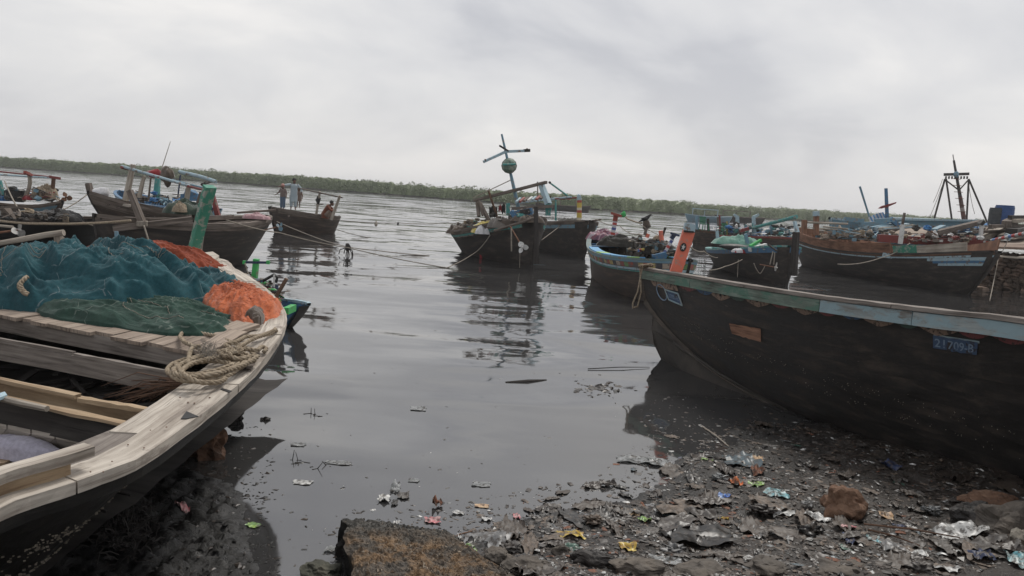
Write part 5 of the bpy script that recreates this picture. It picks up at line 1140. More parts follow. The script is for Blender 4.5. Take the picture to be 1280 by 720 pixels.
ob = single('fishing_net', mb, M['net_green'], 'dark green net spread out under the front of the blue one', 'fishing net', 'nets heaped on the foredeck', smooth=True); seams(ob, mb, 110, 220, 5, 6, 'thinrope', .003)
mb = netheap(V((-5.0, 10.45, 1.42)), 1.25, .5, .33, 23, -.1, 2.6, .12, .1)
single('fishing_net', mb, M['net_rust'], 'rust red net showing behind the blue one', 'fishing net', 'nets heaped on the foredeck', smooth=True)
mb = netheap(Z(299, 386, 1.36), .37, 1.15, .19, 29, .42, 6.5, .075, 1.2, 90, 180, .16)
for i in range(900):     # loose meshes of the net standing off the surface
    q = mb.v[rnd.randrange(len(mb.v))]; a = rnd.uniform(0, 2 * PI); d = V((math.cos(a), math.sin(a), rnd.uniform(-.3, .3))) * rnd.uniform(.02, .06)
    mb.tube([q - d + V((0, 0, -.002)), q + V((0, 0, .006)), q + d + V((0, 0, -.002))], .0022, 3, cap=False)
single('fishing_net', mb, M['net_orange'], 'bright orange net with loose meshes at the right end of the pile', 'fishing net', 'nets heaped on the foredeck', smooth=True)
mb = netheap(Z(318, 396, 1.42), .09, .2, .06, 33, .3, 9, .05, 1.0, 30, 60, .2); single('net_bundle', mb, M['net_brown'], 'small brown knot of old netting caught in the orange net', 'net', smooth=True)
mb = MB()
for k in range(3):
    pts_ = []
    for i in range(24): s_ = i / 23; ph = s_ * 14 + 2 * PI * k / 3; c_ = Z(34 - 9 * math.sin(s_ * PI) , 346 + 22 * s_, 1.66 - .16 * s_); pts_.append(c_ + V((math.cos(ph) * .014, math.sin(ph) * .014, math.sin(ph) * .006)))
    mb.tube(pts_, .016, 6)
single('rope_loop', mb, M['rope'], 'short tan rope loop tied round the left end of the blue net', 'rope', smooth=True)

# ---------------- the coiled mooring rope
def laid(mb, path, R_, step=.02, pitch=None):
    """three strands laid round a path"""
    pitch = pitch or R_ * 7.5; o = [path[0]]
    for p_, q_ in zip(path, path[1:]):
        d = (q_ - p_).length; k = max(1, int(d / step))
        for i in range(1, k + 1): o.append(p_.lerp(q_, i / k))
    for _ in range(2): o = [o[0]] + [(o[i - 1] + o[i] * 2 + o[i + 1]) / 4 for i in range(1, len(o) - 1)] + [o[-1]]
    for k in range(3):
        s_ = 0; pts = []; nr = None
        for i, p_ in enumerate(o):
            t = (o[min(i + 1, len(o) - 1)] - o[max(i - 1, 0)]).normalized(); s_ += (o[i] - o[i - 1]).length if i else 0
            nr = t.orthogonal().normalized() if nr is None else (nr - t * nr.dot(t)).normalized(); bn = t.cross(nr)
            a = 2 * PI * (s_ / pitch + k / 3); pts.append(p_ + (nr * math.cos(a) + bn * math.sin(a)) * R_ * .52)
        mb.tube(pts, R_ * .56, 6)
def zr(x, y, z): return Z(180 + x / 6, 400 + y / 6, z)
mb = MB(); rr2 = random.Random(5)
P_ = [zr(985, 65, 1.40), zr(960, 100, 1.395), zr(880, 120, 1.4), zr(760, 125, 1.42), zr(690, 165, 1.43), zr(600, 185, 1.42)]
for lp, (cx, cy, ax, ay, zc, til) in enumerate(((560, 200, 300, 70, 1.36, .30), (470, 345, 310, 78, 1.36, -.12), (480, 330, 270, 60, 1.385, -.2), (520, 330, 290, 70, 1.405, -.16), (450, 385, 240, 75, 1.39, -.1), (500, 350, 220, 62, 1.42, -.2), (540, 320, 330, 78, 1.42, -.22))):
    for i in range(16):
        a = 2 * PI * i / 16 + .2; x = math.cos(a) * ax; y = math.sin(a) * ay
        P_.append(zr(cx + x * math.cos(til) - y * math.sin(til) + rr2.uniform(-9, 9), cy + x * math.sin(til) + y * math.cos(til) + rr2.uniform(-5, 5), zc + rr2.uniform(-.01, .012)))
P_ += [zr(880, 200, 1.40), zr(925, 210, 1.39), zr(900, 240, 1.38)]
laid(mb, P_, .0185)
laid(mb, [zr(700, 210, 1.44), zr(800, 150, 1.42), zr(900, 110, 1.41), zr(985, 75, 1.41), zr(1000, 95, 1.30), zr(995, 120, 1.2)], .0185)
laid(mb, [zr(330, 330, 1.42), zr(345, 240, 1.43), zr(370, 200, 1.44), zr(420, 195, 1.44)], .0185)
laid(mb, [zr(240, 330, 1.43), zr(290, 400, 1.43), zr(350, 440, 1.42), zr(420, 470, 1.4), zr(560, 470, 1.385), zr(610, 440, 1.38)], .0185)
for i in range(10):
    c_ = zr(590 + (i % 5) * 28, 250 - (i % 5) * 9 + 22 * (i // 5), 1.435); laid(mb, [c_ + V((math.cos(a + i) * .035, math.sin(a + i) * .03, .018 * math.sin(2 * a))) for a in (0, .8, 1.6, 2.4, 3.2, 4.0)], .014, .012)
Tr = Thing('mooring_rope', 'thick tan mooring rope coiled on the gunwale with one end over the side', 'rope', zr(480, 340, 1.33)); Tr.part('coil', mb, M['rope'], smooth=True)
mb = MB()
for i in range(260):
    c_ = zr(rnd.gauss(475, 40), rnd.gauss(235, 32), 1.43 + rnd.random() * .03); d = V((rnd.gauss(0, 1), rnd.gauss(0, .8), abs(rnd.gauss(0, .7)))).normalized() * rnd.uniform(.02, .055); mb.tube([c_, c_ + d * .6 + V((0, 0, .008)), c_ + d], .0016, 3, cap=False)
Tr.part('frayed_end', mb, rough_mat('frayed_fibre', (.12, .105, .09), (.2, .18, .155), (.3, .27, .23), 30, (.9, .95), .1, .002), kind='stuff')

# ---------------- small boat with bright green post, just off its tip
Tn, Hn = boat('small_boat', 'low narrow boat with a bright green T-shaped post, poking out behind the left boat', (366.5, 384), .46, (215, 350), .5, 1.25, .4,
              'tar', 'paleblue', asym=.6, ovA=.5, ovB=.4, draft=.25, e=.32, p=.45, caps=(.07, .05), stems=None, liner='blue', wmin=.14, decking=None)
mb = MB(); mb.beam(Z(357, 389, .5), Z(367, 384.5, .5), .1, .12); Tn.part('green_end_block', mb, M['leafgreen'])
mb = MB(); mb.beam(Z(345, 389, .47), Z(357.5, 388.5, .47), .08, .09); Tn.part('blue_end_block', mb, M['skyblue'])
def qn(x, y, yy): return Y(260 + x / 4.5, 310 + y / 4.5, yy)
mb = MB(); mb.beam(qn(262, 170, 16.2), qn(272, 62, 16.2), .13, .1); gp_ = Tn.part('green_post', mb, M['leafgreen']); mb = MB(); mb.beam(qn(212, 80, 16.15), qn(330, 82, 16.15), .05, .05); Tn.part('post_crossbar', mb, M['darkblue'], gp_)
for x in (205, 338): mb = MB(); mb.beam(qn(x - 8, 80, 16.15), qn(x + 8, 82, 16.15), .07, .07); Tn.part('crossbar_tip', mb, M['leafgreen'], gp_)
mb = MB(); mb.beam(qn(215, 232, 15.5), qn(219, 188, 15.5), .07, .07); Tn.part('short_post', mb, M['leafgreen']); mb = MB(); mb.beam(qn(219, 188, 15.5), qn(222, 150, 15.5), .065, .065); Tn.part('short_post', mb, M['white'])
mb = MB(); mb.beam(qn(150, 172, 16.8), qn(300, 185, 16.2), .2, .07); Tn.part('blue_board', mb, M['blue'])
mb = heap(qn(230, 240, 15.7), .55, .3, .13, 301, 30, 8, .6); Tn.part('maroon_net', mb, cloth('maroon_net', (.09, .04, .035), (.17, .09, .08)), smooth=True)
mb = heap(qn(270, 265, 15.0), .3, .2, .13, 302, 24, 8, .4); Tn.part('tan_rope_pile', mb, M['rope'], smooth=True); mb = heap(qn(345, 310, 14.8), .2, .17, .17, 303, 24, 9, .5); Tn.part('tan_rope_ball', mb, M['rope'], smooth=True)
mb = MB(); mb.beam(qn(380, 280, 14.6), qn(442, 172, 14.6), .075, .06); Tn.part('brown_stake', mb, M['brownwood'])
mb = MB(); mb.tube([qn(310, 185, 15.5), qn(345, 165, 15.5), qn(372, 150, 15.5), qn(390, 165, 15.4), qn(382, 195, 15.4)], .03, 6); Tn.part('black_hook', mb, M['black']); mb = MB(); mb.tube([qn(372, 150, 15.4), qn(370, 235, 15.3)], .022, 6); Tn.part('metal_rod', mb, M['steel'])
mb = MB(); mb.tube([qn(365, 350, 14.4), qn(398, 290, 14.5)], [.06, .05], 8); Tn.part('blue_peg', mb, M['skyblue']); mb = MB(); mb.tube([qn(392, 302, 14.48), qn(400, 285, 14.5)], .055, 8); Tn.part('peg_cap', mb, M['leafgreen'])
gear(Tn, 'tangled_gear', [qn(150, 190, 16.6), qn(250, 205, 16), qn(330, 235, 15.4), qn(395, 300, 14.7)], .16, .14, 110, 77, ['net_brown', 'rope', 'darkwood', 'skyblue', 'maroon', 'cl_g', 'leafgreen', 'darkblue'], .38)
rope([qn(208, 85, 16.1), qn(240, 160, 16), qn(330, 170, 15.7)], .014, .05, T=Tn)
for a, b_ in (((430, 340), (410, 355)), ((300, 250), (325, 262))): mb = MB(); mb.beam(qn(*a, 14.6), qn(*b_, 14.4), .06, .05); Tn.part('crosspiece', mb, M['paleblue'])

# ---------------- right boat, beached and heeled away
RP = [Z(803, 337, 1.6), Z(812, 338.5, 1.605), Z(830, 341.5, 1.62), Z(860, 346.5, 1.65), Z(900, 353.5, 1.69), Z(960, 363.5, 1.73), Z(1030, 374, 1.78), Z(1100, 383, 1.82), Z(1180, 392.5, 1.87), Z(1280, 404, 1.93), V((5.6, 5.3, 1.97)), V((6.6, 3.6, 2.0)), V((7.6, 2.3, 2.0)),
      V((8.4, 2.4, 1.8)), V((8.9, 3.6, 1.55)), V((8.8, 5.2, 1.4)), V((8.2, 7.2, 1.35)), V((7.2, 9.3, 1.33)), V((6.0, 11.2, 1.33)), V((4.7, 12.7, 1.35)), V((3.5, 13.7, 1.42)), V((2.8, 14.1, 1.52)), Z(804, 336.5, 1.6)]
ck = [V((2.42, 14.12, 1.0)), V((2.9, 13.3, .45)), V((3.45, 12.2, .12)), V((4.1, 10.9, -.05)), V((5.1, 8.9, -.1)), V((6.2, 6.8, -.1)), V((7.2, 4.6, 0)), V((8.0, 2.6, .6))]
def kx(y):
    y = max(2.6, min(14.12, y))
    for a, b_ in zip(ck, ck[1:]):
        if a.y >= y >= b_.y: return a.lerp(b_, (a.y - y) / (a.y - b_.y))
KP = [kx(p.y + (.35 if i < 10 else -.3) * min(1, abs(p.y - 14.1) / 2)) for i, p in enumerate(RP)]; KP[0] = ck[0].copy(); KP[-1] = ck[0].copy()
RB = Ring(RP, KP, .6)
TR = Thing('wooden_boat', 'huge tar black boat beached at right with a worn green and blue gunwale', 'boat', (5.0, 9.0, 0), math.radians(113))
NS = 10; TE = 12.4 / 22
for i in range(NS):
    q0, q1 = i / NS, min(1, (i + 1) / NS + .01)
    mb = MB(); RB.skin(mb, .0, TE, q0, q1, -.04, -.0015 * i, 70, 2, 14, .004 - .0015 * i); TR.part('strake', mb, M['tar'], smooth=False)
mb = MB(); RB.skin(mb, TE, 1.0, 0, 1, -.04, 0, 40, 8, 14); TR.part('far_side', mb, M['tar'])
mb = MB(); mb.grid(lambda u, v: RB.pt(u, v, -.09), 90, 8, 14, 1.5); TR.part('inner_planking', mb, M['inner'], smooth=True)
tg = [0, 3.2 / 22, 6.0 / 22, 7.6 / 22, 9.2 / 22, TE]
for k, (a, b_) in enumerate(zip(tg, tg[1:])):
    mb = MB(); RB.board(mb, a + .0003, b_ - .0003, .06, -.02, -.155, -.008, 16, .0035); TR.part('gunwale_face', mb, M['railgreen'] if k < 2 else M['railblue'])
for a, b_ in zip([0, .1, .21, .33, .45], [.1, .21, .33, .45, TE]):
    mb = MB(); RB.board(mb, a + .0003, b_ - .0003, .075, -.12, .0, .045, 14, .004); TR.part('gunwale_cap', mb, M['beam'])
mb = MB(); RB.board(mb, TE, 1.0, .05, -.12, -.05, .04, 40, .004); TR.part('gunwale_cap', mb, M['oldwood'])
# forefoot plate under the rising planking, its profile standing out past the stem
M['fore'] = rough_mat('scuffed_forefoot', (.03, .027, .024), (.055, .048, .042), (.09, .078, .066), 2, (.7, .9), .4, .01)
prof = [(823, 379), (819.5, 395), (818.5, 412), (821, 430), (829.5, 448)]
pf = [Y(x, y, 14.25 - .05 * i) for i, (x, y) in enumerate(prof)] + [Y(836, 470, 13.9), V((3.3, 12.6, -.35)), V((4.3, 10.6, -.4)), V((5.1, 9, -.4))] + [q + V((0, 0, .05)) for q in (ck[4], ck[3], ck[2], ck[1])]
nn = V((.9, .42, 0)) * .13
mb = MB(); mb.prism([q - nn / 2 for q in pf], nn); TR.part('forefoot', mb, M['fore'])
sp_ = [RB.cr(RB.r, 0) + V((-.02, .05, -.1))] + [Y(x, y, 14.2) for x, y in ((809, 347), (815, 362), (822, 378), (832, 396), (846, 418))] + [ck[1] + V((-.05, .0, .0)), ck[2] + V((-.06, 0, .06)), ck[3] + V((-.08, 0, .06))]
mb = MB(); mb.tube(sp_, [.05, .055, .055, .05, .045, .04, .035, .03, .025], 6); TR.part('stem_edge', mb, M['fore'], smooth=True)
def find(px, py, ta=0.0, tb=.5):
    best = None
    lo_t, hi_t, lo_q, hi_q = ta, tb, 0., .9
    for _ in range(5):
        st = []; 
        for i in range(13):
            for j in range(13):
                t = lo_t + (hi_t - lo_t) * i / 12; q = lo_q + (hi_q - lo_q) * j / 12; X, Y_ = proj(RB.pt(t, q)); st.append(((X - px) ** 2 + (Y_ - py) ** 2, t, q))
        _, t, q = min(st); dt = (hi_t - lo_t) / 6; dq = (hi_q - lo_q) / 6; lo_t, hi_t, lo_q, hi_q = t - dt, t + dt, max(0, q - dq), q + dq
    return t, q
def patch_px(name, P4, mat, off, parent=None, nu=10, nv=4, rag=0.0):
    c4 = [find(*q) for q in P4]
    def fn(u, v):
        a = [c4[0][i] * (1 - u) * (1 - v) + c4[1][i] * u * (1 - v) + c4[2][i] * u * v + c4[3][i] * (1 - u) * v for i in (0, 1)]
        e = rag * (noise.noise(V((u * 9, v * 5, 7)))) if (v in (0, 1) or u in (0, 1)) else 0
        return RB.pt(a[0], a[1] + e * .02, off)
    mb = MB(); mb.grid(fn, nu, nv, 1, .3); return TR.part(name, mb, M[mat] if isinstance(mat, str) else mat, parent), fn
M['plate'] = paint('plate_blue', (.055, .095, .17), wear=(.04, .035, .035), amt=.45, scale=9); M['letter'] = paint('letter_paint', (.2, .27, .35), wear=(.07, .11, .18), amt=.4, scale=16)
M['peach'] = paint('peach_paint', (.26, .18, .13), wear=(.06, .045, .04), amt=.46, scale=16); M['dullred'] = paint('dull_red_paint', (.2, .06, .06), wear=(.05, .04, .035), amt=.45, scale=16); M['dullblue'] = paint('dull_blue_paint', (.05, .11, .2), wear=(.05, .045, .04), amt=.45, scale=16)
M['dullgreen'] = paint('dull_green_paint', (.06, .1, .08), wear=(.05, .045, .04), amt=.45, scale=16)
pl, pfn = patch_px('number_plate', ((1168, 419), (1224, 428), (1222, 444), (1168, 435)), 'plate', .016, rag=.3)
ed, _ = patch_px('plate_edge', ((1168, 417.5), (1226, 426.5), (1226, 429.5), (1168, 421)), M['railblue'], .014)
def on_patch(txt, fn, x0, x1, y0, y1, mat, off, name='lettering', parent=None):
    cu = bpy.data.curves.new('t', 'FONT'); cu.body = txt; cu.size = 1; cu.extrude = 0; cu.resolution_u = 3; cu.offset = .012
    ob = bpy.data.objects.new('t', cu); scene.collection.objects.link(ob); bpy.context.view_layer.update()
    me = bpy.data.meshes.new_from_object(ob.evaluated_get(bpy.context.evaluated_depsgraph_get())); bpy.data.objects.remove(ob)
    xs_ = [v.co.x for v in me.vertices]; ys_ = [v.co.y for v in me.vertices]; mb = MB()
    mb.v = []
    for v in me.vertices:
        u = x0 + (x1 - x0) * (v.co.x - min(xs_)) / (max(xs_) - min(xs_)); w = y1 + (y0 - y1) * (v.co.y - min(ys_)) / (max(ys_) - min(ys_))
        p = fn(u, w); n_ = V((-1, -.45, .1)).normalized(); mb.v.append(p + n_ * off)
    for f in me.polygons: mb.f.append(list(f.vertices)); mb.mi.append(0); mb.uv.append([(0, 0)] * len(f.vertices))
    return TR.part(name, mb, mat, parent)
on_patch('21709-B', pfn, .04, .93, .22, .88, M['letter'], .006, parent=pl)
pl2, pfn2 = patch_px('bow_plate', ((832, 362.5), (848, 367.5), (853.5, 381), (837, 374)), 'plate', .012)
for a, b_ in (((832, 362), (848.5, 367)), ((848.5, 367), (854, 382)), ((854, 382), (837, 374.5)), ((837, 374.5), (832, 362))):
    mb = MB(); p_ = RB.pt(*find(*a), .015); q_ = RB.pt(*find(*b_), .015); mb.beam(p_, q_, .02, .02); TR.part('plate_edge', mb, M['railblue'], pl2)
on_patch('21709-B', pfn2, .12, .88, .3, .75, M['letter'], .006, parent=pl2)
mb = MB(); mb.tube([RB.pt(*find(828 + 5.5 * math.cos(a / 16 * 2 * PI) + 3.2 * math.sin(a / 16 * 2 * PI), 365.5 + 10 * math.sin(a / 16 * 2 * PI)), .012) for a in range(16)], .011, 5, closed=True); TR.part('painted_ring', mb, M['letter'])
patch_px('bare_patch', ((912, 404), (952, 411), (952, 427.5), (916, 417)), 'redwood', .015, rag=.4)
patch_px('bow_panel', ((811, 347), (845, 353), (849, 364), (818, 357)), M['peach'], .015, rag=.4)
# scalloped painted border: fans, red and blue fields, each piece its own patch
seq = ['dullred', 'dullblue', 'peach', 'dullgreen', 'peach', 'dullred', 'peach', 'dullred', 'dullblue', 'peach', 'dullgreen', 'peach', 'dullred', 'dullred']
xs_b = [850, 872, 892, 912, 935, 962, 992, 1022, 1050, 1082, 1118, 1152, 1196, 1240, 1290]
def edge_y(x): return 345.5 + (x - 808) * (364 - 345.5) / 92 if x < 900 else (364 + (x - 900) * (385 - 364) / 130 if x < 1030 else 385 + (x - 1030) * 36.6 / 250)
for k, nm in enumerate(seq):
    x0, x1 = xs_b[k], xs_b[k + 1]; mb = MB(); dpt = 8 + .008 * (x0 - 850) + (3.5 if nm == 'peach' else 0); off_ = .016 + .003 * (k % 2)
    def fn(u, v, x0=x0, x1=x1, dpt=dpt, nm=nm, off_=off_):
        x = x0 - 3 + (x1 - x0 + 6) * u; y = edge_y(x) - 1.5 + (1.5 + dpt * (math.sin(PI * u) ** .8 if nm != 'peach' else (.35 + .65 * (1 - abs(2 * u - 1)) ** .7))) * v
        t, q = find(x, y); return RB.pt(t, q, off_)
    mb.grid(fn, 8, 1, 1, .2); sc_o = TR.part('scallop', mb, M[nm])
    if nm == 'peach' and x0 > 880:
        for dx, dy in ((-6, 3.5), (0, 5.5), (6, 4.5)):
            xm = (x0 + x1) / 2; mb = MB(); p_ = RB.pt(*find(xm, edge_y(xm) + 1), .022); q_ = RB.pt(*find(xm + dx, edge_y(xm + dx) + dy), .022); mb.beam(p_, q_, .018, .01, w1=.03); TR.part('petal', mb, M['black'], sc_o)
# orange post with the star, standing in the bow
oc = Y(843, 343, 13.4); ot = Y(857.5, 289, 13.4); rz_ = math.radians(20)
mb = MB(); mb.beam(Y(840, 354, 13.4), Y(861, 289, 13.4), .19, .1, w1=.2, up=(0, -1, 0)); op_ = TR.part('orange_post', mb, M['orange'], label='broad orange post carrying a white star in a black disc')
mb = MB(); mb.beam(Y(861, 289, 13.4), Y(862.5, 279.5, 13.4), .19, .1, w1=.17, up=(0, -1, 0)); TR.part('post_cap', mb, M['paleblue'], op_)
mb = MB(); mb.beam(Y(855, 289, 13.32), Y(867, 290, 13.32), .03, .03); TR.part('post_band', mb, M['black'], op_)
for i in range(7): mb = MB(); c_ = Y(852 + 2.1 * i, 333 - 6.5 * i, 13.43); mb.box(c_, .03 + .03 * (i % 2), .08, .06 + .05 * (i % 3)); TR.part('splinter', mb, M['orange'], op_)
cs = Y(854, 309, 13.335); up_ = (ot - oc).normalized(); rt_ = up_.cross(V((0, 1, 0))).normalized() 
mb = MB(); mb.prism([cs + (rt_ * math.cos(a * PI / 12) * .052 + up_ * math.sin(a * PI / 12) * .075) for a in range(24)], (0, -.004, 0)); sdk = TR.part('emblem_disc', mb, M['black'], op_)
mb = MB(); mb.prism([cs + V((0, -.006, 0)) + (rt_ * math.sin(a * PI / 5) * .04 + up_ * math.cos(a * PI / 5) * .058) * (1 if a % 2 == 0 else .4) for a in range(10)], (0, -.004, 0)); TR.part('star', mb, M['white'], op_)
rope([Y(803, 334, 13.9), Y(797, 365, 13.8), Y(791, 379, 13.8), Y(791, 385, 13.8), Y(797, 383, 13.8), Y(801.5, 365, 13.8), Y(800, 336, 13.9)], .016, 0, mat='rope', label='pale rope loop hanging off the bow of the big black boat')
mb = MB()
for k in range(4): mb.tube([Y(803 + 4.5 * math.cos(a) + 3 * k, 333 + 1.5 * math.sin(a) - .4 * k, 13.9 + .1 * math.sin(a)) for a in [i * .7 for i in range(9)]], .016, 5, closed=True)
single('rope_lashing', mb, M['rope'], 'tan rope turns lashed on top of the big black boat bow', 'rope', smooth=True)
single('deck_clutter', heap(Y(875, 350, 12.9), .16, .2, .05, 320, 20, 8, .6), M['cl_w'], 'dirty white cloth showing just over the green gunwale, right of the orange post', 'cloth', smooth=True)

# barnacles and old paste dots along both near hulls
for T_, R_, ta, tb, qa, qb, n_ in ((TL, LB, .02, .3, .15, .42, 700), (TR, RB, .12, .5, .5, .74, 420)):
    mb = MB(); r6 = random.Random(n_ + int(ta * 100))
    for i in range(n_):
        band = r6.choice((.25, .7)); q = qa + (qb - qa) * (band + r6.gauss(0, .08)); t = ta + (tb - ta) * r6.random()
        if noise.noise(V((t * 150, band * 9, 1))) < -.2: continue
        p = R_.pt(t, q, .008); s_ = r6.uniform(.002, .0055); mb.beam(p - V((s_, s_, 0)), p + V((s_, s_, 0)), s_ * 1.2, s_ * 1.6)
    T_.part('barnacles', mb, rough_mat('pale_barnacle', (.12, .1, .08), (.22, .19, .15), (.34, .3, .24), 40), kind='stuff')

# ================================================================ PEOPLE AND BIRD
def person(label, base, rz, J, clothes, s=1.0, group=None, hair='hair'):
    """J joints in the person's own frame (x right, y ahead, z up); body grown as one skin, clothes over it"""
    T = Thing('person', label, 'person', base, rz, group); Wp = lambda p: T.M @ (V(p) * s)
    names = list(J); vs = [V(J[k][0]) * s for k in names]; rad = [J[k][1] * s for k in names]
    ed = [(names.index(k), names.index(J[k][2])) for k in names if J[k][2]]
    for sd, wr, el in (('l', 'wrl', 'ell'), ('r', 'wrr', 'elr')):    # five fingers and a palm on each wrist
        wv = vs[names.index(wr)]; d = (wv - vs[names.index(el)]).normalized(); side = d.cross(V((0, 0, 1))); side = side.normalized() if side.length > .2 else V((0, 1, 0))
        pi = len(vs); vs.append(wv + d * .06 * s); rad.append(.03 * s); ed.append((names.index(wr), pi))
        for k in range(4):
            a = len(vs); vs.append(wv + d * (.095 * s) + side * ((k - 1.5) * .022 * s)); rad.append(.01 * s); ed.append((pi, a))
            vs.append(wv + d * ((.15 - .012 * abs(k - 1.3)) * s) + side * ((k - 1.5) * .024 * s) + V((0, .012, 0)) * s); rad.append(.008 * s); ed.append((a, a + 1))
        a = len(vs); vs.append(wv + d * .055 * s + side * .045 * s); rad.append(.011 * s); ed.append((pi, a)); vs.append(wv + d * .09 * s + side * .06 * s); rad.append(.009 * s); ed.append((a, a + 1))
    me = bpy.data.meshes.new('body'); me.from_pydata([tuple(v) for v in vs], ed, []); ob = bpy.data.objects.new('tmp', me); scene.collection.objects.link(ob)
    md = ob.modifiers.new('s', 'SKIN'); md.use_smooth_shade = True
    for i, r_ in enumerate(rad): me.skin_vertices[0].data[i].radius = (r_, r_); me.skin_vertices[0].data[i].use_root = (names[i] == 'pelvis') if i < len(names) else False
    ob.modifiers.new('u', 'SUBSURF').levels = 1
    bpy.context.view_layer.update(); bm_ = bpy.data.meshes.new_from_object(ob.evaluated_get(bpy.context.evaluated_depsgraph_get())); bpy.data.objects.remove(ob)
    bm_.name = 'body'; bm_.materials.clear(); bm_.materials.append(M['skin']); bo = bpy.data.objects.new('body', bm_); scene.collection.objects.link(bo); bo.parent = T.o
    h = V(J['head'][0]); f = V(J['face']) if 'face' in J else V((0, 1, 0))
    f = V(J['facedir'][0]) if 'facedir' in J else V((0, 1, 0))
    return T, Wp, bo
def lathe(T, Wp, name, secs, mat, seed=0):
    """cloth over a limb or trunk: secs of centre, half width, half depth"""
    mb = MB(); n = 16
    def fn(u, v):
        x = u * (len(secs) - 1); i = min(len(secs) - 2, int(x)); f_ = x - i; a, b_ = secs[i], secs[i + 1]
        c = V(a[0]).lerp(V(b_[0]), f_); w = a[1] + (b_[1] - a[1]) * f_; d = a[2] + (b_[2] - a[2]) * f_; an = 2 * PI * v
        k = 1 + .1 * noise.noise(V((math.cos(an) * 2, math.sin(an) * 2, x * 1.5 + seed)))
        ax = V((math.cos(an) * w * k, math.sin(an) * d * k, 0))
        t = (V(b_[0]) - V(a[0])).normalized(); rot = V((0, 0, 1)).rotation_difference(t if t.z >= 0 else -t); return Wp(c + rot @ ax)
    mb.grid(fn, (len(secs) - 1) * 3, n, .6, .6); return T.part(name, mb, mat, smooth=True)
def headparts(T, Wp, c, f, hm, r=.105, cap_=None):
    c = V(c); f = V(f).normalized(); sd = f.cross(V((0, 0, 1))).normalized()
    mb = MB(); mb.blob(Wp(c + V((0, 0, .035)) - f * .02), (r * 1.02, r * 1.08, r * 1.0), 3, .06, n=10, m=14); T.part('hair', mb, cap_ or M[hm], smooth=True)
    mb = MB(); mb.blob(Wp(c + f * (r * .42) - V((0, 0, .025))), (r * .7, r * .7, r * .95), 2, .02, n=10, m=14); fc = T.part('face', mb, M['skin'], smooth=True)
    mb = MB(); mb.beam(Wp(c + f * r * 1.05 + V((0, 0, .01))), Wp(c + f * r * 1.22 - V((0, 0, .03))), .02, .02, w1=.035); T.part('nose', mb, M['skin'], fc)
    for s_ in (-1, 1):
        mb = MB(); mb.blob(Wp(c + f * r * .98 + sd * .033 * s_ + V((0, 0, .008))), .011, 1, 0); T.part('eye', mb, M['black'], fc)
        mb = MB(); mb.blob(Wp(c + sd * r * .8 * s_ - f * .01 - V((0, 0, .01))), (.015, .025, .035), 1, 0); T.part('ear', mb, M['skin'], fc)
    mb = MB(); mb.beam(Wp(c + f * r * 1.03 + sd * .022 - V((0, 0, .062))), Wp(c + f * r * 1.03 - sd * .022 - V((0, 0, .062))), .012, .01); T.part('mouth', mb, M['dullred'], fc)
def standing(label, base, rz, s, armL, armR, lean=0.0, cap_=None, headtilt=(0, 1, -.3)):
    J = {'pelvis': ((0, 0, .93), .12, None), 'waist': ((0, .01 + lean * .3, 1.1), .115, 'pelvis'), 'chest': ((0, lean * .7, 1.32), .135, 'waist'), 'neck': ((0, lean + .01, 1.49), .055, 'chest'), 'head': ((0, lean + .04, 1.62), .09, 'neck'),
         'shl': ((-.17, lean * .9, 1.42), .06, 'chest'), 'shr': ((.17, lean * .9, 1.42), .06, 'chest'),
         'hpl': ((-.09, 0, .9), .09, 'pelvis'), 'hpr': ((.09, 0, .9), .09, 'pelvis'), 'knl': ((-.1, .03, .5), .06, 'hpl'), 'knr': ((.11, -.02, .5), .06, 'hpr'), 'anl': ((-.1, 0, .09), .038, 'knl'), 'anr': ((.13, -.04, .09), .038, 'knr'), 'tol': ((-.12, .17, .03), .03, 'anl'), 'tor': ((.15, .13, .03), .03, 'anr'),
         'ell': (armL[0], .042, 'shl'), 'wrl': (armL[1], .028, 'ell'), 'elr': (armR[0], .042, 'shr'), 'wrr': (armR[1], .028, 'elr')}
    T, Wp, bo = person(label, base, rz, J, None, s); headparts(T, Wp, (0, lean + .05, 1.645), headtilt, 'hair', .105, cap_); return T, Wp, J
kur = cloth('pale_blue_kurta', (.33, .4, .44), (.45, .52, .55), 150); shirt = cloth('brown_grey_shirt', (.16, .12, .11), (.24, .19, .17), 150); jean = cloth('faded_jeans', (.08, .12, .18), (.13, .18, .25), 150); rust = cloth('rust_kurta', (.13, .045, .025), (.21, .075, .04), 150); tan = cloth('tan_clothes', (.17, .12, .1), (.25, .19, .15), 150); capc = cloth('pink_cap', (.4, .2, .17), (.5, .28, .24), 150)
def sleeve(T, Wp, J, sh, el, wr, mat, r_=.075, full=True):
    a, b_, c_ = V(J[sh][0]), V(J[el][0]), V(J[wr][0]); secs = [(a + (a - b_) * .05, r_, r_), (a.lerp(b_, .5), r_ * .95, r_ * .95), (b_, r_ * .85, r_ * .85)]
    if full: secs.append((b_.lerp(c_, .75), r_ * .72, r_ * .72))
    lathe(T, Wp, 'sleeve', secs, mat, 3)
T, Wp, J = standing('man standing in a long pale blue shirt, head bowed, arm out to the boy', Y(366.6, 262.5, 41.2) , PI + .35, .93, ((-.4, .02, 1.2), (-.42, .1, .97)), ((.5, .05, 1.36), (.76, .1, 1.27)), .08, headtilt=(-.2, 1, -.6))
lathe(T, Wp, 'long_shirt', [((0, .02, .48), .21, .16), ((0, .02, .7), .2, .15), ((0, .03, .95), .19, .14), ((0, .05, 1.2), .185, .14), ((0, .08, 1.4), .2, .13), ((0, .085, 1.47), .1, .09)], kur, 1); sleeve(T, Wp, J, 'shl', 'ell', 'wrl', kur); sleeve(T, Wp, J, 'shr', 'elr', 'wrr', kur)
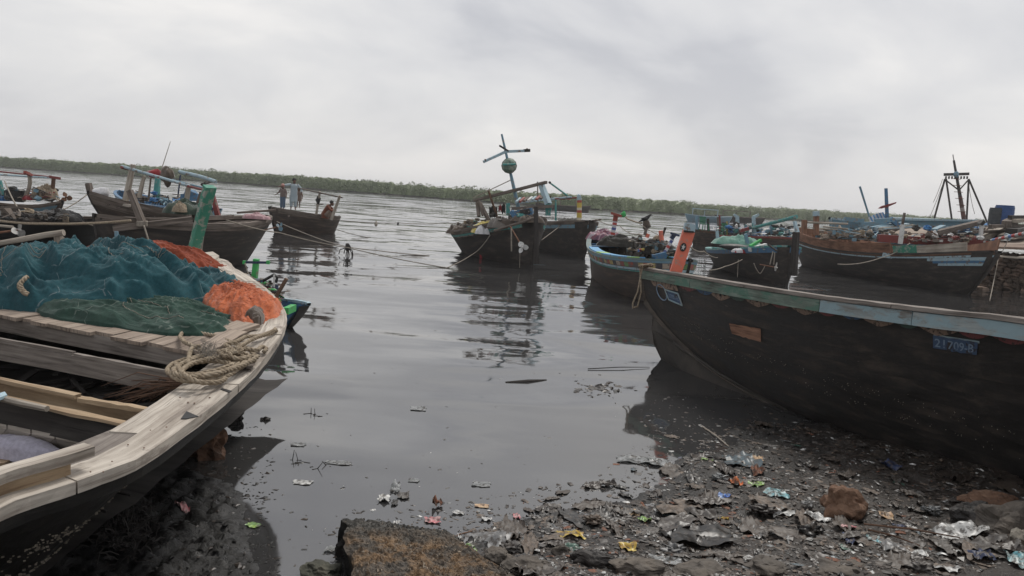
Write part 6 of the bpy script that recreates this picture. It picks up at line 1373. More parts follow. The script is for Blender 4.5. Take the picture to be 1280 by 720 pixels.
for k, x in (('l', -.1), ('r', .12)): lathe(T, Wp, 'trouser_leg', [((x, -.01, .2), .08, .08), ((x, 0, .5), .1, .1), ((x * .9, 0, .85), .12, .12)], kur, 4)
T, Wp, J = standing('boy in a pink cap, brown shirt and jeans at the left end of the boat', Y(353.3, 261.2, 41.0), PI - .3, .72, ((-.3, .02, 1.15), (-.33, .08, .95)), ((.32, .05, 1.17), (.5, .12, 1.02)), .02, cap_=capc)
lathe(T, Wp, 'shirt', [((0, 0, .88), .22, .16), ((0, .01, 1.15), .21, .15), ((0, .02, 1.4), .2, .13), ((0, .02, 1.47), .1, .08)], shirt, 2); sleeve(T, Wp, J, 'shl', 'ell', 'wrl', shirt, .08, False); sleeve(T, Wp, J, 'shr', 'elr', 'wrr', shirt, .08, False)
for x in (-.1, .12): lathe(T, Wp, 'trouser_leg', [((x, -.01, .1), .09, .09), ((x, 0, .5), .1, .1), ((x * .9, 0, .92), .13, .13)], jean, 5)
T, Wp, J = standing('child in tan clothes half hidden behind the man in the pale blue shirt', Y(373, 260.5, 42.0), PI + .2, .62, ((-.3, .0, 1.15), (-.3, .06, .95)), ((.3, .0, 1.15), (.3, .1, .93)), .0)
lathe(T, Wp, 'tunic', [((0, 0, .6), .26, .2), ((0, .01, 1.1), .23, .17), ((0, .02, 1.4), .2, .14), ((0, .02, 1.47), .1, .08)], tan, 2); sleeve(T, Wp, J, 'shl', 'ell', 'wrl', tan); sleeve(T, Wp, J, 'shr', 'elr', 'wrr', tan)
# seated man, bent forward to the right
J = {'pelvis': ((0, 0, .14), .14, None), 'waist': ((0, .06, .34), .125, 'pelvis'), 'chest': ((0, .18, .55), .135, 'waist'), 'neck': ((0, .29, .69), .055, 'chest'), 'head': ((0, .36, .8), .09, 'neck'),
     'shl': ((-.17, .22, .64), .06, 'chest'), 'shr': ((.17, .22, .64), .06, 'chest'), 'hpl': ((-.1, .05, .13), .1, 'pelvis'), 'hpr': ((.1, .05, .13), .1, 'pelvis'), 'knl': ((-.2, .42, .42), .065, 'hpl'), 'knr': ((.2, .42, .42), .065, 'hpr'),
     'anl': ((-.14, .34, .06), .04, 'knl'), 'anr': ((.14, .34, .06), .04, 'knr'), 'tol': ((-.15, .5, .02), .03, 'anl'), 'tor': ((.15, .5, .02), .03, 'anr'), 'ell': ((-.24, .4, .46), .042, 'shl'), 'wrl': ((-.08, .58, .44), .028, 'ell'), 'elr': ((.24, .4, .46), .042, 'shr'), 'wrr': ((.08, .58, .44), .028, 'elr')}
T, Wp, bo = person('man in a rust brown shirt sitting bent forward at the right end of the boat', Y(405.0, 273.0, 42.0), -PI / 2 - .5 + .45, J, None, 1.02); headparts(T, Wp, (0, .39, .83), (0, .8, -.6), 'hair', .105)
lathe(T, Wp, 'long_shirt', [((0, .02, .02), .26, .24), ((0, .04, .2), .22, .2), ((0, .12, .42), .19, .16), ((0, .23, .64), .19, .14), ((0, .28, .7), .09, .08)], rust, 1); sleeve(T, Wp, J, 'shl', 'ell', 'wrl', rust); sleeve(T, Wp, J, 'shr', 'elr', 'wrr', rust)
for x in (-1, 1): lathe(T, Wp, 'trouser_leg', [((.15 * x, .35, .1), .08, .08), ((.2 * x, .42, .42), .11, .11), ((.12 * x, .15, .18), .14, .14)], tan, 6)
# crow on the bundle of the painted boat
c_ = q9(448, 230, 26); Tc = Thing('crow', 'black crow perched on the bundle above the bright painted boat', 'bird', c_)
S_ = lambda x, z, y=0: c_ + V((x, y, z)) * 1.1
mb = MB(); mb.tube([S_(-.2, -.07), S_(-.12, -.03), S_(-.02, .03), S_(.06, .08), S_(.1, .13), S_(.13, .16), S_(.16, .16)], [.012, .035, .065, .06, .038, .034, .012], 10); bd = Tc.part('body', mb, M['black'], smooth=True)
mb = MB(); mb.tube([S_(.155, .16), S_(.2, .145)], [.016, .004], 6); Tc.part('beak', mb, M['black'])
mb = MB(); mb.grid(lambda u, v: S_(-.1 - .16 * u, -.02 - .08 * u, (v - .5) * .07), 3, 3); Tc.part('tail', mb, M['black'])
for y in (-.055, .055): mb = MB(); mb.blob(S_(-.03, .03, y), (.11, .02, .045), 2, .05); Tc.part('wing', mb, M['black'], smooth=True)
for y in (-.025, .025): mb = MB(); mb.tube([S_(0, -.02, y), S_(.01, -.1, y)], .007, 5); Tc.part('leg', mb, M['darkwood'])

# ================================================================ LINES OVER THE WATER
rope([Y(346, 277, 39.5), Y(400, 299, 36), Y(434.5, 308.5, 33), Y(470, 313, 32.5), Z(537, 319.7)], .02, .02, label='mooring line from the people boat sloping to the water past the hanging weed')
rope([Y(283, 275, 19), Y(350, 291, 24), Y(434.5, 309.5, 29), Z(557, 334.5)], .018, .04, label='long line from the green post boat down to the water in front')
rope([Y(423, 275, 43), Y(500, 278.7, 41), Y(560, 278.3, 39), Y(574, 277.5, 38)], .018, .06, label='nearly level line strung from the people boat to the globe mast boat')
rope([Y(419, 286, 42), Z(462, 297)], .018, .05, label='short line from the right end of the people boat into the water')
mb = MB(); mb.blob(Y(470, 280, 41.5), (.09, .07, .13), 2, .3); single('float', mb, M['palepole'], 'small tan float hanging on the level line, left of two', 'float', smooth=True)
mb = MB(); mb.tube([Y(498, 278, 41.0), Y(497, 281.5, 41.0)], .05, 6); single('weed_tuft', mb, M['darkwood'], 'small dark tuft hanging on the level line, right of the tan float', 'weed')
mb = MB(); kc = Y(435, 309, 30.5); mb.blob(kc, (.11, .11, .14), 4, .3)
for (x, y) in ((434, 330), (436, 328.5), (441, 320), (440, 325), (430, 317), (423.5, 317.5), (432, 326)):
    e_ = Y(x, y, 30.5); mb.tube([kc, kc.lerp(e_, .5) + V(((x - 434) * .012, 0, .03)), e_], .02, 5)
single('hanging_weed', mb, M['darkwood'], 'black weed and line ends hanging from the knot over open water', 'weed', smooth=True)
rope([Y(862, 308, 16), Y(880, 314, 22), Y(897, 322, 30)], .014, .05, label='line from right of the orange post out to the turquoise edged boat')
rope([Y(800, 312, 20), Y(850, 345, 20)], .012, .05, label='thin line behind the big black bow') if False else None
# a few craft lying under the far bank
def farboat(px, py, y, L, hh, mat, lbl, mat2='paleblue', cabin=False):
    c = Y(px, py, y); T, H = boat('fishing_boat', lbl, (px - L / 2 * FPX / y, py - .06 * L / 2 * FPX / y, y - 2), hh, (px + L / 2 * FPX / y, py + .06 * L / 2 * FPX / y, y), hh, 2.6, hh * .8, mat, mat2, ovA=.8, ovB=.8, draft=.3, caps=(.25, .12), group='craft moored under the far bank')
    for k in range(3): t = .2 + .27 * k; pole(T, 'post', H.pt(t, 0, 1), H.pt(t, 0, 1) + V((0, 0, 1.4 - .3 * (k % 2))), .09, mat2)
    if cabin: mb = MB(); mb.beam(H.pt(.25, 0, 1) + V((0, 0, 1.3)), H.pt(.7, 0, 1) + V((0, 0, 1.3)), 1.6, .15); T.part('awning', mb, M[mat2])
    return T
farboat(886, 267, 150, 9, 1.2, 'skyblue', 'tiny blue grey boat under the far bank, left of the far pair', 'paleblue', True); farboat(925, 268.5, 170, 11, 1.2, 'darkwood', 'tiny dark boat under the far bank, right of the far pair', 'oldwood', True)
farboat(704, 255.5, 170, 12, 1.3, 'darkwood', 'tiny boat under the far bank beyond the globe mast boat', 'oldwood', False)

# ================================================================ STONE QUAY, right
qa, qb = Z(1214, 356, 0), Z(1330, 370, 0); qd = (qb - qa); qL = qd.length; qd.normalize(); qn_ = V((-qd.y, qd.x, 0))
Tq = Thing('stone_quay', 'rough brown rubble stone quay wall behind the striped bow at right', 'quay', qa, math.atan2(qd.y, qd.x))
M['stone'] = rough_mat('brown_stone', (.12, .085, .065), (.21, .15, .115), (.3, .23, .18), 3, (.8, .95), .6, .03, coord='World'); M['stoned'] = rough_mat('dark_stone', (.08, .06, .048), (.13, .1, .078), (.2, .155, .12), 3, (.7, .9), .6, .03, coord='World')
mb = MB(); mb.prism([qa - qn_ * -.15 + V((0, 0, -.5)), qb + qn_ * .15 + qd * 12 + V((0, 0, -.5)), qb + qd * 12 + qn_ * 9 + V((0, 0, -.5)), qa + qn_ * 9 + V((0, 0, -.5))], (0, 0, 1.95)); Tq.part('core', mb, M['stoned'])
sv = [MB().blob((0, 0, 0), (.5, .5, .5), 50 + k, .3, 1.4, 7, 9) for k in range(5)]; smesh = []
for k, q in enumerate(sv):
    ob = mkobj('stone', q, M['stone' if k % 2 else 'stoned']); smesh.append(ob.data); bpy.data.objects.remove(ob)
cnt = 0; zc = -.1; row = 0
while zc < 1.5:
    x = -.3 * (row % 2); hgt = rnd.uniform(.2, .28)
    while x < qL + 1.5 and cnt < 280:
        w_ = rnd.uniform(.22, .5); o = bpy.data.objects.new('stone', smesh[rnd.randrange(5)]); scene.collection.objects.link(o); o.parent = Tq.o
        o.location = (x + w_ / 2, .06 + rnd.uniform(-.05, .05), zc + hgt / 2); o.scale = (w_ * 1.25, .5, hgt * 1.4); o.rotation_euler = (rnd.uniform(-.15, .15), rnd.uniform(-.15, .15), rnd.uniform(-.2, .2)); x += w_; cnt += 1
    zc += hgt * .93; row += 1
mb = MB(); mb.prism([Y(1244, 311, 34) , Y(1330, 314, 34), Y(1330, 305, 40), Y(1250, 303, 40)], (0, 0, .1)); Tq.part('top_slab', mb, M['stone'])
mb = MB(); mb.beam(Y(1246, 320.5, 33.3), Y(1330, 325, 33.3), .5, .08, seg=6, jit=.02); Tq.part('ledge_slab', mb, M['palepole'])
mb = MB(); mb.beam(Z(1195, 356, .05), Z(1232, 361, .05), .5, .1, seg=5, jit=.03); Tq.part('foot_slab', mb, M['stone'])

# ================================================================ STONES AND RUBBISH
def rock(label, px, py, w, h, mat, seed, sink=.3, d=None, name='rock', group=None, z=None, amp=.3, low=10, smooth=False):
    g = Z(px, py, 0); gz = max(0, ground(g.x, g.y)) if z is None else z; g = Z(px, py, gz); mb = MB(); mb.blob(g + V((0, 0, h * (.5 - sink))), (w / 2, (d or w * .8) / 2, h / 2 * 1.3), seed, amp, 1.5, low * 3, int(low * 4))
    for q in mb.v: q += V((noise.noise(q * 22), noise.noise(q * 22 + V((9, 0, 0))), noise.noise(q * 22 + V((0, 9, 0))))) * .012 + V((noise.noise(q * 9), noise.noise(q * 9 + V((9, 0, 0))), noise.noise(q * 9 + V((0, 9, 0))))) * .02 * min(1, w / .3)
    return single(name, mb, M[mat] if isinstance(mat, str) else mat, label, 'rock', group, smooth=smooth)
M['rockb'] = rough_mat('rust_brown_rock', (.05, .03, .02), (.14, .075, .045), (.24, .15, .1), 5, (.7, .95), .8, .03, coord='World'); M['rockd'] = rough_mat('wet_dark_rock', (.018, .016, .015), (.035, .031, .028), (.07, .06, .053), 5, (.35, .8), .8, .03, coord='World'); M['rockg'] = rough_mat('grey_brown_rock', (.06, .052, .045), (.11, .095, .08), (.17, .145, .12), 4, (.7, .95), .7, .03, coord='World')
rock('pointed rust brown rock standing in the shallows by the left boat', 261, 570, .36, .34, 'rockb', 3.3, .22, low=8, amp=.42); rock('small black wet rock beyond the pointed brown one', 293, 523, .2, .13, 'rockd', 5, .3)
rock('flat dark stone almost awash beside the small black rock', 331, 524.5, .12, .05, 'rockd', 6, .4)
rock('light brown rounded boulder amid the rubbish, right of centre', 1054, 640, .36, .24, 'rockb', 7, .28, low=14, amp=.3)
rock('dark mud-caked lump near the right frame edge', 1215, 652, .35, .2, 'rockd', 9, .35); rock('dark brown boulder with tan top, right of the mud-caked lump', 1262, 662, .5, .26, 'rockg', 10, .35); rock('tan lump lying against the hull foot at far right', 1240, 632, .55, .12, 'rockb', 12, .3)
rock('pale rounded stone at the right frame edge', 1275, 680, .16, .16, rough_mat('pale_stone', (.22, .2, .16), (.33, .3, .25), (.42, .38, .32), 6, (.7, .9), .4, .02), 14, .3)
rock('long dark slab of stone with a pale rim at the bottom', 745, 704, .36, .09, 'rockd', 15, .25, d=.13); rock('low brown stone beside the quay block', 660, 712, .34, .1, 'rockg', 17, .3, d=.24); rock('grey stone, right of the low brown one at bottom', 800, 712, .4, .08, 'rockg', 19, .3, d=.2); rock('brown stone between the quay block and the low brown stone', 622, 700, .2, .1, 'rockg', 21, .3)
rock('round black stone leaning on the black side of the quay block', 431, 690, .13, .13, 'rockd', 22, .3, z=.02); rock('mossy grey stone at the bottom edge left of the quay block', 402, 718, .28, .1, rough_mat('mossy_rock', (.05, .05, .04), (.09, .09, .07), (.14, .13, .1), 5, (.8, .9), .7, .03, coord='World'), 23, .3, z=0)
for k, (x, y, w_) in enumerate(((880, 716, .4), (960, 712, .3), (1050, 716, .4), (590, 708, .1), (700, 690, .13))): rock(('low mud-brown stone half sunk below the foil patch', 'low mud-brown stone half sunk, left of the wide one at bottom right', 'wide mud-brown stone half sunk at the bottom, below the boulder', 'small half sunk brown stone touching the quay block', 'small brown half sunk stone left of the large yellow wrapper')[k], x, y, w_, .08, 'rockg', 30 + k, .35, group='half sunk stones along the bottom')

def plast(name, c, rough=.35, trans=0.0, c2=None):
    m_, n, b = newmat(name); g = tex(n, mapped(n, 'Object', (1, 1, 1)), 14, 6, .65)
    c2 = c2 or tuple(q * .55 for q in c); mud_ = tex(n, mapped(n, 'World', (1, 1, 1)), 19, 5, .7); n.links.new(mixc(n, ramp(n, mud_, [(.5, W0), (.57, C(.85, .85, .85))]), ramp(n, g, [(.38, C(*c2)), (.6, C(*c))]), C(.05, .04, .032)), b.inputs['Base Color']); b.inputs['Roughness'].default_value = rough
    b.inputs['Transmission Weight'].default_value = trans; b.inputs['IOR'].default_value = 1.15 if trans else 1.45; return m_
def crumple(c, w, d, rz, seed, h=.03, nu=18, nv=13, rag=.2, curl=0.0, twist=0.0, onground=True, fold=2.4):
    c = V(c); ca, sa = math.cos(rz), math.sin(rz); mb = MB()
    def fn(u, v):
        x, y = (u - .5) * w, (v - .5) * d; k = 1 + rag * 1.6 * noise.noise(V((u * 2.2, v * 2.2, seed * 3.7))) + rag * .25 * noise.noise(V((u * 6, v * 6, seed)))
        k2 = 1 + rag * 1.6 * noise.noise(V((u * 2.2 + 9, v * 2.2, seed * 2.1))); x *= k * (1 - .5 * rag * abs(v - .5)); y *= k2 * (1 - rag * abs(u - .5) * 1.2)
        X, Y_ = x * ca - y * sa, x * sa + y * ca; f = abs(noise.noise(V((x / w * fold + seed, y / d * fold * .6, seed)))) * 1.8; f2 = noise.noise(V((x / w * fold * 2.7, y / d * fold * 2, seed + 4)))
        gz = max(0.0, ground(c.x + X, c.y + Y_)) if onground else c.z
        return V((c.x + X, c.y + Y_, gz + .004 + h * (f + .25 * f2 + .25) + curl * (v - .5) ** 2 * 4))
    mb.grid(fn, nu, nv, w, d); return mb
pal = {'clear': plast('clear_plastic', (.42, .43, .43), .15, .35, (.2, .21, .21)), 'white': plast('white_plastic', (.58, .58, .56)), 'grey': plast('grey_plastic', (.2, .2, .2), .4), 'yellow': plast('yellow_plastic', (.5, .37, .06), .35, 0, (.3, .16, .03)), 'orange': plast('orange_plastic', (.6, .16, .04)), 'blue': plast('blue_plastic', (.04, .14, .5), .35, 0, (.3, .4, .55)),
       'teal': plast('teal_print', (.12, .32, .36), .35, 0, (.4, .42, .4)), 'green': plast('green_plastic_scrap', (.3, .45, .12), .35, 0, (.08, .2, .06)), 'dgreen': plast('dark_green_plastic', (.05, .12, .09)), 'pink': plast('pink_plastic', (.45, .12, .14), .4, 0, (.5, .35, .33)), 'slate': plast('slate_plastic', (.08, .12, .14), .4, 0, (.05, .06, .07)), 'black': plast('black_sheet', (.02, .019, .018), .35),
       'brown': plast('brown_scrap', (.08, .06, .046), .5, 0, (.03, .023, .018)), 'tan': plast('tan_scrap', (.17, .13, .1), .6, 0, (.07, .053, .04)), 'umber': plast('umber_scrap', (.042, .031, .025), .4, 0, (.018, .014, .012)), 'ash': plast('ash_scrap', (.13, .12, .11), .5, 0, (.045, .04, .037)), 'peach': plast('peach_scrap', (.5, .36, .22), .5, 0, (.35, .2, .1)), 'brick': plast('brick_scrap', (.22, .09, .05), .7), 'navy': plast('navy_scrap', (.025, .04, .1), .5)}
def item(name, label, cat, px, py, wpx, dpx, mat, seed, h=.02, rz=0.0, z=0.0, **k):
    g = Z(px, py, 0); gz = max(0, ground(g.x, g.y)); c = Z(px, py, gz); sc = c.y / FPX; w = wpx * sc; d = dpx * sc * c.y / (CAM_H - gz) * 1.02
    mb = crumple(c, w, d, rz, seed, h, **k); return single(name, mb, pal[mat], label, cat, smooth=True)
L_ = [('plastic_bag', 'clear knotted plastic bag floating at the edge of the black reflection', 'plastic bag', 795, 576, 50, 9, 'clear', 1, .03), ('plastic_bag', 'looped right half of the clear floating bag, open and wrinkled', 'plastic bag', 824, 580, 32, 9, 'clear', 2, .03),
 ('plastic_bag', 'dull slate blue plastic bag lying where water meets rubbish', 'plastic bag', 926, 577, 42, 13, 'slate', 3, .04), ('plastic_scrap', 'pale yellow scrap touching the right tip of the slate blue bag', 'plastic scrap', 948, 576, 11, 6, 'peach', 4, .02),
 ('wrapper', 'crumpled bright blue and white wrapper', 'wrapper', 902, 622, 19, 9, 'blue', 5, .02, -.6), ('plastic_cup', 'orange broken plastic cup', 'cup', 919, 609, 15, 9, 'orange', 6, .05), ('wrapper', 'turquoise printed wrapper above the torn white packet', 'wrapper', 970, 618, 26, 11, 'teal', 7, .025),
 ('packet', 'torn white and blue packet, left of the brown boulder', 'packet', 979, 641, 32, 9, 'white', 8, .03), ('wrapper', 'large yellow wrapper with an orange tip', 'wrapper', 714, 671, 36, 14, 'yellow', 9, .03, .25), ('wrapper', 'mustard yellow packet, lower right of the large yellow wrapper', 'wrapper', 784, 685, 22, 9, 'yellow', 10, .02),
 ('wrapper', 'peach coloured wrapper at the water line', 'wrapper', 785, 642, 28, 9, 'peach', 11, .025), ('wrapper', 'lime green twisted wrapper below the peach one', 'wrapper', 806, 652, 19, 6, 'green', 12, .02, -.1), ('paper_scrap', 'white shell-shaped scrap of paper on the black sheet', 'paper', 835, 667, 15, 10, 'white', 13, .025, -.5),
 ('plastic_sheet', 'large wrinkled black plastic sheet', 'plastic sheet', 872, 675, 92, 30, 'black', 14, .045), ('wrapper', 'tiny bright yellow wrapper above the black sheet', 'wrapper', 906, 648, 10, 7, 'yellow', 15, .02, .6), ('plastic_scrap', 'dark green leaf-like scrap beside the yellow wrapper', 'plastic scrap', 715, 687, 20, 10, 'dgreen', 16, .02),
 ('plastic_scrap', 'white scrap right of the black sheet, upper one of two', 'plastic scrap', 932, 662, 18, 6, 'white', 17, .02, -.5), ('plastic_scrap', 'white scrap right of the black sheet, lower one of two', 'plastic scrap', 947, 672, 13, 6, 'white', 18, .02), ('plastic_scrap', 'pale green striped scrap above the orange cup', 'plastic scrap', 946, 606, 19, 7, 'green', 19, .015, -.2),
 ('brick_piece', 'reddish brown broken brick near the boat foot', 'brick', 947, 592, 14, 8, 'brick', 20, .05), ('clay_lump', 'orange brown lump floating beyond the quay block', 'lump', 547, 633, 13, 7, 'brick', 21, .07), ('plastic_scrap', 'pink strip snagged at the corner of the quay block', 'plastic scrap', 541, 652, 22, 6, 'pink', 22, .02),
 ('plastic_bag', 'pale grey-green torn bag near the right edge', 'plastic bag', 1200, 664, 55, 18, 'white', 23, .05, .1), ('cloth_rag', 'dull blue rag in the shadow under the big black hull', 'rag', 1113, 580, 22, 9, 'navy', 24, .03), ('plastic_scrap', 'whitish crumpled bag end in the shadow below the blue rag', 'plastic scrap', 1120, 604, 12, 9, 'ash', 25, .03, -.6),
 ('packet', 'flat grey packet lying right of a blue and yellow one', 'packet', 1113, 684, 28, 14, 'grey', 26, .012, -.2), ('packet', 'blue and yellow printed packet, left of the flat grey one', 'packet', 1091, 680, 16, 9, 'teal', 27, .015, -.3), ('plastic_scrap', 'pale speckled scrap, upper right of the flat grey packet', 'plastic scrap', 1141, 680, 28, 12, 'ash', 28, .02, -.6), ('plastic_scrap', 'white folded scrap below the speckled one', 'plastic scrap', 1148, 692, 22, 8, 'white', 29, .02, -.3),
 ('wrapper', 'small pink and yellow wrapper right of the brown boulder', 'wrapper', 1108, 644, 17, 7, 'peach', 30, .015, -.2), ('wrapper', 'red and blue wrapper below the brown boulder', 'wrapper', 1058, 665, 20, 6, 'pink', 31, .02, -.2), ('cloth_rag', 'dark navy rag below the brown boulder, left of the flat grey packet', 'rag', 1060, 677, 16, 11, 'navy', 32, .03), ('plastic_scrap', 'bright white torn piece touching the boulder left side', 'plastic scrap', 1022, 646, 26, 11, 'white', 33, .04, .4),
 ('plastic_bag', 'pale crumpled grey bag spread below the torn bag at right', 'plastic bag', 1235, 682, 60, 20, 'ash', 34, .05), ('wrapper', 'striped white wrapper at the bottom right', 'wrapper', 1182, 710, 32, 10, 'white', 35, .03, -.4), ('plastic_bag', 'green-grey bag at the right frame corner', 'plastic bag', 1275, 700, 30, 16, 'teal', 36, .04), ('cloth_rag', 'dark purple rag at bottom right', 'rag', 1225, 695, 24, 14, 'navy', 37, .04),
 ('plastic_sheet', 'dull grey sheet along the bank, left of the large yellow wrapper', 'plastic sheet', 610, 676, 60, 22, 'grey', 38, .03), ('plastic_scrap', 'yellow green strip lying on the grey sheet', 'plastic scrap', 588, 688, 28, 7, 'green', 39, .02, -.5), ('paper_scrap', 'bright white corner of paper by the yellow green strip', 'paper', 574, 673, 7, 8, 'white', 40, .03), ('plastic_scrap', 'white-blue patch of foil below the mustard packet', 'plastic scrap', 830, 702, 44, 10, 'clear', 41, .02, -.3),
 ('plastic_bag', 'pale tan bag stretched along the water line, right of the peach wrapper', 'plastic bag', 842, 640, 52, 14, 'tan', 42, .05), ('cloth_rag', 'grey brown rag bunched above the black sheet', 'rag', 875, 650, 40, 13, 'ash', 43, .05), ('plastic_scrap', 'teal tinged wet scrap on top of the quay block', 'plastic scrap', 462, 667, 40, 12, 'slate', 44, .008), ('paper_scrap', 'tiny white folded paper on top of the quay block', 'paper', 496, 655, 9, 4, 'white', 45, .02), ('plastic_scrap', 'short orange-pink stick-like scrap on the quay block', 'plastic scrap', 488, 671, 12, 3, 'peach', 46, .02),
 ('leaf', 'green leaf floating in the dark puddle by the mud bank', 'leaf', 317, 657, 18, 7, 'green', 47, .006, -.5), ('plastic_scrap', 'pinkish torn scrap on the black mud bank', 'plastic scrap', 228, 640, 14, 9, 'pink', 48, .03), ('plastic_ring', 'clear round plastic lid floating in mid water', 'lid', 523, 511, 20, 6, 'clear', 49, .006),
 ('plastic_scrap', 'thin white film floating left, the one farthest from shore', 'plastic scrap', 423, 579, 34, 5, 'clear', 50, .006), ('plastic_scrap', 'white rectangular scrap floating nearest the mud bank', 'plastic scrap', 378, 603.5, 24, 6, 'white', 51, .006, .05), ('plastic_scrap', 'small white sliver floating above the rectangular one', 'plastic scrap', 373, 556, 18, 5, 'clear', 52, .006), ('plastic_scrap', 'pale square film floating far to the right of the quay corner', 'plastic scrap', 602, 606, 24, 7, 'clear', 53, .006),
 ('plastic_scrap', 'faint pale film floating between the two square ones', 'plastic scrap', 517, 601, 14, 5, 'clear', 54, .006), ('plastic_bag', 'half sunken pale bag off the quay corner, left one of the cluster', 'plastic bag', 480, 625, 16, 8, 'white', 55, .03), ('plastic_bag', 'half sunken grey clear bag off the quay corner, top one of the cluster', 'plastic bag', 494, 612, 12, 10, 'clear', 56, .04), ('plastic_bag', 'half sunken wrinkled bag off the quay corner, right one of the cluster', 'plastic bag', 504, 621, 16, 8, 'ash', 57, .03),
 ('plastic_scrap', 'ribbed clear scrap floating against the left side of the quay block', 'plastic scrap', 415, 688, 20, 8, 'clear', 58, .015), ('plastic_scrap', 'black leaf-like flake floating under the bag cluster', 'plastic scrap', 493, 630, 8, 7, 'black', 59, .02), ('plastic_scrap', 'white bit floating right of the orange lump', 'plastic scrap', 573, 642, 16, 4, 'white', 60, .015), ('plastic_scrap', 'second white bit, nearer the shore rubbish', 'plastic scrap', 608, 650, 14, 5, 'white', 61, .015),
 ('plastic_scrap', 'pinkish red scrap at the shallow edge, left of the large yellow wrapper', 'plastic scrap', 646, 647, 10, 6, 'pink', 62, .02), ('plastic_scrap', 'pale yellow film at the shallow edge', 'plastic scrap', 602, 633, 18, 5, 'peach', 63, .006), ('plastic_scrap', 'dark brown leaf scrap amid the dark reflection', 'plastic scrap', 876, 573, 24, 9, 'umber', 64, .012), ('plastic_scrap', 'dim greenish scrap, right of the dark brown one', 'plastic scrap', 881, 577, 18, 5, 'green', 65, .008)]
for a in L_:
    rz = a[10] if len(a) > 10 else 0.0
    item(a[0], a[1], a[2], a[3], a[4], a[5], a[6], a[7], a[8], a[9], rz)
for k, (lb, x, y, w_, h_, mt) in enumerate((('swollen grey carrier bag half buried right of the mustard packet', 842, 690, .16, .07, 'grey'), ('knotted brown bag lump left of the peach wrapper', 742, 652, .14, .06, 'tan'), ('small white knotted bag lump near the torn packet', 1010, 630, .09, .05, 'white'),
    ('dark bundled bag below the slate blue bag', 955, 640, .17, .07, 'umber'), ('ashen bundled bag near the yellow green strip', 640, 688, .16, .07, 'ash'), ('pale bundled bag, lower right near the striped wrapper', 1150, 712, .15, .07, 'ash'), ('black bundled bag, left of the dull navy rag', 1015, 668, .2, .09, 'black'), ('crushed clear bottle lying near the mud bank of the bow', 900, 598, .13, .05, 'clear'),
    ('tan bundled rag above the brown boulder', 1045, 612, .2, .06, 'tan'), ('white crumpled bag lump on the far right bank', 1165, 640, .12, .06, 'clear'))):
    g = Z(x, y, 0); g = Z(x, y, max(0, ground(g.x, g.y))); mb = MB(); mb.blob(g + V((0, 0, h_ * .3)), (w_ / 2, w_ / 2.6, h_ / 2), 60 + k, .7, 2.6, 22, 30); single('plastic_bag', mb, pal[mt], lb, 'plastic bag', smooth=True)
# generic scraps: shared meshes, each an object
protos = []
for k in range(14):
    mb = MB(); sd = 100 + k
    def fn(u, v):
        x, y = (u - .5), (v - .5) * (.35 + .05 * (k % 5)); kk = 1 + .5 * noise.noise(V((u * 2.4, v * 2.4, sd))) + .1 * noise.noise(V((u * 7, v * 7, sd))); f = abs(noise.noise(V((x * 5 + sd, y * 9, sd)))) * 1.7
        return V((x * kk, y * kk * (1.2 - abs(u - .5)), .22 * f + .1 * abs(noise.noise(V((x * 9, y * 16, sd)))) + .05 * noise.noise(V((x * 25, y * 25, sd)))))
    mb.grid(fn, 14, 10); protos.append(mb)
mats_w = [('brown', 20), ('umber', 20), ('tan', 7), ('ash', 10), ('black', 13), ('grey', 4), ('slate', 3), ('white', 1.6), ('clear', 1.5), ('brick', 1.5), ('navy', 1), ('dgreen', 1.2)]
tot = sum(q for _, q in mats_w)
def pick(r_):
    x = r_.random() * tot
    for k, w_ in mats_w:
        x -= w_
        if x < 0: return k
    return 'brown'
pm = {}
def pmesh(k, mt):
    if (k, mt) not in pm: ob = mkobj('scrap', protos[k], pal[mt], smooth=True); pm[(k, mt)] = ob.data; bpy.data.objects.remove(ob)
    return pm[(k, mt)]
r3 = random.Random(12); n_ind = 0; tries = 0
desc = {'brown': 'brown', 'umber': 'dark brown', 'tan': 'tan', 'ash': 'ashen grey', 'black': 'black', 'grey': 'grey', 'slate': 'slate', 'white': 'white', 'clear': 'clear', 'brick': 'brick red', 'navy': 'navy', 'dgreen': 'dark green'}
while n_ind < 285 and tries < 6000:
    tries += 1; px, py = r3.uniform(540, 1290), r3.uniform(520, 730); g = Z(px, py, .1)
    if g.y < 4.6: continue
    d = sdist(g.x, g.y, SHP, len(SH))
    if d < -.45 or (d < 0 and r3.random() < .55): continue
    if RB and g.y > 9 - (g.x - 4.5) * 1.9 + .0 and g.x > 3.6: continue
    mt = pick(r3); s_ = (r3.uniform(.07, .2) if r3.random() < .75 else r3.uniform(.25, .42)) if mt in ('brown', 'umber', 'tan', 'ash', 'black') else r3.uniform(.05, .13)
    o = bpy.data.objects.new('scrap', pmesh(r3.randrange(14), mt)); scene.collection.objects.link(o); gz = max(0, ground(g.x, g.y)) + .004
    o.location = (g.x, g.y, gz); o.scale = (s_, s_ * r3.uniform(.7, 1.2), s_ * r3.uniform(.2, .6)); o.rotation_euler = (r3.uniform(-.1, .1), r3.uniform(-.1, .1), r3.uniform(0, 6.28))
    o['label'] = '%s scrap of rubbish among the litter on the muddy shore' % desc[mt]; o['category'] = 'rubbish'; o['group'] = desc[mt] + ' scraps of shore litter'; n_ind += 1
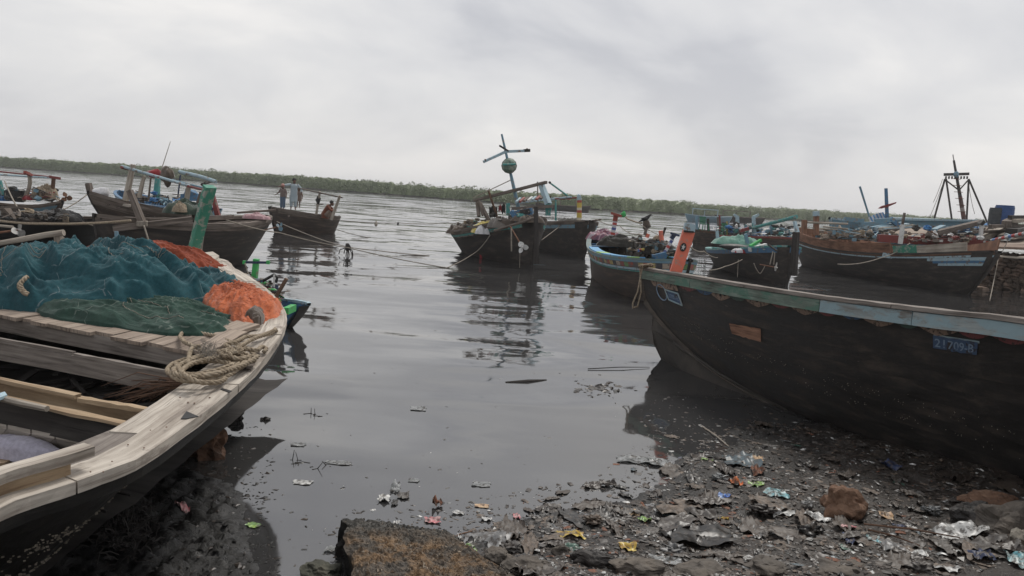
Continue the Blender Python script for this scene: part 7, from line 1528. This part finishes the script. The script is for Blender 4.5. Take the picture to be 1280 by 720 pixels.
# finer litter, past counting
mb = MB(); names_ = ['brown', 'umber', 'tan', 'ash', 'black', 'white', 'clear', 'brick']
def bits(mb, n, test, smin, smax, wts, seed, zoff=.003):
    r_ = random.Random(seed); done = 0; tr = 0
    while done < n and tr < n * 12:
        tr += 1; px, py = test[0](r_); g = Z(px, py, .08)
        if not test[1](g, r_): continue
        gz = max(0, ground(g.x, g.y)) + zoff; s_ = smin + (smax - smin) * r_.random() ** 2; a = r_.uniform(0, 6.28); q = r_.uniform(.2, .8); c_ = V((g.x, g.y, gz)); b0 = len(mb.v)
        d1 = V((math.cos(a), math.sin(a), r_.uniform(-.12, .16))) * s_; d2 = V((-math.sin(a), math.cos(a), r_.uniform(-.12, .16))) * s_ * q; up = V((0, 0, s_ * r_.uniform(.02, .35)))
        mb.v += [c_ - d1 - d2 * r_.uniform(.3, 1), c_ + d1 * r_.uniform(.6, 1) - d2, c_ + d1 + d2 * r_.uniform(.4, 1), c_ - d1 * r_.uniform(.5, 1) + d2, c_ + up + d1 * r_.uniform(-.3, .3)]
        x = r_.random(); mi = 0
        for k, w_ in enumerate(wts):
            x -= w_
            if x < 0: mi = k; break
        for f in ((0, 1, 4), (1, 2, 4), (2, 3, 4), (3, 0, 4)): mb.f.append([b0 + i for i in f]); mb.mi.append(mi); mb.uv.append([(0, 0)] * 3)
        done += 1
shore_t = (lambda r_: (r_.uniform(500, 1290), r_.uniform(515, 735)), lambda g, r_: (lambda d: g.y > 4.4 and (d > .02 or (d > -.6 and r_.random() < .16)) and not (g.y > 9.2 - (g.x - 4.5) * 1.9 and g.x > 3.6))(sdist(g.x, g.y, SHP, len(SH))))
bits(mb, 7000, shore_t, .006, .05, [.30, .2, .17, .13, .08, .05, .05, .02], 5)
bits(mb, 9000, shore_t, .004, .022, [.2, .16, .2, .15, .1, .08, .08, .03], 55)
single('shore_litter', mb, [pal[k] for k in names_], 'fine brown litter and leaves trampled into the muddy shore', 'litter', kind='stuff', loc=(2, 7, 0))
mb = MB()
bits(mb, 1800, (lambda r_: (r_.uniform(55, 350), r_.uniform(560, 735)), lambda g, r_: g.y > 3.5 and sdist(g.x, g.y, MU, len(MU)) > -.1 and g.x > -4.4), .006, .035, [.0, .2, .0, .0, .8, 0, 0, 0], 6, .0)
single('black_weed', mb, [pal['brown'], pal['umber'], pal['tan'], pal['ash'], rough_mat('black_weed', (.004, .004, .004), (.009, .009, .008), (.025, .024, .022), 20, (.4, .8), .4, .01, spec=.3), pal['white'], pal['clear'], pal['brick']], 'black slimy weed and crumbs covering the mud bank under the left boat', 'weed', kind='stuff', loc=(-2.6, 6, 0))
mb = MB()
bits(mb, 1500, (lambda r_: (r_.uniform(432, 640), r_.uniform(640, 735)), lambda g, r_: False), .01, .03, [.4, .2, .3, .1], 7) if False else None
def float_t(x0, x1, y0, y1): return (lambda r_: (r_.uniform(x0, x1), r_.uniform(y0, y1)), lambda g, r_: ground(g.x, g.y) < -.01)
bits(mb, 90, float_t(330, 700, 520, 700), .006, .03, [0, .3, 0, .25, .25, .1, .1], 8, .001); bits(mb, 260, float_t(800, 1000, 480, 620), .008, .04, [.1, .3, .1, .25, .1, .05, .1], 9, .001); bits(mb, 110, float_t(265, 345, 520, 620), .01, .035, [0, .2, 0, 0, .8, 0, 0], 10, .001); bits(mb, 40, float_t(400, 900, 400, 520), .008, .03, [0, .3, 0, .2, .3, .1, .1], 11, .001)
bits(mb, 160, float_t(380, 760, 625, 705), .008, .035, [.1, .3, .1, .2, .1, .1, .1], 12, .001)
single('floating_debris', mb, [pal[k] for k in names_], 'small dark and pale flecks of debris floating on the near water', 'debris', kind='stuff', loc=(0, 7, 0))
# twigs and sticks
def twig(label, px, py, L, n, seed, z=0.0, mat='darkwood', r0=.006, group=None):
    r_ = random.Random(seed); c = Z(px, py, z); mb = MB(); a0 = r_.uniform(0, 6.28)
    for i in range(n):
        a = a0 + r_.uniform(-1.2, 1.2) + (PI if i % 2 else 0); d = V((math.cos(a), math.sin(a) * .5, 0)) * L * r_.uniform(.12, .4); s0 = c + V((r_.uniform(-.5, .5) * L, r_.uniform(-.35, .35) * L, .0)); k_ = V((-d.y, d.x, 0)) * r_.uniform(-.35, .35); up_z = r_.uniform(.0, .25) * L if r_.random() < .3 else .004
        mb.tube([s0, s0 + d * .5 + k_, s0 + d + V((0, 0, up_z))], [r0, r0 * .9, r0 * .5], 4)
        if r_.random() < .5: mb.tube([s0 + d * .5 + k_, s0 + d * .6 + k_ * 2.5], [r0 * .8, r0 * .4], 4)
    return single('twig', mb, M[mat], label, 'twig', group, kind='stuff' if n > 10 else None)
twig('branched black twig standing out of the water, upper one of two', 388, 519, .32, 7, 3); twig('branched black twig lying in the water, lower one of two', 384, 581, .4, 8, 5)
mb = MB(); bits(mb, 80, (lambda r_: (r_.gauss(748, 17), r_.gauss(481, 4.5)), lambda g, r_: True), .02, .09, [.1, .5, 0, .1, .3], 77, .002); single('leaf_raft', mb, [pal[k] for k in names_], 'raft of dark leaves floating in front of the black reflection', 'floating leaves', kind='stuff')
mb = MB(); mb.tube([Z(632, 478, .0), Z(660, 476.5, .01), Z(683, 475, 0)], [.015, .03, .012], 6); single('branch', mb, M['darkwood'], 'dark branch floating left of the leaf raft', 'branch')
for k, (a, b_, m2) in enumerate((((878, 533), (911, 558), 'palepole'), ((735, 461), (812, 459), 'darkwood'), ((1080, 655), (1200, 672), 'brownwood'), ((1085, 662), (1150, 682), 'brownwood'), ((560, 676), (590, 664), 'brownwood'))):
    mb = MB(); gz = [max(0, ground(*Z(*q, 0).xy)) + .015 for q in (a, b_)]; p_, q_ = Z(*a, gz[0]), Z(*b_, gz[1]); mb.tube([p_, p_.lerp(q_, .5) + V((0, 0, .015)), q_], [.009, .008, .005], 5)
    single('stick', mb, M[m2], ('thin pale stick poking from the reflection of the black boat', 'long thin dark stick floating near the black bow', 'long brown stick right of the boulder, the farther of two', 'long brown stick right of the boulder, the nearer of two', 'short brown twig above the grey sheet')[k], 'stick')
# more junk on the mud bank: heaped roots of weed at the foot of the left hull
mb = MB(); r4 = random.Random(4)
for i in range(420):
    g = Z(r4.gauss(160, 24), r4.gauss(655, 22), .1)
    d = V((r4.gauss(0, 1), r4.gauss(0, 1), abs(r4.gauss(0, .6)))).normalized() * r4.uniform(.04, .14); mb.tube([g, g + d * .5 + V((0, 0, .02)), g + d], .004, 3, cap=False)
single('root_tangle', mb, M['darkwood'], 'dark tangle of roots and slivers at the foot of the left hull', 'roots', kind='stuff')

# ================================================================ THE AIR
mb = MB(); X0, X1, Y0, Y1, Z0, Z1 = -905, 905, -36, 1105, -1.6, 9.0
mb.v = [V(p) for p in ((X0, Y0, Z0), (X1, Y0, Z0), (X1, Y1, Z0), (X0, Y1, Z0), (X0, Y0, Z1), (X1, Y0, Z1), (X1, Y1, Z1), (X0, Y1, Z1))]
mb.f = [[3, 2, 1, 0], [4, 5, 6, 7], [0, 1, 5, 4], [1, 2, 6, 5], [2, 3, 7, 6], [3, 0, 4, 7]]; mb.mi = [0] * 6; mb.uv = [[(0, 0)] * 4] * 6
hm = bpy.data.materials.new('haze'); hm.use_nodes = True; hm.node_tree.nodes.clear(); ho = hm.node_tree.nodes.new('ShaderNodeOutputMaterial'); pv = hm.node_tree.nodes.new('ShaderNodeVolumePrincipled')
pv.inputs['Density'].default_value = .00045; pv.inputs['Color'].default_value = (.93, .94, .96, 1); pv.inputs['Anisotropy'].default_value = .2
hm.node_tree.links.new(pv.outputs[0], ho.inputs['Volume']); single('haze', mb, hm, '', '', kind='stuff', loc=(0, 0, 0))
